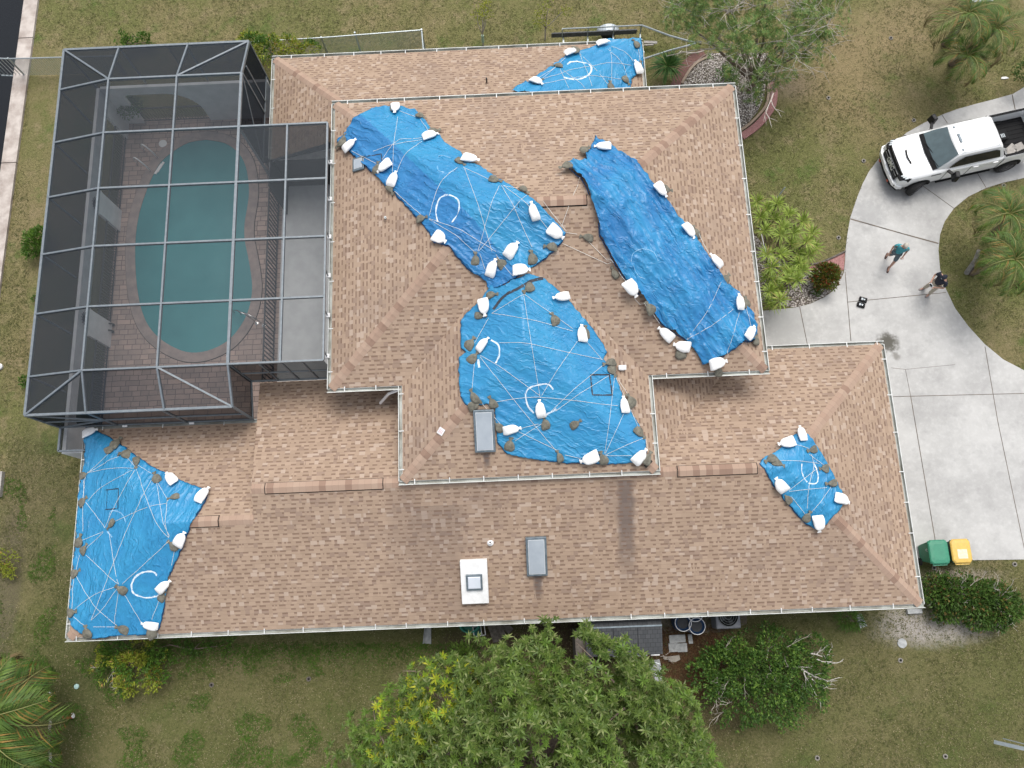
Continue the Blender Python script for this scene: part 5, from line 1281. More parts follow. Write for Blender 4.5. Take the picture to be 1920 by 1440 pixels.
g = MB(); g.tube([W(1425, 428, .6), W(1436, 474, .6)], .02, 6); tag(g.build('white_pole', 'white', None, org=W(1430, 450)), 'thin white pole lying among the strap-leaf plants by the gutter', 'pole')
# palms
def palm(label, crown, base, n, ln, seed, m='palm', old=4, lean=None, group=None, rmin=.15, lw=.026, dirs=None):
    r = random.Random(seed); c = W(*crown); b0 = W(*base, 0); root = thing('palm_tree', label, 'palm', tuple(b0), group)
    g = MB(); g.tube([b0, b0.lerp(c, .4) + Vector((.05, .04, 0)), b0.lerp(c, .8), c], [.17, .13, .11, .09], 8); g.build('trunk', 'bark', root)
    g = MB(); st = MB()
    for k in range(n):
        a = k * 2.39996 + r.uniform(-.2, .2)
        if dirs: a = r.uniform(*dirs)
        t_ = k / n; el = lerp(1.2, -.15, t_) + r.uniform(-.1, .1)
        isold = k >= n - old; d = Vector((math.cos(a), math.sin(a), 0)); l_ = ln * r.uniform(.8, 1.1)
        P = []; q = c.copy(); e = el; N_ = 12; side = Vector((-d.y, d.x, 0)); sw = r.uniform(-.05, .05)
        for i in range(N_ + 1):
            P.append(q.copy()); q = q + (d * math.cos(e) + Vector((0, 0, math.sin(e))) + side * sw * i / 3).normalized() * l_ / N_; e -= .16 + .02 * i * (.3 if el > 1 else .6)
        P = [Vector((p.x, p.y, max(p.z, .1))) for p in P]
        st.tube(P, [.022 * (1 - i / (N_ + 2)) + .004 for i in range(N_ + 1)], 4)
        g.cur = 1 if isold else 0
        for i in range(1, N_ * 3):
            f = i / (N_ * 3) ; idx = f * N_; i0 = min(int(idx), N_ - 1); p = P[i0].lerp(P[i0 + 1], idx - i0); tdir = (P[i0 + 1] - P[i0]).normalized()
            ll = l_ * .30 * math.sin(math.pi * min(1, f * .88 + .12)) ** .7 + .04
            for s in (-1, 1):
                dd = side * s * .75 + tdir * .75 + Vector((0, 0, r.uniform(.05, .35))); leaf(g, p, dd, Vector((0, 0, 1)), ll * r.uniform(.85, 1.1), lw, .35, .05)
    g.build('fronds', [m, 'palmold'], root); st.build('frond_stems', mat('frond stem', (.22, .22, .07), .7), root); return root
palm('upper of the two palms on the lawn island right of the driveway', (1892, 402, 2.6), (1862, 438), 19, 1.8, 41, group='palms on the lawn island')
palm('lower of the two palms on the lawn island right of the driveway', (1902, 488, 3.0), (1822, 510), 19, 1.8, 42, group='palms on the lawn island')
g = MB(); b0, c0 = W(1812, 512), W(1835, 470, 1.2); g.tube([b0, b0.lerp(c0, .5) + Vector((.05, 0, .1)), c0], [.1, .09, .07], 8)
tag(g.build('palm_stump', mat('grey trunk', (.30, .29, .27), .95, (.18, .17, .16), 9), None, org=b0), 'grey leaning bare palm trunk on the lawn island beside the palms', 'trunk')
palm('top palm with upright green fronds in the upper right clump', (1815, 25, 3.4), (1772, 82), 13, 2.1, 43, group='palms in the upper right corner')
palm('right palm with drooping fronds in the upper right clump', (1868, 55, 3.0), (1800, 108), 12, 1.8, 44, group='palms in the upper right corner')
palm('lower palm of the upper right clump above the driveway', (1815, 105, 2.4), (1785, 118), 12, 1.5, 45, group='palms in the upper right corner')
palm('big feathery palm cut by the lower left corner', (-20, 1345, 3.0), (-10, 1330), 34, 2.9, 46, old=15, lw=.05)
palm('lowest feathery palm at the lower left corner below the other', (-5, 1440, 2.4), (5, 1425), 24, 2.3, 47, old=8, lw=.05)
# sparse tree with pale twigs, upper right
def sparse_tree():
    r = random.Random(77); base = W(1405, 170); root = thing('sparse_tree', 'wide sparse tree with narrow leaves and pale bare twigs above the gravel bed', 'tree', tuple(base))
    lumps = [(1300,25,3.6,1.3),(1370,20,4.2,1.5),(1440,25,4.2,1.5),(1500,40,3.8,1.3),(1550,50,3.2,1.0),(1330,80,3.2,1.1),(1400,90,3.6,1.5),(1470,95,3.4,1.3),(1520,90,3.0,.9),(1400,140,2.6,1.0),(1450,150,2.2,.8),(1260,20,3.0,.7),(1340,-30,4,1.6),(1450,-40,4.2,1.8),(1550,-20,3.4,1.3),(1410,172,1.6,.6)]
    L3 = [(W(x, y, z), q) for x, y, z, q in lumps]; trunk_obj(root, base, [c for c, _ in L3], .14, sd=5)
    g = MB(); t = MB()
    for c, rad in L3:
        for i in range(int(48 * rad * rad)):
            d = rdir(r); d.z = abs(d.z) if r.random() < .6 else d.z
            p = c + Vector((d.x, d.y, d.z * .6)) * rad * r.uniform(.35, 1.1)
            if noise.noise(p * 1.1) < -.2: continue
            rosette(g, p, d * .6 + Vector((0, 0, .8)), r, .15, .026, 9, .9, .2)
            for q in range(3): rosette(g, p + rdir(r) * .16, d + rdir(r) * .6, r, .14, .024, 7, .9, .2)
        for i in range(int(5 * rad) + 1):
            d = rdir(r); d.z = abs(d.z) * .5; branchy(t, c - d * rad * .1, d, rad * r.uniform(.8, 1.25), .016, r, 2)
    for a, b_ in [((1370,90),(1378,45)),((1320,95),(1290,118)),((1470,60),(1530,20)),((1445,85),(1520,60)),((1450,175),(1438,210)),((1300,25),(1330,15))]:
        A, B = W(*a, 3.4), W(*b_, 3.8); branchy(t, A, B - A, (B - A).length, .03, r, 2)
    A, B = W(1362, 90, 2.9), W(1250, 105, 2.0); t.tube([A, A.lerp(B, .5) + Vector((0, 0, .15)), B], [.03, .025, .015], 5)
    g.build('crown', 'oleander', root); t.build('bare_twigs', 'palebark', root)
sparse_tree()
def sapling(label, base, tops, leafm, seed, wrap=False):
    r = random.Random(seed); b0 = W(*base); root = thing('sapling', label, 'sapling', tuple(b0)); g = MB(); f = MB()
    h = b0 + Vector((0, 0, .7)); g.tube([b0, h], [.04, .03], 6)
    for t in tops:
        T = W(*t); m_ = h.lerp(T, .5) + rdir(r) * .1; g.tube([h, m_, T], [.025, .018, .008], 5)
        for i in range(34): leaf(f, T + rdir(r) * r.uniform(.05, .35), rdir(r), Vector((0, 0, 1)), .1, .045, .2)
    g.build('stem', 'palebark', root); f.build('leaves', leafm, root)
    if wrap: q = MB(); q.tube([b0 + Vector((0, 0, .2)), b0 + Vector((0, 0, .62))], .06, 8); q.build('wrap', mat('pale green wrap', (.35, .48, .38), .8), root)
sapling('thin sapling with yellow leaves and pale green wrap above the top roof wing', (906, 84), [(895, 20, 2.4), (905, 10, 2.6), (912, 25, 2.4), (900, 30, 2.2), (915, 5, 2.6)], 'weedy', 51, True)
sapling('sparse sapling with bare forked stems left of the trailer', (1022, 74), [(1012, 42, 1.6), (1020, 25, 2.0), (1010, 25, 1.9), (1030, 10, 2.4), (1058, 18, 2.2), (1022, 45, 1.5)], 'weedy', 52)
# weeds and fallen leaves as ground cover
def cover(name, n, region, m, sz, seed, label, cat):
    r = random.Random(seed); g = MB()
    for k in range(n):
        x, y = region(r); p = W(x, y); p.z = .01
        g.cur = 0
        for j in range(3):
            d = Vector((r.uniform(-1, 1), r.uniform(-1, 1), r.uniform(.1, .9))); leaf(g, p + Vector((r.uniform(-.05, .05), r.uniform(-.05, .05), 0)), d, Vector((0, 0, 1)), sz * r.uniform(.6, 1.3), sz * .35, .2)
    o = g.build(name, m); tag(o, label, cat, kind='stuff')
def inpoly(x, y, P):
    c = False; j = len(P) - 1
    for i in range(len(P)):
        if (P[i][1] > y) != (P[j][1] > y) and x < (P[j][0] - P[i][0]) * (y - P[i][1]) / (P[j][1] - P[i][1]) + P[i][0]: c = not c
        j = i
    return c
def lawn_pt(r):
    while True:
        x, y = r.uniform(-30, 1950), r.uniform(-30, 1470)
        if 150 < x < 1385 and 180 < y < 1120: continue
        if 1385 <= x < 1690 and 590 < y < 1120: continue
        if 55 < x < 480 and 90 < y < 830: continue
        if x < 70 - y * .13: continue
        if inpoly(x, y, DR): continue
        if noise.noise(Vector((x * .012, y * .012, 3))) < r.uniform(-.6, .4): continue
        return x, y
def lawn_mats():
    return [leafmat('lawn blades', (.11, .135, .04), (.20, .19, .075), (.40, .34, .21), .22, .9, .2)]
cover('grass', 52000, lawn_pt, lawn_mats(), .06, 60, 'short patchy green and straw coloured lawn grass', 'grass')
cover('weeds', 5200, lambda r: [q for q in [(r.uniform(-10, 620), r.uniform(880, 1440)) for _ in range(60)] if (q[0] < 105 or q[1] > 1215) and noise.noise(Vector((q[0] * .018, q[1] * .018, 11))) > .12][0], 'weed', .06, 63, 'green weed patches in the lawn at the lower left', 'weeds')
cover('fallen_leaves', 2600, lambda r: (r.gauss(1290, 45), r.uniform(1175, 1310)), 'dryleaf', .07, 61, 'brown fallen leaves under the shrub by the shed', 'leaves')
cover('weeds', 1500, lambda r: (r.uniform(300, 900), 1205 + abs(r.gauss(0, 22))), 'weed', .07, 62, 'low green weeds along the front of the house', 'weeds')
# ------------------------------------------------------------------ pickup truck (local +x is forward)
tr_ = thing('pickup_truck', 'white crew cab pickup truck with black grille parked on the curved driveway', 'pickup truck', (0, 0, 0))
hw = .97
def sec(x, w_, zb, zt, r_=.12, belt=None):
    # closed section around the body, going round in y/z
    return [(x, -w_ * .94, zb), (x, -w_, zb + .1), (x, -w_, zt - r_ * 1.6), (x, -w_ * .975, zt - r_ * .8), (x, -w_ * .90, zt - r_ * .25), (x, -w_ * .78, zt), (x, w_ * .78, zt), (x, w_ * .90, zt - r_ * .25), (x, w_ * .975, zt - r_ * .8), (x, w_, zt - r_ * 1.6), (x, w_, zb + .1), (x, w_ * .94, zb)]
g = MB()
g.loft([sec(2.90, .84, .52, .98), sec(2.80, .90, .48, 1.16), sec(2.55, .95, .50, 1.22), sec(2.0, hw, .55, 1.27), sec(1.55, hw, .52, 1.30), sec(1.15, hw, .50, 1.31), sec(.2, hw, .50, 1.30), sec(-1.15, hw, .50, 1.31), sec(-1.24, hw * .99, .5, 1.31)])
g.build('body', 'paint', tr_, smooth=True, bevel=.02)
for s in (-1, 1):   # bed sides
    g = MB()
    g.loft([[(x, s * hw, .55), (x, s * (hw + .005), 1.2), (x, s * (hw - .03), 1.33), (x, s * (hw - .13), 1.33), (x, s * (hw - .13), .7)] for x in (-1.24, -2.1, -2.9)]); g.build('bed_side', 'paint', tr_)
    g = MB(); g.box((-2.08, s * (hw - .09), 1.336), (1.66, .10, .014)); g.build('bed_rail_cap', 'black', tr_)
g = MB(); g.box((-2.07, 0, .78), (1.64, 1.66, .05)); g.box((-1.28, 0, 1.05), (.05, 1.66, .5))
for k in range(9): g.box((-2.07, -.72 + k * .18, .815), (1.62, .06, .02))
g.build('bed_liner', 'black', tr_)
g = MB(); g.box((-2.93, 0, .95), (.07, 1.9, .75)); g.build('tailgate', 'paint', tr_, bevel=.02)
# cab
def cs(x, wb, wt, zb, zt): return [(x, -wb, zb), (x, -wt, zt), (x, -wt * .5, zt + .012), (x, wt * .5, zt + .012), (x, wt, zt), (x, wb, zb)]
bot, top = 1.30, 1.90
A8 = {'fbl': (1.50, .80, bot), 'fbr': (1.50, -.80, bot), 'ftl': (.78, .66, top), 'ftr': (.78, -.66, top), 'rbl': (-1.22, .86, bot), 'rbr': (-1.22, -.86, bot), 'rtl': (-.86, .66, top), 'rtr': (-.86, -.66, top)}
g = MB()
secs = []
for x, wb, wt, zt in [(1.52, .84, .80, 1.30), (1.15, .86, .735, 1.60), (.84, .88, .665, 1.87), (.70, .88, .655, 1.91), (.2, .89, .66, 1.935), (-.5, .89, .66, 1.93), (-.84, .88, .655, 1.90), (-.98, .88, .67, 1.80), (-1.22, .88, .82, 1.32)]:
    secs.append([(x, -wb, 1.28), (x, -lerp(wb, wt, .9), lerp(1.28, zt, .9)), (x, -wt + .05, zt), (x, 0, zt + .02), (x, wt - .05, zt), (x, lerp(wb, wt, .9), lerp(1.28, zt, .9)), (x, wb, 1.28)])
g.loft(secs); g.build('cab', 'paint', tr_, smooth=False, bevel=.03)
g = MB(); y_ = .70
g.loft([[(1.52, -.79, 1.36), (1.56, -.40, 1.385), (1.57, 0, 1.39), (1.56, .40, 1.385), (1.52, .79, 1.36)], [(1.17, -.715, 1.635), (1.21, -.36, 1.665), (1.23, 0, 1.67), (1.21, .36, 1.665), (1.17, .715, 1.635)], [(.87, -.60, 1.885), (.92, -.3, 1.905), (.94, 0, 1.912), (.92, .3, 1.905), (.87, .62, 1.885)]], closed=False, cap=False)
g.build('windshield', 'glass', tr_, smooth=True)
g = MB(); g.loft([[(1.68, -.80, 1.312), (1.74, 0, 1.33), (1.68, .80, 1.312)], [(1.60, -.80, 1.34), (1.66, 0, 1.375), (1.60, .80, 1.34)], [(1.48, -.79, 1.37), (1.53, 0, 1.40), (1.48, .79, 1.37)]], closed=False, cap=False); g.build('cowl', 'black', tr_)
g = MB()
for sy in (-.35, .25): g.bar((1.62, sy, 1.40), (1.50, sy + .5, 1.43), .02, .015)
g.build('wiper', 'black', tr_)
for s in (-1, 1):
    g = MB()
    pts = [(1.12, .875, 1.36), (.80, .745, 1.70), (.60, .71, 1.80), (-.70, .71, 1.80), (-.98, .875, 1.36)]
    def side(x, y, z): return (x, s * (y + .012), z)
    def yat(z): return lerp(.905, .69, (z - 1.28) / .62) + .012
    P = [(1.10, 1.37), (.78, 1.66), (.55, 1.78), (-.68, 1.78), (-.86, 1.72), (-1.02, 1.37)]
    g.poly([(x, s * yat(z), z) for x, z in P]); g.build('side_window', 'glass_dark', tr_)
    g = MB(); g.box((-.02, s * .965, .95), (.035, .03, .05)) ; 
    g = MB(); g.bar((.02, s * .99, 1.18), (-.18, s * .99, 1.18), .04, .035); g.build('door_handle', 'paint', tr_)
    g = MB(); g.bar((-.80, s * .99, 1.18), (-1.0, s * .99, 1.18), .04, .035); g.build('door_handle', 'paint', tr_)
    g = MB()
    for x in (1.12, .12, -1.22): g.bar((x, s * .976, .55), (x, s * .976, 1.28), .012, .01)
    g.build('door_seam', 'black', tr_)
    g = MB(); g.bar((1.2, s * .92, .42), (-1.1, s * .92, .42), .14, .06); g.build('running_board', 'black', tr_, bevel=.02)
    # mirrors: arm plus tall tow head
    g = MB(); g.bar((1.12, s * .93, 1.30), (1.02, s * 1.16, 1.36), .12, .07); g.build('mirror_arm', 'black_sat', tr_, bevel=.02)
    mo = MB(); mo.box((.96, s * 1.28, 1.38), (.20, .32, .38), Matrix.Rotation(s * -.25, 3, 'Z'), .85); ob_ = mo.build('mirror', 'black_sat', tr_, bevel=.04)
    g = MB(); g.box((.97, s * 1.27, 1.535), (.05, .16, .012)); g.build('mirror_lamp', 'lamp', ob_)
    # head lamps wrap the front corners
    hd = MB(); hd.loft([[(2.93, s * .60, .98), (2.93, s * .60, 1.10), (2.80, s * .60, 1.165)], [(2.88, s * .80, .96), (2.88, s * .82, 1.09), (2.74, s * .80, 1.165)], [(2.60, s * .95, 1.00), (2.60, s * .95, 1.09), (2.50, s * .90, 1.17)]]); ho = hd.build('headlight', 'black_sat', tr_)
    for q in range(3): g = MB(); g.box((2.80 - q * .05, s * (.70 + q * .075), 1.168), (.15, .045, .03)); g.build('lens', 'lamp', ho)
    g = MB(); g.box((2.94, s * .72, .62), (.06, .16, .12)); fo = g.build('fog_lamp', 'black_sat', tr_)
    g = MB(); g.box((2.975, s * .72, .63), (.02, .08, .06)); g.build('lens', 'lamp', fo)
    for wx, turn in ((2.02, R(24)), (-1.78, 0)):
        g = MB(); n_ = 20
        c = Vector((wx, s * (.96 if turn else .88), .42)); rt = Matrix.Rotation(turn, 3, 'Z')
        def ring(rad, yy): return [c + rt @ Vector((rad * math.cos(2 * math.pi * k / n_), s * yy, rad * math.sin(2 * math.pi * k / n_))) for k in range(n_)]
        wt = MB(); wt.loft([ring(.26, .13), ring(.36, .15), ring(.405, .12), ring(.42, .05), ring(.42, -.07), ring(.38, -.13), ring(.26, -.12)]); wo = wt.build('wheel', 'rubber', tr_, smooth=False)
        g = MB(); g.loft([ring(.10, .155), ring(.24, .138), ring(.265, .15), ring(.265, .12)]); 
        for k in range(6):
            a = k * math.pi / 3; g.bar(c + rt @ Vector((.05 * math.cos(a), s * .16, .05 * math.sin(a))), c + rt @ Vector((.25 * math.cos(a), s * .155, .25 * math.sin(a))), .06, .02, up=rt @ Vector((0, 1, 0)))
        g.build('rim', mat('dark alloy', (.12, .12, .13), .4, metal=.6), wo)
        # dark wheel arch lip
        g = MB(); P1, P2 = [], []
        for k in range(13):
            a = math.pi * k / 12; P1.append((wx + .53 * math.cos(a), s * .978, .46 + .49 * math.sin(a))); P2.append((wx + .45 * math.cos(a), s * 1.0, .46 + .41 * math.sin(a)))
        for k in range(12): g.poly([P1[k], P1[k + 1], P2[k + 1], P2[k]])
        for k in range(12): g.poly([P2[k], P2[k + 1], (P2[k + 1][0], s * .70, P2[k + 1][2]), (P2[k][0], s * .70, P2[k][2])])
        g.build('wheel_arch', 'black', tr_)
        g = MB(); g.poly([(p[0], s * .981, p[2]) for p in P2] + [(wx - .45, s * .981, .5), (wx + .45, s * .981, .5)]); g.build('wheel_well', 'black', tr_)
gr_ = MB(); gr_.loft([[(2.94, y, .66) if 0 else (2.96, y, .70), (2.97, y, .95), (2.90, y, 1.10), (2.80, y, 1.19)] for y in (-.62, -.3, 0, .3, .62)], closed=False, cap=False)
go_ = gr_.build('grille', 'black_sat', tr_)
for q in range(4):
    g = MB(); z = .76 + q * .105; x = 2.975 if z < .96 else 2.975 - (z - .95) * .42; g.bar((x, -.56, z), (x, .56, z), .03, .022); g.build('grille_bar', mat('grille slat', (.12, .125, .13), .3, metal=.5), go_)
g = MB(); g.loft([[(2.78, -.66, 1.185), (2.86, -.66, 1.15), (2.84, -.66, 1.22)], [(2.86, 0, 1.20), (2.92, 0, 1.15), (2.90, 0, 1.235)], [(2.78, .66, 1.185), (2.86, .66, 1.15), (2.84, .66, 1.22)]]); g.build('grille_frame', 'black_sat', tr_)
tc = bpy.data.curves.new('t', 'FONT'); tc.body = 'GMC'; tc.size = .25; tc.extrude = .012; tc.align_x = 'CENTER'; tc.align_y = 'CENTER'; tc.offset = .008
to = bpy.data.objects.new('t', tc); col.objects.link(to); dg = bpy.context.evaluated_depsgraph_get(); me = bpy.data.meshes.new_from_object(to.evaluated_get(dg)); bpy.data.objects.remove(to)
me.transform(Matrix.Translation((2.985, 0, .98)) @ Matrix.Rotation(R(-22), 4, 'Y') @ (Matrix(((0, 0, 1), (1, 0, 0), (0, 1, 0))).to_4x4()))
me.materials.clear(); me.materials.append(M['chrome']); bo = bpy.data.objects.new('badge_letters', me); col.objects.link(bo); bo.parent = tr_
g = MB(); g.loft([[(2.86, -.93, .50), (2.90, -.92, .72), (2.72, -.96, .74), (2.66, -.96, .5)], [(3.0, -.70, .50), (3.02, -.70, .70), (2.88, -.70, .74), (2.84, -.7, .5)], [(3.04, 0, .50), (3.05, 0, .68), (2.92, 0, .72), (2.88, 0, .5)], [(3.0, .70, .50), (3.02, .70, .70), (2.88, .70, .74), (2.84, .7, .5)], [(2.86, .93, .50), (2.90, .92, .72), (2.72, .96, .74), (2.66, .96, .5)]]); g.build('front_bumper', 'paint', tr_, bevel=.015)
g = MB(); g.loft([[(x, y, .34), (x + .03, y, .50), (x - .12, y, .50), (x - .15, y, .34)] for x, y in ((2.82, -.9), (2.99, -.55), (3.02, 0), (2.99, .55), (2.82, .9))]); g.build('lower_valance', 'black', tr_)
for s in (-1, 1): g = MB(); g.box((3.04, s * .45, .44), (.03, .1, .05)); g.build('tow_hook', 'red', tr_)
g = MB(); g.loft([[(2.40, -.32, 1.268), (2.46, 0, 1.275), (2.40, .32, 1.268)], [(2.34, -.32, 1.279), (2.40, 0, 1.288), (2.34, .32, 1.279)]], closed=False, cap=False); g.build('hood_slot', 'black', tr_)
for y in (-.20, .20): g = MB(); g.bar((2.6, y * 2.2, 1.235), (1.75, y * 2.6, 1.305), .02, .012); g.build('hood_crease', 'paint', tr_)
for x, y, sx, sy in ((.62, 0, .09, .38), (.66, -.5, .07, .09), (.66, .5, .07, .09)): g = MB(); g.box((x, y, 1.955 if y == 0 else 1.93), (sx, sy, .03)); g.build('roof_marker', 'skyframe', tr_, bevel=.01)
for y in (-.60, .60): g = MB(); g.bar((.7, y, 1.915), (-.8, y, 1.915), .018, .012); g.build('roof_seam', 'galv', tr_)
g = MB(); g.box((2.1, .985, 1.16), (.01, .005, .01)); g = MB(); g.bar((1.35, .975, 1.20), (1.75, .975, 1.20), .05, .015, up=(0, 1, 0)); g.build('fender_vent', 'dark', tr_)
tr_.location = (18.01, 16.25, 0); tr_.rotation_euler = (0, 0, R(-169.2))
TM = Matrix.Translation((18.01, 16.25, 0)) @ Matrix.Rotation(R(-169.2), 4, 'Z')
def local_thing(name, label, cat, boxes, group=None):
    g = MB()
    for c, s, a in boxes: g.box(c, s, Matrix.Rotation(a, 3, 'Z'))
    return g
g = MB(); g.box(TM @ Vector((-1.62, -.12, .95)), (.5, .42, .28), Matrix.Rotation(R(-169), 3, 'Z')); tb = tag(g.build('toolbox', 'black', None, bevel=.02, org=TM @ Vector((-1.62, -.12, .81))), 'black case with a silver badge in the truck bed behind the cab', 'case'); tb['_o'] = list(tb.location)
g = MB()
for k in range(3): g.box(TM @ Vector((-1.60 - k * .06, -.08, 1.095)), (.03, .16, .012), Matrix.Rotation(R(-169), 3, 'Z'))
g.build('badge', 'lamp', tb)
for sy in (-.32, .10): g = MB(); g.bar(TM @ Vector((-1.34, sy - .1, 1.1)), TM @ Vector((-1.5, sy - .1, 1.1)), .06, .05); g.build('strap', 'white', tb)
for i, (x, y, sx, sy, a, lab, m_) in enumerate([(-1.9, .5, .5, .34, .5, 'pale ridged board stack in the truck bed nearest the tailgate', 'plank'), (-1.55, .55, .42, .30, 1.1, 'grey flat panel in the truck bed behind the cab corner', 'concretebl'), (-2.25, .45, .4, .3, .2, 'brown board in the truck bed at the right edge', 'plank')]):
    g = MB(); c = TM @ Vector((x, y, .86)); rt = Matrix.Rotation(R(-169) + a, 3, 'Z'); g.box(c, (sx, sy, .05), rt)
    for k in range(6): g.box(c + rt @ Vector((0, -sy * .42 + k * sy * .165, .035)), (sx, .02, .02), rt)
    tag(g.build('board', m_, None, org=c - Vector((0, 0, .025))), lab, 'board')
# ------------------------------------------------------------------ people
def skin_obj(name, nodes, edges, m, par, lvl=1):
    keys = list(nodes); me = bpy.data.meshes.new(name); me.from_pydata([Vector(nodes[k][0]) for k in keys], [(keys.index(a), keys.index(b)) for a, b in edges], [])
    o = bpy.data.objects.new(name, me); col.objects.link(o); o.parent = par
    md = o.modifiers.new('skin', 'SKIN'); md.use_smooth_shade = True
    if not me.skin_vertices: me.skin_vertices.new() if hasattr(me.skin_vertices, 'new') else None
    sv = me.skin_vertices[0].data
    for i, k in enumerate(keys): q = nodes[k][1]; sv[i].radius = (q, q) if not isinstance(q, tuple) else q; sv[i].use_root = (i == 0)
    sb = o.modifiers.new('sub', 'SUBSURF'); sb.levels = lvl; sb.render_levels = lvl
    dg = bpy.context.evaluated_depsgraph_get(); m2 = bpy.data.meshes.new_from_object(o.evaluated_get(dg)); o.modifiers.clear(); o.data = m2
    m2.materials.clear(); m2.materials.append(M[m]); m2.polygons.foreach_set('use_smooth', [True] * len(m2.polygons)); return o
def limb_chain(*ks): return [(a, b) for a, b in zip(ks, ks[1:])]
def person(label, loc, head, J, cloth, group=None):
    root = thing('person', label, 'person', (0, 0, 0), group); V = Vector
    N_ = {'pelvis': (J['pelvis'], .13), 'waist': (J['waist'], .115), 'chest': (J['chest'], .15), 'neckb': (J['neckb'], .065), 'neck': (J['neck'], .055)}
    E_ = limb_chain('pelvis', 'waist', 'chest', 'neckb', 'neck')
    for s in 'LR':
        N_.update({s + 'sh': (J[s + 'sh'], .06), s + 'el': (J[s + 'el'], .042), s + 'wr': (J[s + 'wr'], .028), s + 'hd': (J[s + 'hd'], .036), s + 'hip': (J[s + 'hip'], .09), s + 'kn': (J[s + 'kn'], .06), s + 'cf': (tuple(V(J[s + 'kn']).lerp(V(J[s + 'an']), .35)), .055), s + 'an': (J[s + 'an'], .038), s + 'to': (J[s + 'to'], .035)})
        E_ += limb_chain('chest', s + 'sh', s + 'el', s + 'wr', s + 'hd') + limb_chain('pelvis', s + 'hip', s + 'kn', s + 'cf', s + 'an', s + 'to')
    body = skin_obj('body', N_, E_, cloth['skin'], root)
    # fingers, five per hand, rooted in the palm and joined to the body mesh
    for s in 'LR':
        hd, wr = V(J[s + 'hd']), V(J[s + 'wr']); d = (hd - wr).normalized(); sd = d.cross(V((0, 0, 1))); sd = sd.normalized() if sd.length > .1 else V((0, 1, 0)); up_ = sd.cross(d)
        g = MB()
        for k, (o_, l_) in enumerate(((-.03, .06), (-.01, .072), (.01, .075), (.03, .066))):
            a = hd + sd * o_ + d * .01; g.tube([a, a + d * l_ * .5 - up_ * .006, a + d * l_ * .85 - up_ * .03], [.010, .009, .007], 5)
        a = hd - sd * .035 - d * .03; g.tube([a, a - sd * .03 + d * .03, a - sd * .03 + d * .06 - up_ * .015], [.012, .011, .008], 5)
        g.build('fingers', cloth['skin'], root, smooth=True)
    # head
    hc = V(J['head']); f = V(J['face']).normalized(); zz = V((0, 0, 1)); upv = (zz - f * zz.dot(f)).normalized(); sd = f.cross(upv)
    def hp(x, y, z): return hc + f * x + sd * y + upv * z
    g = MB(); secs = []
    for z, rx_, ry_, ox in [(-.125, .028, .03, .045), (-.10, .055, .045, .03), (-.06, .082, .062, .012), (-.02, .095, .072, .004), (.03, .10, .078, 0), (.075, .095, .074, -.004), (.108, .07, .055, -.006), (.122, .03, .025, -.006)]:
        secs.append([tuple(hp(ox + rx_ * math.cos(2 * math.pi * k / 14), ry_ * math.sin(2 * math.pi * k / 14), z)) for k in range(14)])
    g.loft(secs); g.tube([hp(.092, 0, .01), hp(.118, 0, -.028), hp(.098, 0, -.036)], [.010, .016, .012], 6)
    for s in (-1, 1): g.tube([hp(.0, s * .074, .02), hp(-.008, s * .086, 0), hp(.0, s * .076, -.03)], [.012, .016, .01], 5)
    g.tube([V(J['neckb']), V(J['neck']).lerp(hc, .6)], [.058, .052], 8); g.build('head', cloth['skin'], root, smooth=True)
    g = MB()
    for s in (-1, 1): g = MB(); g.box(hp(.092, s * .032, .008), (.012, .012, .008)); g.build('eye', 'black', root)
    g = MB(); g.bar(hp(.094, -.024, -.066), hp(.094, .024, -.066), .01, .008); g.build('mouth', 'red', root)
    # hair or cap
    g = MB(); secs = []
    capn = cloth.get('cap')
    for z, s_ in [(-.02 if not capn else .025, 1.0), (.04, 1.07), (.085, 1.05), (.118, .82), (.134, .3)]:
        k0 = 1.0; secs.append([tuple(hp(-.012 - (.012 if z < .03 and not capn else 0) + .103 * s_ * math.cos(2 * math.pi * k / 14) * (1 if capn or math.cos(2 * math.pi * k / 14) < .3 or z > .05 else .72), .084 * s_ * math.sin(2 * math.pi * k / 14), z)) for k in range(14)])
    g.loft(secs); g.build('cap' if capn else 'hair', capn or cloth['hair'], root, smooth=True)
    if capn:
        g = MB(); P = [hp(.06 + .11 * math.cos(a), .085 * math.sin(a), .045 - .01 * math.cos(a)) for a in [math.pi * (-.5 + k / 8) for k in range(9)]]; g.poly(P); g.poly([p - upv * .008 for p in P][::-1]); g.build('cap_brim', capn, root)
        g = MB(); g.bar(hp(.095, -.03, .075), hp(.095, .03, .075), .012, .02); g.build('cap_badge', 'lamp', root)
    # clothes
    sh = {'hem': (tuple(V(J['pelvis']) + V((0, 0, -.06))), .165), 'waist': (J['waist'], .145), 'chest': (J['chest'], .21), 'col': (tuple(V(J['chest']).lerp(V(J['neckb']), .75)), .09)}
    es = limb_chain('hem', 'waist', 'chest', 'col')
    for s in 'LR': sh[s + 'sh'] = (J[s + 'sh'], .08); sh[s + 'sl'] = (tuple(V(J[s + 'sh']).lerp(V(J[s + 'el']), .75)), .068); es += limb_chain('chest', s + 'sh', s + 'sl')
    skin_obj('shirt', sh, es, cloth['shirt'], root)
    pn = {'pelvis': (tuple(V(J['pelvis']) + V((0, 0, -.02))), .145)}; ep = []
    for s in 'LR':
        pn[s + 'hip'] = (J[s + 'hip'], .105)
        if cloth['short']: pn[s + 'th'] = (tuple(V(J[s + 'hip']).lerp(V(J[s + 'kn']), .92)), .092); ep += limb_chain('pelvis', s + 'hip', s + 'th')
        else: pn[s + 'kn'] = (J[s + 'kn'], .082); pn[s + 'an'] = (tuple(V(J[s + 'an']) + V((0, 0, .02))), .07); ep += limb_chain('pelvis', s + 'hip', s + 'kn', s + 'an')
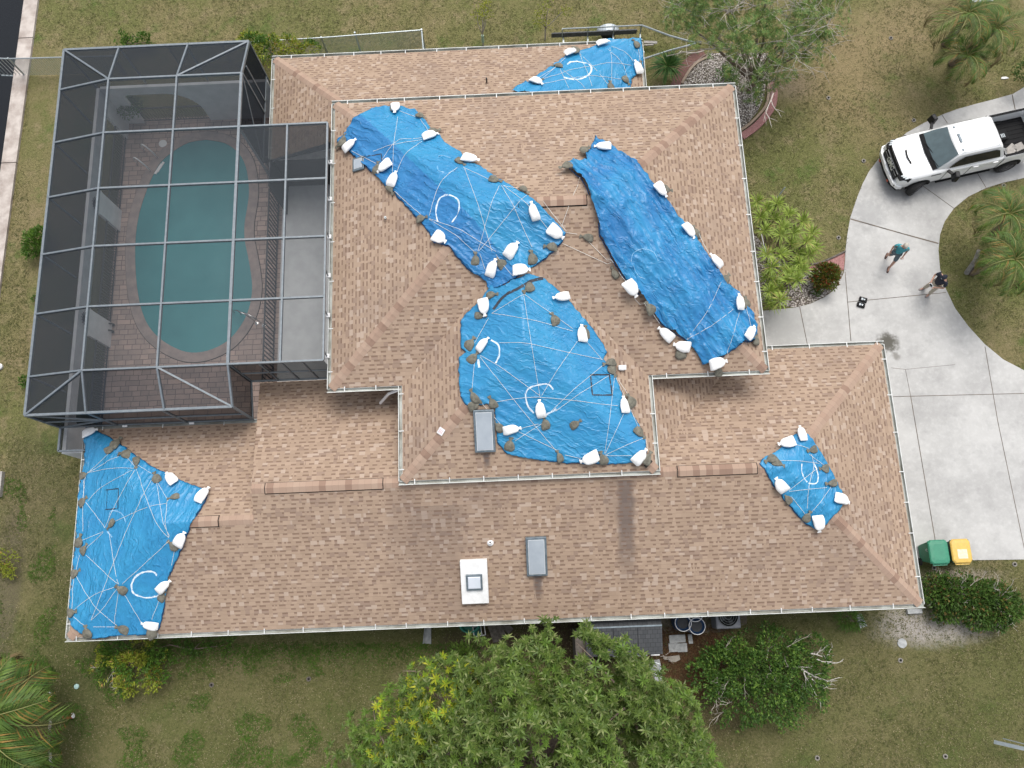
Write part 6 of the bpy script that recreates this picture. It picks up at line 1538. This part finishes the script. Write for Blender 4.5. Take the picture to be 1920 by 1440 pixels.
    skin_obj('shorts' if cloth['short'] else 'trousers', pn, ep, cloth['pants'], root)
    for s in 'LR':
        an, to = V(J[s + 'an']), V(J[s + 'to']); d = (to - an); d.z = 0; d.normalize(); sd = V((-d.y, d.x, 0)); g = MB()
        base = V((an.x, an.y, max(0, J[s + 'to'][2] - .035)))
        g.loft([[tuple(base + d * x + sd * y * w_ + V((0, 0, z))) for y, z in ((-1, .01), (-1, hh * .6), (-.5, hh), (.5, hh), (1, hh * .6), (1, .01))] for x, w_, hh in ((-.08, .035, .07), (-.02, .045, .10), (.08, .048, .08), (.15, .045, .06), (.20, .028, .045))]); g.build('shoe', cloth['shoe'], root, smooth=True)
    root.location = loc; root.rotation_euler = (0, 0, head); return root
# local +x = facing direction
J1 = dict(pelvis=(0, 0, .93), waist=(.01, 0, 1.10), chest=(.03, 0, 1.32), neckb=(.03, 0, 1.48), neck=(.05, 0, 1.55), head=(.085, 0, 1.64), face=(1, .1, -.35),
  Lsh=(.03, .19, 1.42), Lel=(-.04, .26, 1.15), Lwr=(.16, .22, 1.02), Lhd=(.24, .19, 1.02), Rsh=(.03, -.19, 1.42), Rel=(-.02, -.27, 1.14), Rwr=(.10, -.26, .92), Rhd=(.14, -.25, .85),
  Lhip=(.01, .10, .88), Lkn=(.24, .11, .50), Lan=(.32, .11, .09), Lto=(.46, .12, .035), Rhip=(-.01, -.10, .88), Rkn=(.0, -.11, .47), Ran=(-.22, -.11, .12), Rto=(-.10, -.12, .04))
person('person in teal shirt and grey shorts with grey hair walking on the driveway', (14.83, 11.98, 0), R(-115), J1, dict(skin='skin', hair='greyhair', shirt='teal', pants='shorts', short=True, shoe='brownshoe'))
J2 = dict(pelvis=(0, 0, .96), waist=(.01, 0, 1.12), chest=(.03, 0, 1.36), neckb=(.03, 0, 1.52), neck=(.05, 0, 1.59), head=(.10, 0, 1.66), face=(1, 0, -.9),
  Lsh=(.03, .21, 1.46), Lel=(.05, .30, 1.18), Lwr=(.28, .14, 1.12), Lhd=(.35, .09, 1.12), Rsh=(.03, -.21, 1.46), Rel=(.05, -.30, 1.18), Rwr=(.28, -.14, 1.12), Rhd=(.35, -.09, 1.12),
  Lhip=(0, .11, .9), Lkn=(.03, .13, .50), Lan=(-.02, .15, .09), Lto=(.13, .19, .035), Rhip=(0, -.11, .9), Rkn=(.06, -.13, .50), Ran=(.04, -.15, .09), Rto=(.19, -.17, .035))
person('person in navy shirt and cap with khaki trousers looking down at a controller', (16.12, 10.62, 0), R(-158), J2, dict(skin='skin2', hair='hair', cap='navy', shirt='navy', pants='khaki', short=False, shoe='shoe'))
PM = Matrix.Translation((16.12, 10.62, 0)) @ Matrix.Rotation(R(-158), 4, 'Z')
ct = thing('controller', 'grey handheld controller held in both hands by the person in navy', 'controller', tuple(PM @ Vector((.38, 0, 1.10))))
g = MB(); g.box(PM @ Vector((.38, 0, 1.13)), (.10, .17, .04), Matrix.Rotation(R(-158), 3, 'Z')); g.build('grip', 'lamp', ct, bevel=.012)
g = MB(); g.box(PM @ Vector((.40, 0, 1.155)), (.07, .13, .012), Matrix.Rotation(R(-158), 3, 'Z')); g.build('screen', 'black', ct)
# open case on the driveway
oc = thing('equipment_case', 'small open black case with silver parts lying on the driveway', 'case', tuple(W(1615, 568)))
for (x, y), nm in (((1617, 563), 'lid'), ((1613, 573), 'base')):
    c = W(x, y); g = MB(); rt = Matrix.Rotation(R(-20), 3, 'Z'); g.box(c + Vector((0, 0, .07)), (.31, .20, .08), rt); o = g.build(nm, 'black', oc, bevel=.03)
    for k in range(3): g = MB(); g.box(c + rt @ Vector((-.06 + k * .05, .0, .115)), (.04, .09 - k * .02, .02), rt); g.build('fitting', 'lamp' if k != 1 else 'skyframe', o)
# ------------------------------------------------------------------ bins
def cart(x, y, body, lid, label, sticker=False):
    t = thing('wheeled_bin', label, 'bin', (x, y, 0), 'wheeled bins beside the driveway')
    g = MB(); g.loft([[(x - a, y - b, z), (x + a, y - b, z), (x + a, y + b, z), (x - a, y + b, z)] for a, b, z in ((.24, .27, .08), (.28, .33, .6), (.31, .37, .98), (.335, .39, 1.0), (.335, .39, 1.02))]); g.build('bin_body', body, t, bevel=.025)
    g = MB(); g.loft([[(x + q[0] * a, y + q[1] * b, z) for q in ((-1, -.75), (-.75, -1), (.75, -1), (1, -.75), (1, .75), (.75, 1), (-.75, 1), (-1, .75))] for a, b, z in ((.35, .42, 1.02), (.35, .42, 1.045), (.31, .38, 1.085), (.20, .27, 1.10))]); lo = g.build('bin_lid', lid, t, bevel=.012)
    g = MB(); g.bar((x - .24, y - .45, 1.0), (x + .24, y - .45, 1.0), .03, .03)
    for k in (-.24, -.08, .08, .24): g.bar((x + k, y - .45, 1.0), (x + k, y - .38, 1.0), .03, .03)
    g.build('handle', lid if sticker else body, t)
    for s in (-1, 1):
        g = MB(); c = Vector((x + s * .27, y - .30, .13)); g.loft([[c + Vector((s * yy, r0 * math.cos(2 * math.pi * k / 14), r0 * math.sin(2 * math.pi * k / 14))) for k in range(14)] for yy, r0 in ((-.03, .12), (-.025, .13), (.025, .13), (.03, .12))]); g.build('wheel', 'rubber', t)
    if sticker: g = MB(); g.box((x + .01, y - .10, 1.104), (.34, .32, .006)); g.build('sticker', mat('pale sticker', (.80, .66, .50), .6, (.75, .55, .35), 12), lo)
    else:
        g = MB()
        for k in range(3):
            a0 = k * 2.094; P = [(x - .303, y + .08 + .05 * math.cos(a0 + q * .4), .82 + .05 * math.sin(a0 + q * .4)) for q in range(4)]
            for u, v in zip(P, P[1:]): g.bar(u, v, .014, .016, up=(1, 0, 0))
        g.build('recycling_mark', 'white', t)
        g = MB(); g.bar((x - .27, y - .22, 1.097), (x + .27, y - .22, 1.097), .012, .008); g.build('lid_crease', body, t)
cart(14.47, .62, 'green_cart', 'green_cart', 'green wheeled bin next to the house corner with green lid')
cart(15.25, .62, 'green_dark', 'yellow', 'dark wheeled bin with a yellow lid and pale sticker', True)
# ------------------------------------------------------------------ yard objects at the front
def barrel(px, py, label):
    c = W(px, py, .88); c.z = 0; t = thing('barrel', label, 'barrel', tuple(c), 'blue barrels on the equipment slab')
    g = MB(); g.lathe([(.27, .02), (.285, .1), (.29, .3), (.30, .32), (.29, .34), (.29, .58), (.30, .6), (.29, .62), (.285, .84), (.29, .88), (.255, .88), (.25, .80), (.0, .78)], c, 24); g.build('barrel_body', 'blue_barrel', t, smooth=True)
    g = MB(); P = [c + Vector((.28 * math.cos(a), .28 * math.sin(a), .885)) for a in [2 * math.pi * k / 28 for k in range(29)]]; g.tube(P, .014, 5, False); g.build('rim', 'white', t)
    g = MB(); g.lathe([(.20, .795), (.20, .80), (.18, .80)], c, 20); g.build('lid', 'shedroof', t)
barrel(1281, 1168, 'left blue barrel with a white rim on the slab by the shed'); barrel(1307, 1174, 'right blue barrel with a white rim on the slab by the shed'); barrel(1303, 1150, 'blue barrel half hidden under the gutter behind the other two')
c = W(1365, 1155, .85); c.z = 0
ac = thing('air_conditioner', 'grey outdoor air conditioning unit under the gutter beside the shrub', 'air conditioner', tuple(c))
g = MB(); g.box(c + Vector((0, 0, .42)), (.86, .86, .8)); g.build('cabinet', mat('ac grey', (.24, .25, .28), .6), ac, bevel=.05)
g = MB(); g.lathe([(.36, .826), (.36, .835), (.33, .836)], c, 24); g.build('fan_opening', 'black', ac)
g = MB()
for k in range(4): a = k * math.pi / 2 + .4; g.bar(c + Vector((0, 0, .845)), c + Vector((.3 * math.cos(a), .3 * math.sin(a), .845)), .14, .01)
g.build('fan', 'shedroof', ac); g = MB()
for rr in (.12, .2, .28, .35): g.tube([c + Vector((rr * math.cos(a), rr * math.sin(a), .87)) for a in [2 * math.pi * k / 24 for k in range(25)]], .004, 4, False)
g.build('fan_guard', 'galv', ac)
# shed
P0, P1 = W(1100, 1232, 2.0), W(1243, 1229, 2.0); yb = P0.y; yt = LY0 + .35
sh = thing('garden_shed', 'small shed with charcoal shingle roof against the front of the house', 'shed', tuple(W(1170, 1200)))
g = MB(); ze_, zr_ = 2.0, 2.3; ym = W(1170, 1175, 2.25).y
def shm():
    m, nt, b = newmat('charcoal tab shingles'); p = Pos(nt); br = nt.nodes.new('ShaderNodeTexBrick'); br.inputs['Scale'].default_value = 1; br.inputs['Brick Width'].default_value = .16; br.inputs['Row Height'].default_value = .14; br.inputs['Mortar Size'].default_value = .006
    br.inputs['Color1'].default_value = (.052, .056, .062, 1); br.inputs['Color2'].default_value = (.07, .074, .08, 1); br.inputs['Mortar'].default_value = (.02, .021, .024, 1); L(nt, p, br.inputs['Vector']); L(nt, br.outputs[0], b.inputs['Base Color']); b.inputs['Roughness'].default_value = .8; return m
M['shedtab'] = shm()
for yy0, yy1, z0, z1 in ((yb, ym, ze_, zr_), (ym, yt, zr_, ze_)):
    g.poly([(P0.x, yy0, z0), (P1.x, yy0, z0), (P1.x, yy1, z1), (P0.x, yy1, z1)]); g.poly([(P0.x, yy0, z0 - .06), (P1.x, yy0, z0 - .06), (P1.x, yy1, z1 - .06), (P0.x, yy1, z1 - .06)][::-1])
g.poly([(P0.x, yb, ze_ - .06), (P1.x, yb, ze_ - .06), (P1.x, yb, ze_), (P0.x, yb, ze_)])
ro = g.build('roof', 'shedtab', sh)
g = MB(); g.bar((P0.x, ym, zr_ + .012), (P1.x, ym, zr_ + .012), .05, .012); g.build('ridge_strip', 'skyframe', ro)
for xx in (W(1150, 1200, 2.1).x, W(1196, 1200, 2.1).x): g = MB(); g.bar((xx, yb, ze_ + .008), (xx, ym, zr_ + .008), .02, .01); g.build('seam', 'dark', ro)
g = MB(); g.box(((P0.x + P1.x) / 2, (yb + yt) / 2 + .05, .98), (P1.x - P0.x - .16, yt - yb - .25, 1.96)); g.build('walls', mat('shed wall', (.35, .34, .31), .8), sh)
for xx in (W(1165, 1238, 1.).x, W(1200, 1238, 1.).x, W(1230, 1238, 1.).x): g = MB(); g.box((xx, yb - .1, .9), (.55 if xx < 4 else .3, .06, .1)); g.build('ledge', 'white', sh)
g = MB(); A = W(1085, 1165, 1.0); g.box((W(1088, 1170, 1).x, -2.2, .9), (.5, 1.4, 1.8)); tag(g.build('storage_cabinet', 'wood', None, org=(A.x, -2.2, 0)), 'dark narrow cabinet standing left of the shed', 'cabinet')
for i, (x, y, sx, sy, a) in enumerate([(1253,1200,.17,.62,.04),(1262,1198,.3,.3,0),(1277,1197,.3,.3,.03),(1264,1214,.33,.3,0),(1280,1215,.33,.32,.02),(1294,1197,.17,.34,.05)]):
    pass
for (px, py, sx, sy, a, lab) in [(1262,1198,.29,.27,.02,'upper left paving slab beside the shed'),(1277,1197,.29,.27,.0,'upper right paving slab beside the shed'),(1262,1214,.32,.30,.02,'lower left paving slab beside the shed'),(1279,1214,.34,.30,.0,'lower right stained paving slab beside the shed'),(1294,1198,.15,.32,.05,'narrow lone slab on brown leaves right of the paving'),(1229,1252,.40,.52,.15,'large slab nearest the shed end of the garden path'),(1234,1272,.28,.2,-.3,'dark small slab in the middle of the garden path'),(1237,1290,.34,.46,.1,'lower slab of the garden path beside the tree')]:
    c = W(px, py); g = MB(); g.box(c + Vector((0, 0, .03)), (sx, sy, .06), Matrix.Rotation(a, 3, 'Z')); tag(g.build('paving_slab', 'concretebl', None, bevel=.008, org=c), lab, 'slab', 'paving slabs beside the shed')
g = MB(); A, B = W(1237, 1245, .9), W(1237, 1292, .9); g.tube([A, B], .018, 6); g.tube([W(1222, 1240, .9), A], .018, 6); g.tube([B, W(1232, 1300, .1)], .018, 6); g.tube([W(1222, 1240, .9), W(1222, 1290, .5)], .014, 6)
tag(g.build('pipe_frame', 'galv', None, org=W(1237, 1270)), 'thin metal pipe frame standing over the garden path slabs', 'pipe frame')
g = MB(); c = W(1263, 1234); g.prism([(c.x - .2, c.y - .1), (c.x + .05, c.y - .13), (c.x + .22, c.y - .05), (c.x + .2, c.y + .1), (c.x - .18, c.y + .06)], 0, .06); tag(g.build('flat_stone', mat('stone', (.33, .30, .26), .9)), 'flat pale stone on leaves below the paving slabs', 'stone')
g = MB(); q = random.Random(4)
for k in range(9): a = W(1243 + q.uniform(-5, 16), 1232 + q.uniform(-5, 8), .1); branchy(g, a, Vector((q.uniform(.2, 1), q.uniform(-.6, .4), .2)), .35, .012, q, 0)
tag(g.build('stick_pile', 'palebark', None, org=W(1248, 1234)), 'small pile of pale sticks at the shed corner', 'sticks')
def trough(px0, py0, px1, py1, w_, label):
    A, B = W(px0, py0), W(px1, py1); d = (B - A).normalized(); n = Vector((-d.y, d.x, 0)); g = MB()
    for i, (ww, z) in enumerate([(0, 0)]): pass
    g.loft([[A + n * w_ * .35 + Vector((0, 0, .0)), A + n * w_ * .35 + Vector((0, 0, .12)), A + n * w_ * .27 + Vector((0, 0, .12)), A + n * w_ * .25 + Vector((0, 0, .04)), A - n * w_ * .25 + Vector((0, 0, .04)), A - n * w_ * .27 + Vector((0, 0, .12)), A - n * w_ * .35 + Vector((0, 0, .12)), A - n * w_ * .35],
            [B + n * w_ * .5, B + n * w_ * .5 + Vector((0, 0, .09)), B + n * w_ * .43 + Vector((0, 0, .09)), B + n * w_ * .4 + Vector((0, 0, .03)), B - n * w_ * .4 + Vector((0, 0, .03)), B - n * w_ * .43 + Vector((0, 0, .09)), B - n * w_ * .5 + Vector((0, 0, .09)), B - n * w_ * .5]])
    tag(g.build('splash_block', 'concretebl', None, org=A), label, 'splash block')
trough(803, 1168, 801, 1207, .30, 'concrete splash block on the grass left of the green tub'); trough(1608, 1152, 1618, 1176, .26, 'concrete splash block near the right end of the front gutter')
c = W(880, 1172, .4); c.z = 0; g = MB(); g.loft([[(c.x + a * math.cos(t) * 1.3, c.y + a * math.sin(t), z) for t in [2 * math.pi * k / 16 for k in range(16)]] for a, z in ((.20, .0), (.26, .38), (.28, .4), (.24, .4), (.22, .1))]); tag(g.build('tub', 'teal_tub', None, org=c), 'green tub tucked under the front gutter', 'tub')
c = W(898, 1183, .3); c.z = 0; t = thing('crate', 'small white and green crate frame beside the green tub', 'crate', tuple(c)); rt = Matrix.Rotation(.12, 3, 'Z')
g = MB(); g.box(c + rt @ Vector((-.06, 0, .1)), (.26, .30, .2), rt); g.build('crate_body', mat('dark green crate', (.02, .12, .11), .7), t)
for dx, dy, sx, sy in ((-.2, 0, .03, .36), (.08, 0, .03, .36), (-.06, -.17, .3, .03), (-.06, .17, .3, .03), (.21, 0, .03, .36), (.15, .17, .12, .03), (.15, -.17, .12, .03)): g = MB(); g.box(c + rt @ Vector((dx, dy, .24)), (sx, sy, .04), rt); g.build('frame_bar', 'white', t)
for i, (a, b_, lab) in enumerate([((920, 1170), (932, 1203), 'leftmost weathered board leaning out from under the front gutter'), ((930, 1168), (944, 1195), 'middle weathered board leaning out from under the front gutter'), ((940, 1166), (958, 1184), 'rightmost weathered board leaning out from under the front gutter')]):
    A, B = W(*a, .5 - .1 * i), W(*b_, .08); g = MB(); g.bar(A, B, .26, .03); tag(g.build('weathered_board', 'wood', None, org=W(*b_)), lab, 'board', 'weathered boards under the front gutter')
# small round lids, sprinklers
def disc(px, py, r0, m, name, label, cat, group=None, z=.03):
    c = W(px, py); g = MB(); g.lathe([(r0, -.01), (r0, z), (r0 * .85, z + .008), (0.0, z + .01)], c, 20); return tag(g.build(name, m, None, org=c), label, cat, group)
disc(1691, 1206, .165, 'concretebl', 'utility_cover', 'round pale concrete lid on the grass below the right house corner', 'lid')
disc(144, 1287, .09, mat('pale green plastic', (.40, .58, .55), .6), 'utility_cover', 'small pale green round lid on the grass left of the yellow shrub', 'lid')
for i, (x, y, lab) in enumerate([(1486, 75, 'grey round sprinkler donut under the sparse tree'), (1553, 184, 'sprinkler donut on the upper lawn between tree and driveway'), (1713, 226, 'sprinkler donut just above the truck mirror'), (1619, 302, 'sprinkler donut left of the truck bumper'), (1572, 446, 'sprinkler donut above the pink gravel'), (1881, 348, 'sprinkler donut above the island palms'), (1751, 1065, 'sprinkler donut below the green bin'), (1902, 1058, 'sprinkler donut below the driveway at the right edge'), (1688, 1238, 'sprinkler donut below the round concrete lid'), (1772, 1418, 'sprinkler donut at the bottom right lawn'), (1311, 1384, 'sprinkler donut right of the big tree'), (1532, 1421, 'sprinkler donut on the bottom lawn right of centre'), (579, 1273, 'dark sprinkler hole in the bottom lawn'), (397, 1284, 'sprinkler hole right of the yellow shrub'), (1670, 72, 'sprinkler donut on the upper lawn left of the palms')]):
    c = W(x, y); t = thing('sprinkler', lab, 'sprinkler', tuple(c), 'round sprinkler collars in the lawn'); g = MB()
    g.lathe([(.085, .0), (.085, .035), (.05, .04), (.04, .01)], c, 14); g.build('collar', 'sprk' if i not in (12, 13) else 'wood', t); g = MB(); g.lathe([(.035, .0), (.03, .05), (.0, .052)], c, 10); g.build('head', 'black', t)
g = MB(); c = W(1712, 1146); g.box(c + Vector((0, 0, .08)), (.52, .16, .16)); tag(g.build('concrete_block', 'concretebl', None, bevel=.01, org=c), 'pale concrete block at the right corner of the front gutter', 'block')
g = MB(); A, B = W(1866, 1180, .3), W(1886, 1160, .3); g.bar(A, B, .22, .12); tag(g.build('stone_block', mat('stained stone', (.40, .31, .18), .9, (.5, .47, .42), 3), None, bevel=.02, org=A), 'stained pale stone block at the lower end of the hedge', 'stone')
g = MB(); A, B = W(1864, 1391, .6), W(1990, 1420, 2.0); g.bar(A, B, .12, .05); g.bar(A + Vector((.3, .1, .02)), B + Vector((0, .12, .02)), .03, .03); tag(g.build('metal_rail', 'galv', None, org=W(1900, 1395)), 'pale metal rail poking in at the bottom right corner', 'rail')
g = MB(); c = W(2, 908, .1); g.box(c, (.10, .95, .2)); tag(g.build('timber_beam', 'plank', None, org=c), 'grey timber piece cut by the left edge beside the tarped corner', 'timber')
g = MB(); c = W(1, 688); g.lathe([(.12, 0), (.13, .1), (.07, .16)], c, 12); tag(g.build('white_post_cap', 'white', None, org=c), 'round white cap at the left edge of the lawn', 'cap')
g = MB(); A, B = W(95, 1345, .1), W(97, 1442, .1); m_ = A.lerp(B, .5) + Vector((-.1, 0, 0)); g.tube([A, m_, B], .05, 7); tag(g.build('fallen_branch', 'palebark', None, org=A), 'curved bare branch on the grass at the bottom left', 'branch')
g = MB(); A, B = W(118, 1346, .12), W(136, 1342, .12); g.tube([A, B], [.05, .09], 10); g.cur = 1; g.tube([B, B + Vector((.03, .01, 0))], .09, 10); tag(g.build('red_bucket', ['red', 'white'], None, org=A), 'small red cone with a white rim beside the lower left palm', 'bucket')
g = MB(); P = [W(80, 1302, .1), W(86, 1299, .14), W(92, 1299, .14), W(97, 1304, .1)]; g.tube(P, .035, 7); tag(g.build('curved_pipe', 'white', None, org=P[0]), 'curved white pipe piece beside the lower left palm', 'pipe')
g = MB(); c = W(1883, 147); g.prism([(c.x - .16, c.y - .03), (c.x + .0, c.y - .05), (c.x + .17, c.y - .02), (c.x + .05, c.y + .05), (c.x - .12, c.y + .04)], .01, .05); tag(g.build('paper_litter', 'white', None), 'white litter scrap on the lawn above the driveway end', 'litter')
g = MB(); c = W(1840, 2); g.prism([(c.x - .5, c.y - .06), (c.x + .5, c.y - .04), (c.x + .4, c.y + .2), (c.x - .4, c.y + .2)], .0, .04); tag(g.build('pale_slab', 'concretebl', None), 'pale slab at the top edge beside the palms', 'slab')
# ------------------------------------------------------------------ fences
def chain_mat():
    m, nt, b = newmat('chain link mesh'); out = nt.nodes['Material Output']; b.inputs['Base Color'].default_value = (.38, .46, .47, 1); b.inputs['Roughness'].default_value = .5
    tc = nt.nodes.new('ShaderNodeTexCoord'); sp = nt.nodes.new('ShaderNodeSeparateXYZ'); L(nt, tc.outputs['Object'], sp.inputs[0])
    h = Mth(nt, 'ADD', sp.outputs[0], sp.outputs[1])
    a = Mth(nt, 'FRACT', Mth(nt, 'MULTIPLY', Mth(nt, 'ADD', h, sp.outputs[2]), 14.0)); c = Mth(nt, 'FRACT', Mth(nt, 'MULTIPLY', Mth(nt, 'SUBTRACT', h, sp.outputs[2]), 14.0))
    f = Mth(nt, 'MAXIMUM', Mth(nt, 'LESS_THAN', a, .22), Mth(nt, 'LESS_THAN', c, .22)); tr = nt.nodes.new('ShaderNodeBsdfTransparent'); mx = nt.nodes.new('ShaderNodeMixShader')
    L(nt, f, mx.inputs[0]); L(nt, tr.outputs[0], mx.inputs[1]); L(nt, b.outputs[0], mx.inputs[2]); L(nt, mx.outputs[0], out.inputs[0]); return m
M['chain'] = chain_mat()
def cfence(pts, h, label, posts):
    base = pts[0]; t = thing('chain_link_fence', label, 'fence', tuple(base))
    for a, b_ in zip(pts, pts[1:]):
        g = MB(); g.tube([a + Vector((0, 0, h)), b_ + Vector((0, 0, h))], .03, 7); g.build('top_rail', 'galv', t)
        g = MB(); g.poly([a + Vector((0, 0, .05)), b_ + Vector((0, 0, .05)), b_ + Vector((0, 0, h)), a + Vector((0, 0, h))]); g.build('mesh', 'chain', t)
    for p in posts: g = MB(); g.tube([p, p + Vector((0, 0, h + .05))], .04, 8); g.build('post', 'galv', t)
A = W(797, 91); A2 = Vector((A.x + .1, A.y - 1.6, 0)); B = Vector((-7.6, A.y - .15, 0)); C_ = Vector((-14, A.y - .25, 0))
cfence([A2, A, B, C_], 1.2, 'chain link fence running behind the cage to the top roof wing', [A, Vector((-6.2, A.y, 0)), B, Vector((-9.4, A.y - .15, 0)), Vector((-11.8, A.y - .2, 0)), C_])
A, B = W(48, 143), W(122, 128); A = W(48, 143); cfence([A, Vector((GX0 - .05, A.y - .1, 0))], 1.2, 'short chain link fence from the cage corner to the seawall', [A, Vector((GX0 - .2, A.y - .1, 0))])
gt = thing('gate_panel', 'chain link gate panel hanging over the canal edge', 'gate', tuple(A)); D = Vector((-1.05, .1, 0))
for k in range(7): g = MB(); q = A + D * k / 6; g.tube([q + Vector((0, 0, .0)), q + Vector((0, 0, 1.2))], .018, 6); g.build('bar', 'galv', gt)
for z in (.0, 1.2): g = MB(); g.tube([A + Vector((0, 0, z)), A + D + Vector((0, 0, z))], .03, 6); g.build('rail', 'galv', gt)
g = MB(); g.box(W(8, 348, .3) + Vector((0, 0, 0)), (.3, .5, .5)); 
tag(g.build('dock_box', 'white', None, bevel=.03, org=W(2, 350)), 'white dock box on the seawall at the left edge', 'dock box') if 0 else None
# ------------------------------------------------------------------ trailer
tl = thing('utility_trailer', 'long open utility trailer parked behind the top roof wing', 'trailer', (4.2, 21.9, 0))
yf, yn = 22.52, 21.25; X0, X1 = 2.45, 5.75
for y_, s in ((yf, 1), (yn, -1)):
    g = MB(); g.tube([(X0, y_, 1.0), (X1, y_, 1.0)], .03, 6); g.tube([(X1, y_, 1.0), (X1, y_, .45)], .03, 6); g.build('side_rail', 'galv', tl)
    g = MB(); g.box(((X0 + X1) / 2 - .3, y_ + .02, .60), (X1 - X0 + .3, .05, .26)); g.build('side_board', mat('grey board', (.09, .095, .10), .8), tl)
    for x in (X0, X0 + 1.08, X0 + 2.16): g = MB(); g.bar((x, y_, .45), (x, y_, 1.0), .04, .04); g.build('rail_post', 'galv', tl)
    g = MB(); c = Vector((4.42, y_ + s * .18, .30)); g.loft([[c + Vector((r0 * math.cos(2 * math.pi * k / 18), s * yy, r0 * math.sin(2 * math.pi * k / 18))) for k in range(18)] for yy, r0 in ((-.08, .24), (-.06, .29), (.06, .29), (.08, .24), (.085, .1))]); g.build('wheel', 'rubber', tl)
    g = MB(); P = []
    for k in range(13): a = math.pi * k / 12; P.append((4.42 + .47 * math.cos(a), .32 + .42 * math.sin(a)))
    for (xa_, za_), (xb_, zb_) in zip(P, P[1:]):
        g.poly([(xa_, y_ + s * .04, za_), (xb_, y_ + s * .04, zb_), (xb_, y_ + s * .34, zb_), (xa_, y_ + s * .34, za_)])
        g.poly([(xa_, y_ + s * .34, za_), (xb_, y_ + s * .34, zb_), (4.42 + (xb_ - 4.42) * .8, y_ + s * .34, .32 + (zb_ - .32) * .8), (4.42 + (xa_ - 4.42) * .8, y_ + s * .34, .32 + (za_ - .32) * .8)])
    fo = g.build('fender', mat('grey fender', (.45, .50, .54), .4, metal=.2), tl); md = fo.modifiers.new('s', 'SOLIDIFY'); md.thickness = .012
for x in (X0 + .05, X0 + 1.08, X0 + 2.16, X1): g = MB(); g.bar((x, yn, .45), (x, yf, .45), .06, .06); g.build('cross_member', 'galv', tl)
for y_ in (yf, yn): g = MB(); g.tube([(X1, y_, 1.0 if y_ == yf else .5), (X1 + 1.2, lerp(y_, 21.9, .45), .62), (X1 + 2.35, 21.9, .5)], .04, 6); g.build('tongue_bar', 'galv', tl)
g = MB(); g.box((X1 + 2.4, 21.9, .52), (.25, .1, .1)); g.build('coupler', 'dark', tl)
g = MB(); A, B = W(1207, 79, .3), W(1232, 80, .3); g.bar(A, B, .12, .05); g.bar(A + Vector((0, -.15, 0)), A + Vector((.4, -.15, 0)), .05, .05); tag(g.build('timber_plank', 'plank', None, org=A), 'pale plank on the ground right of the top roof wing', 'plank')
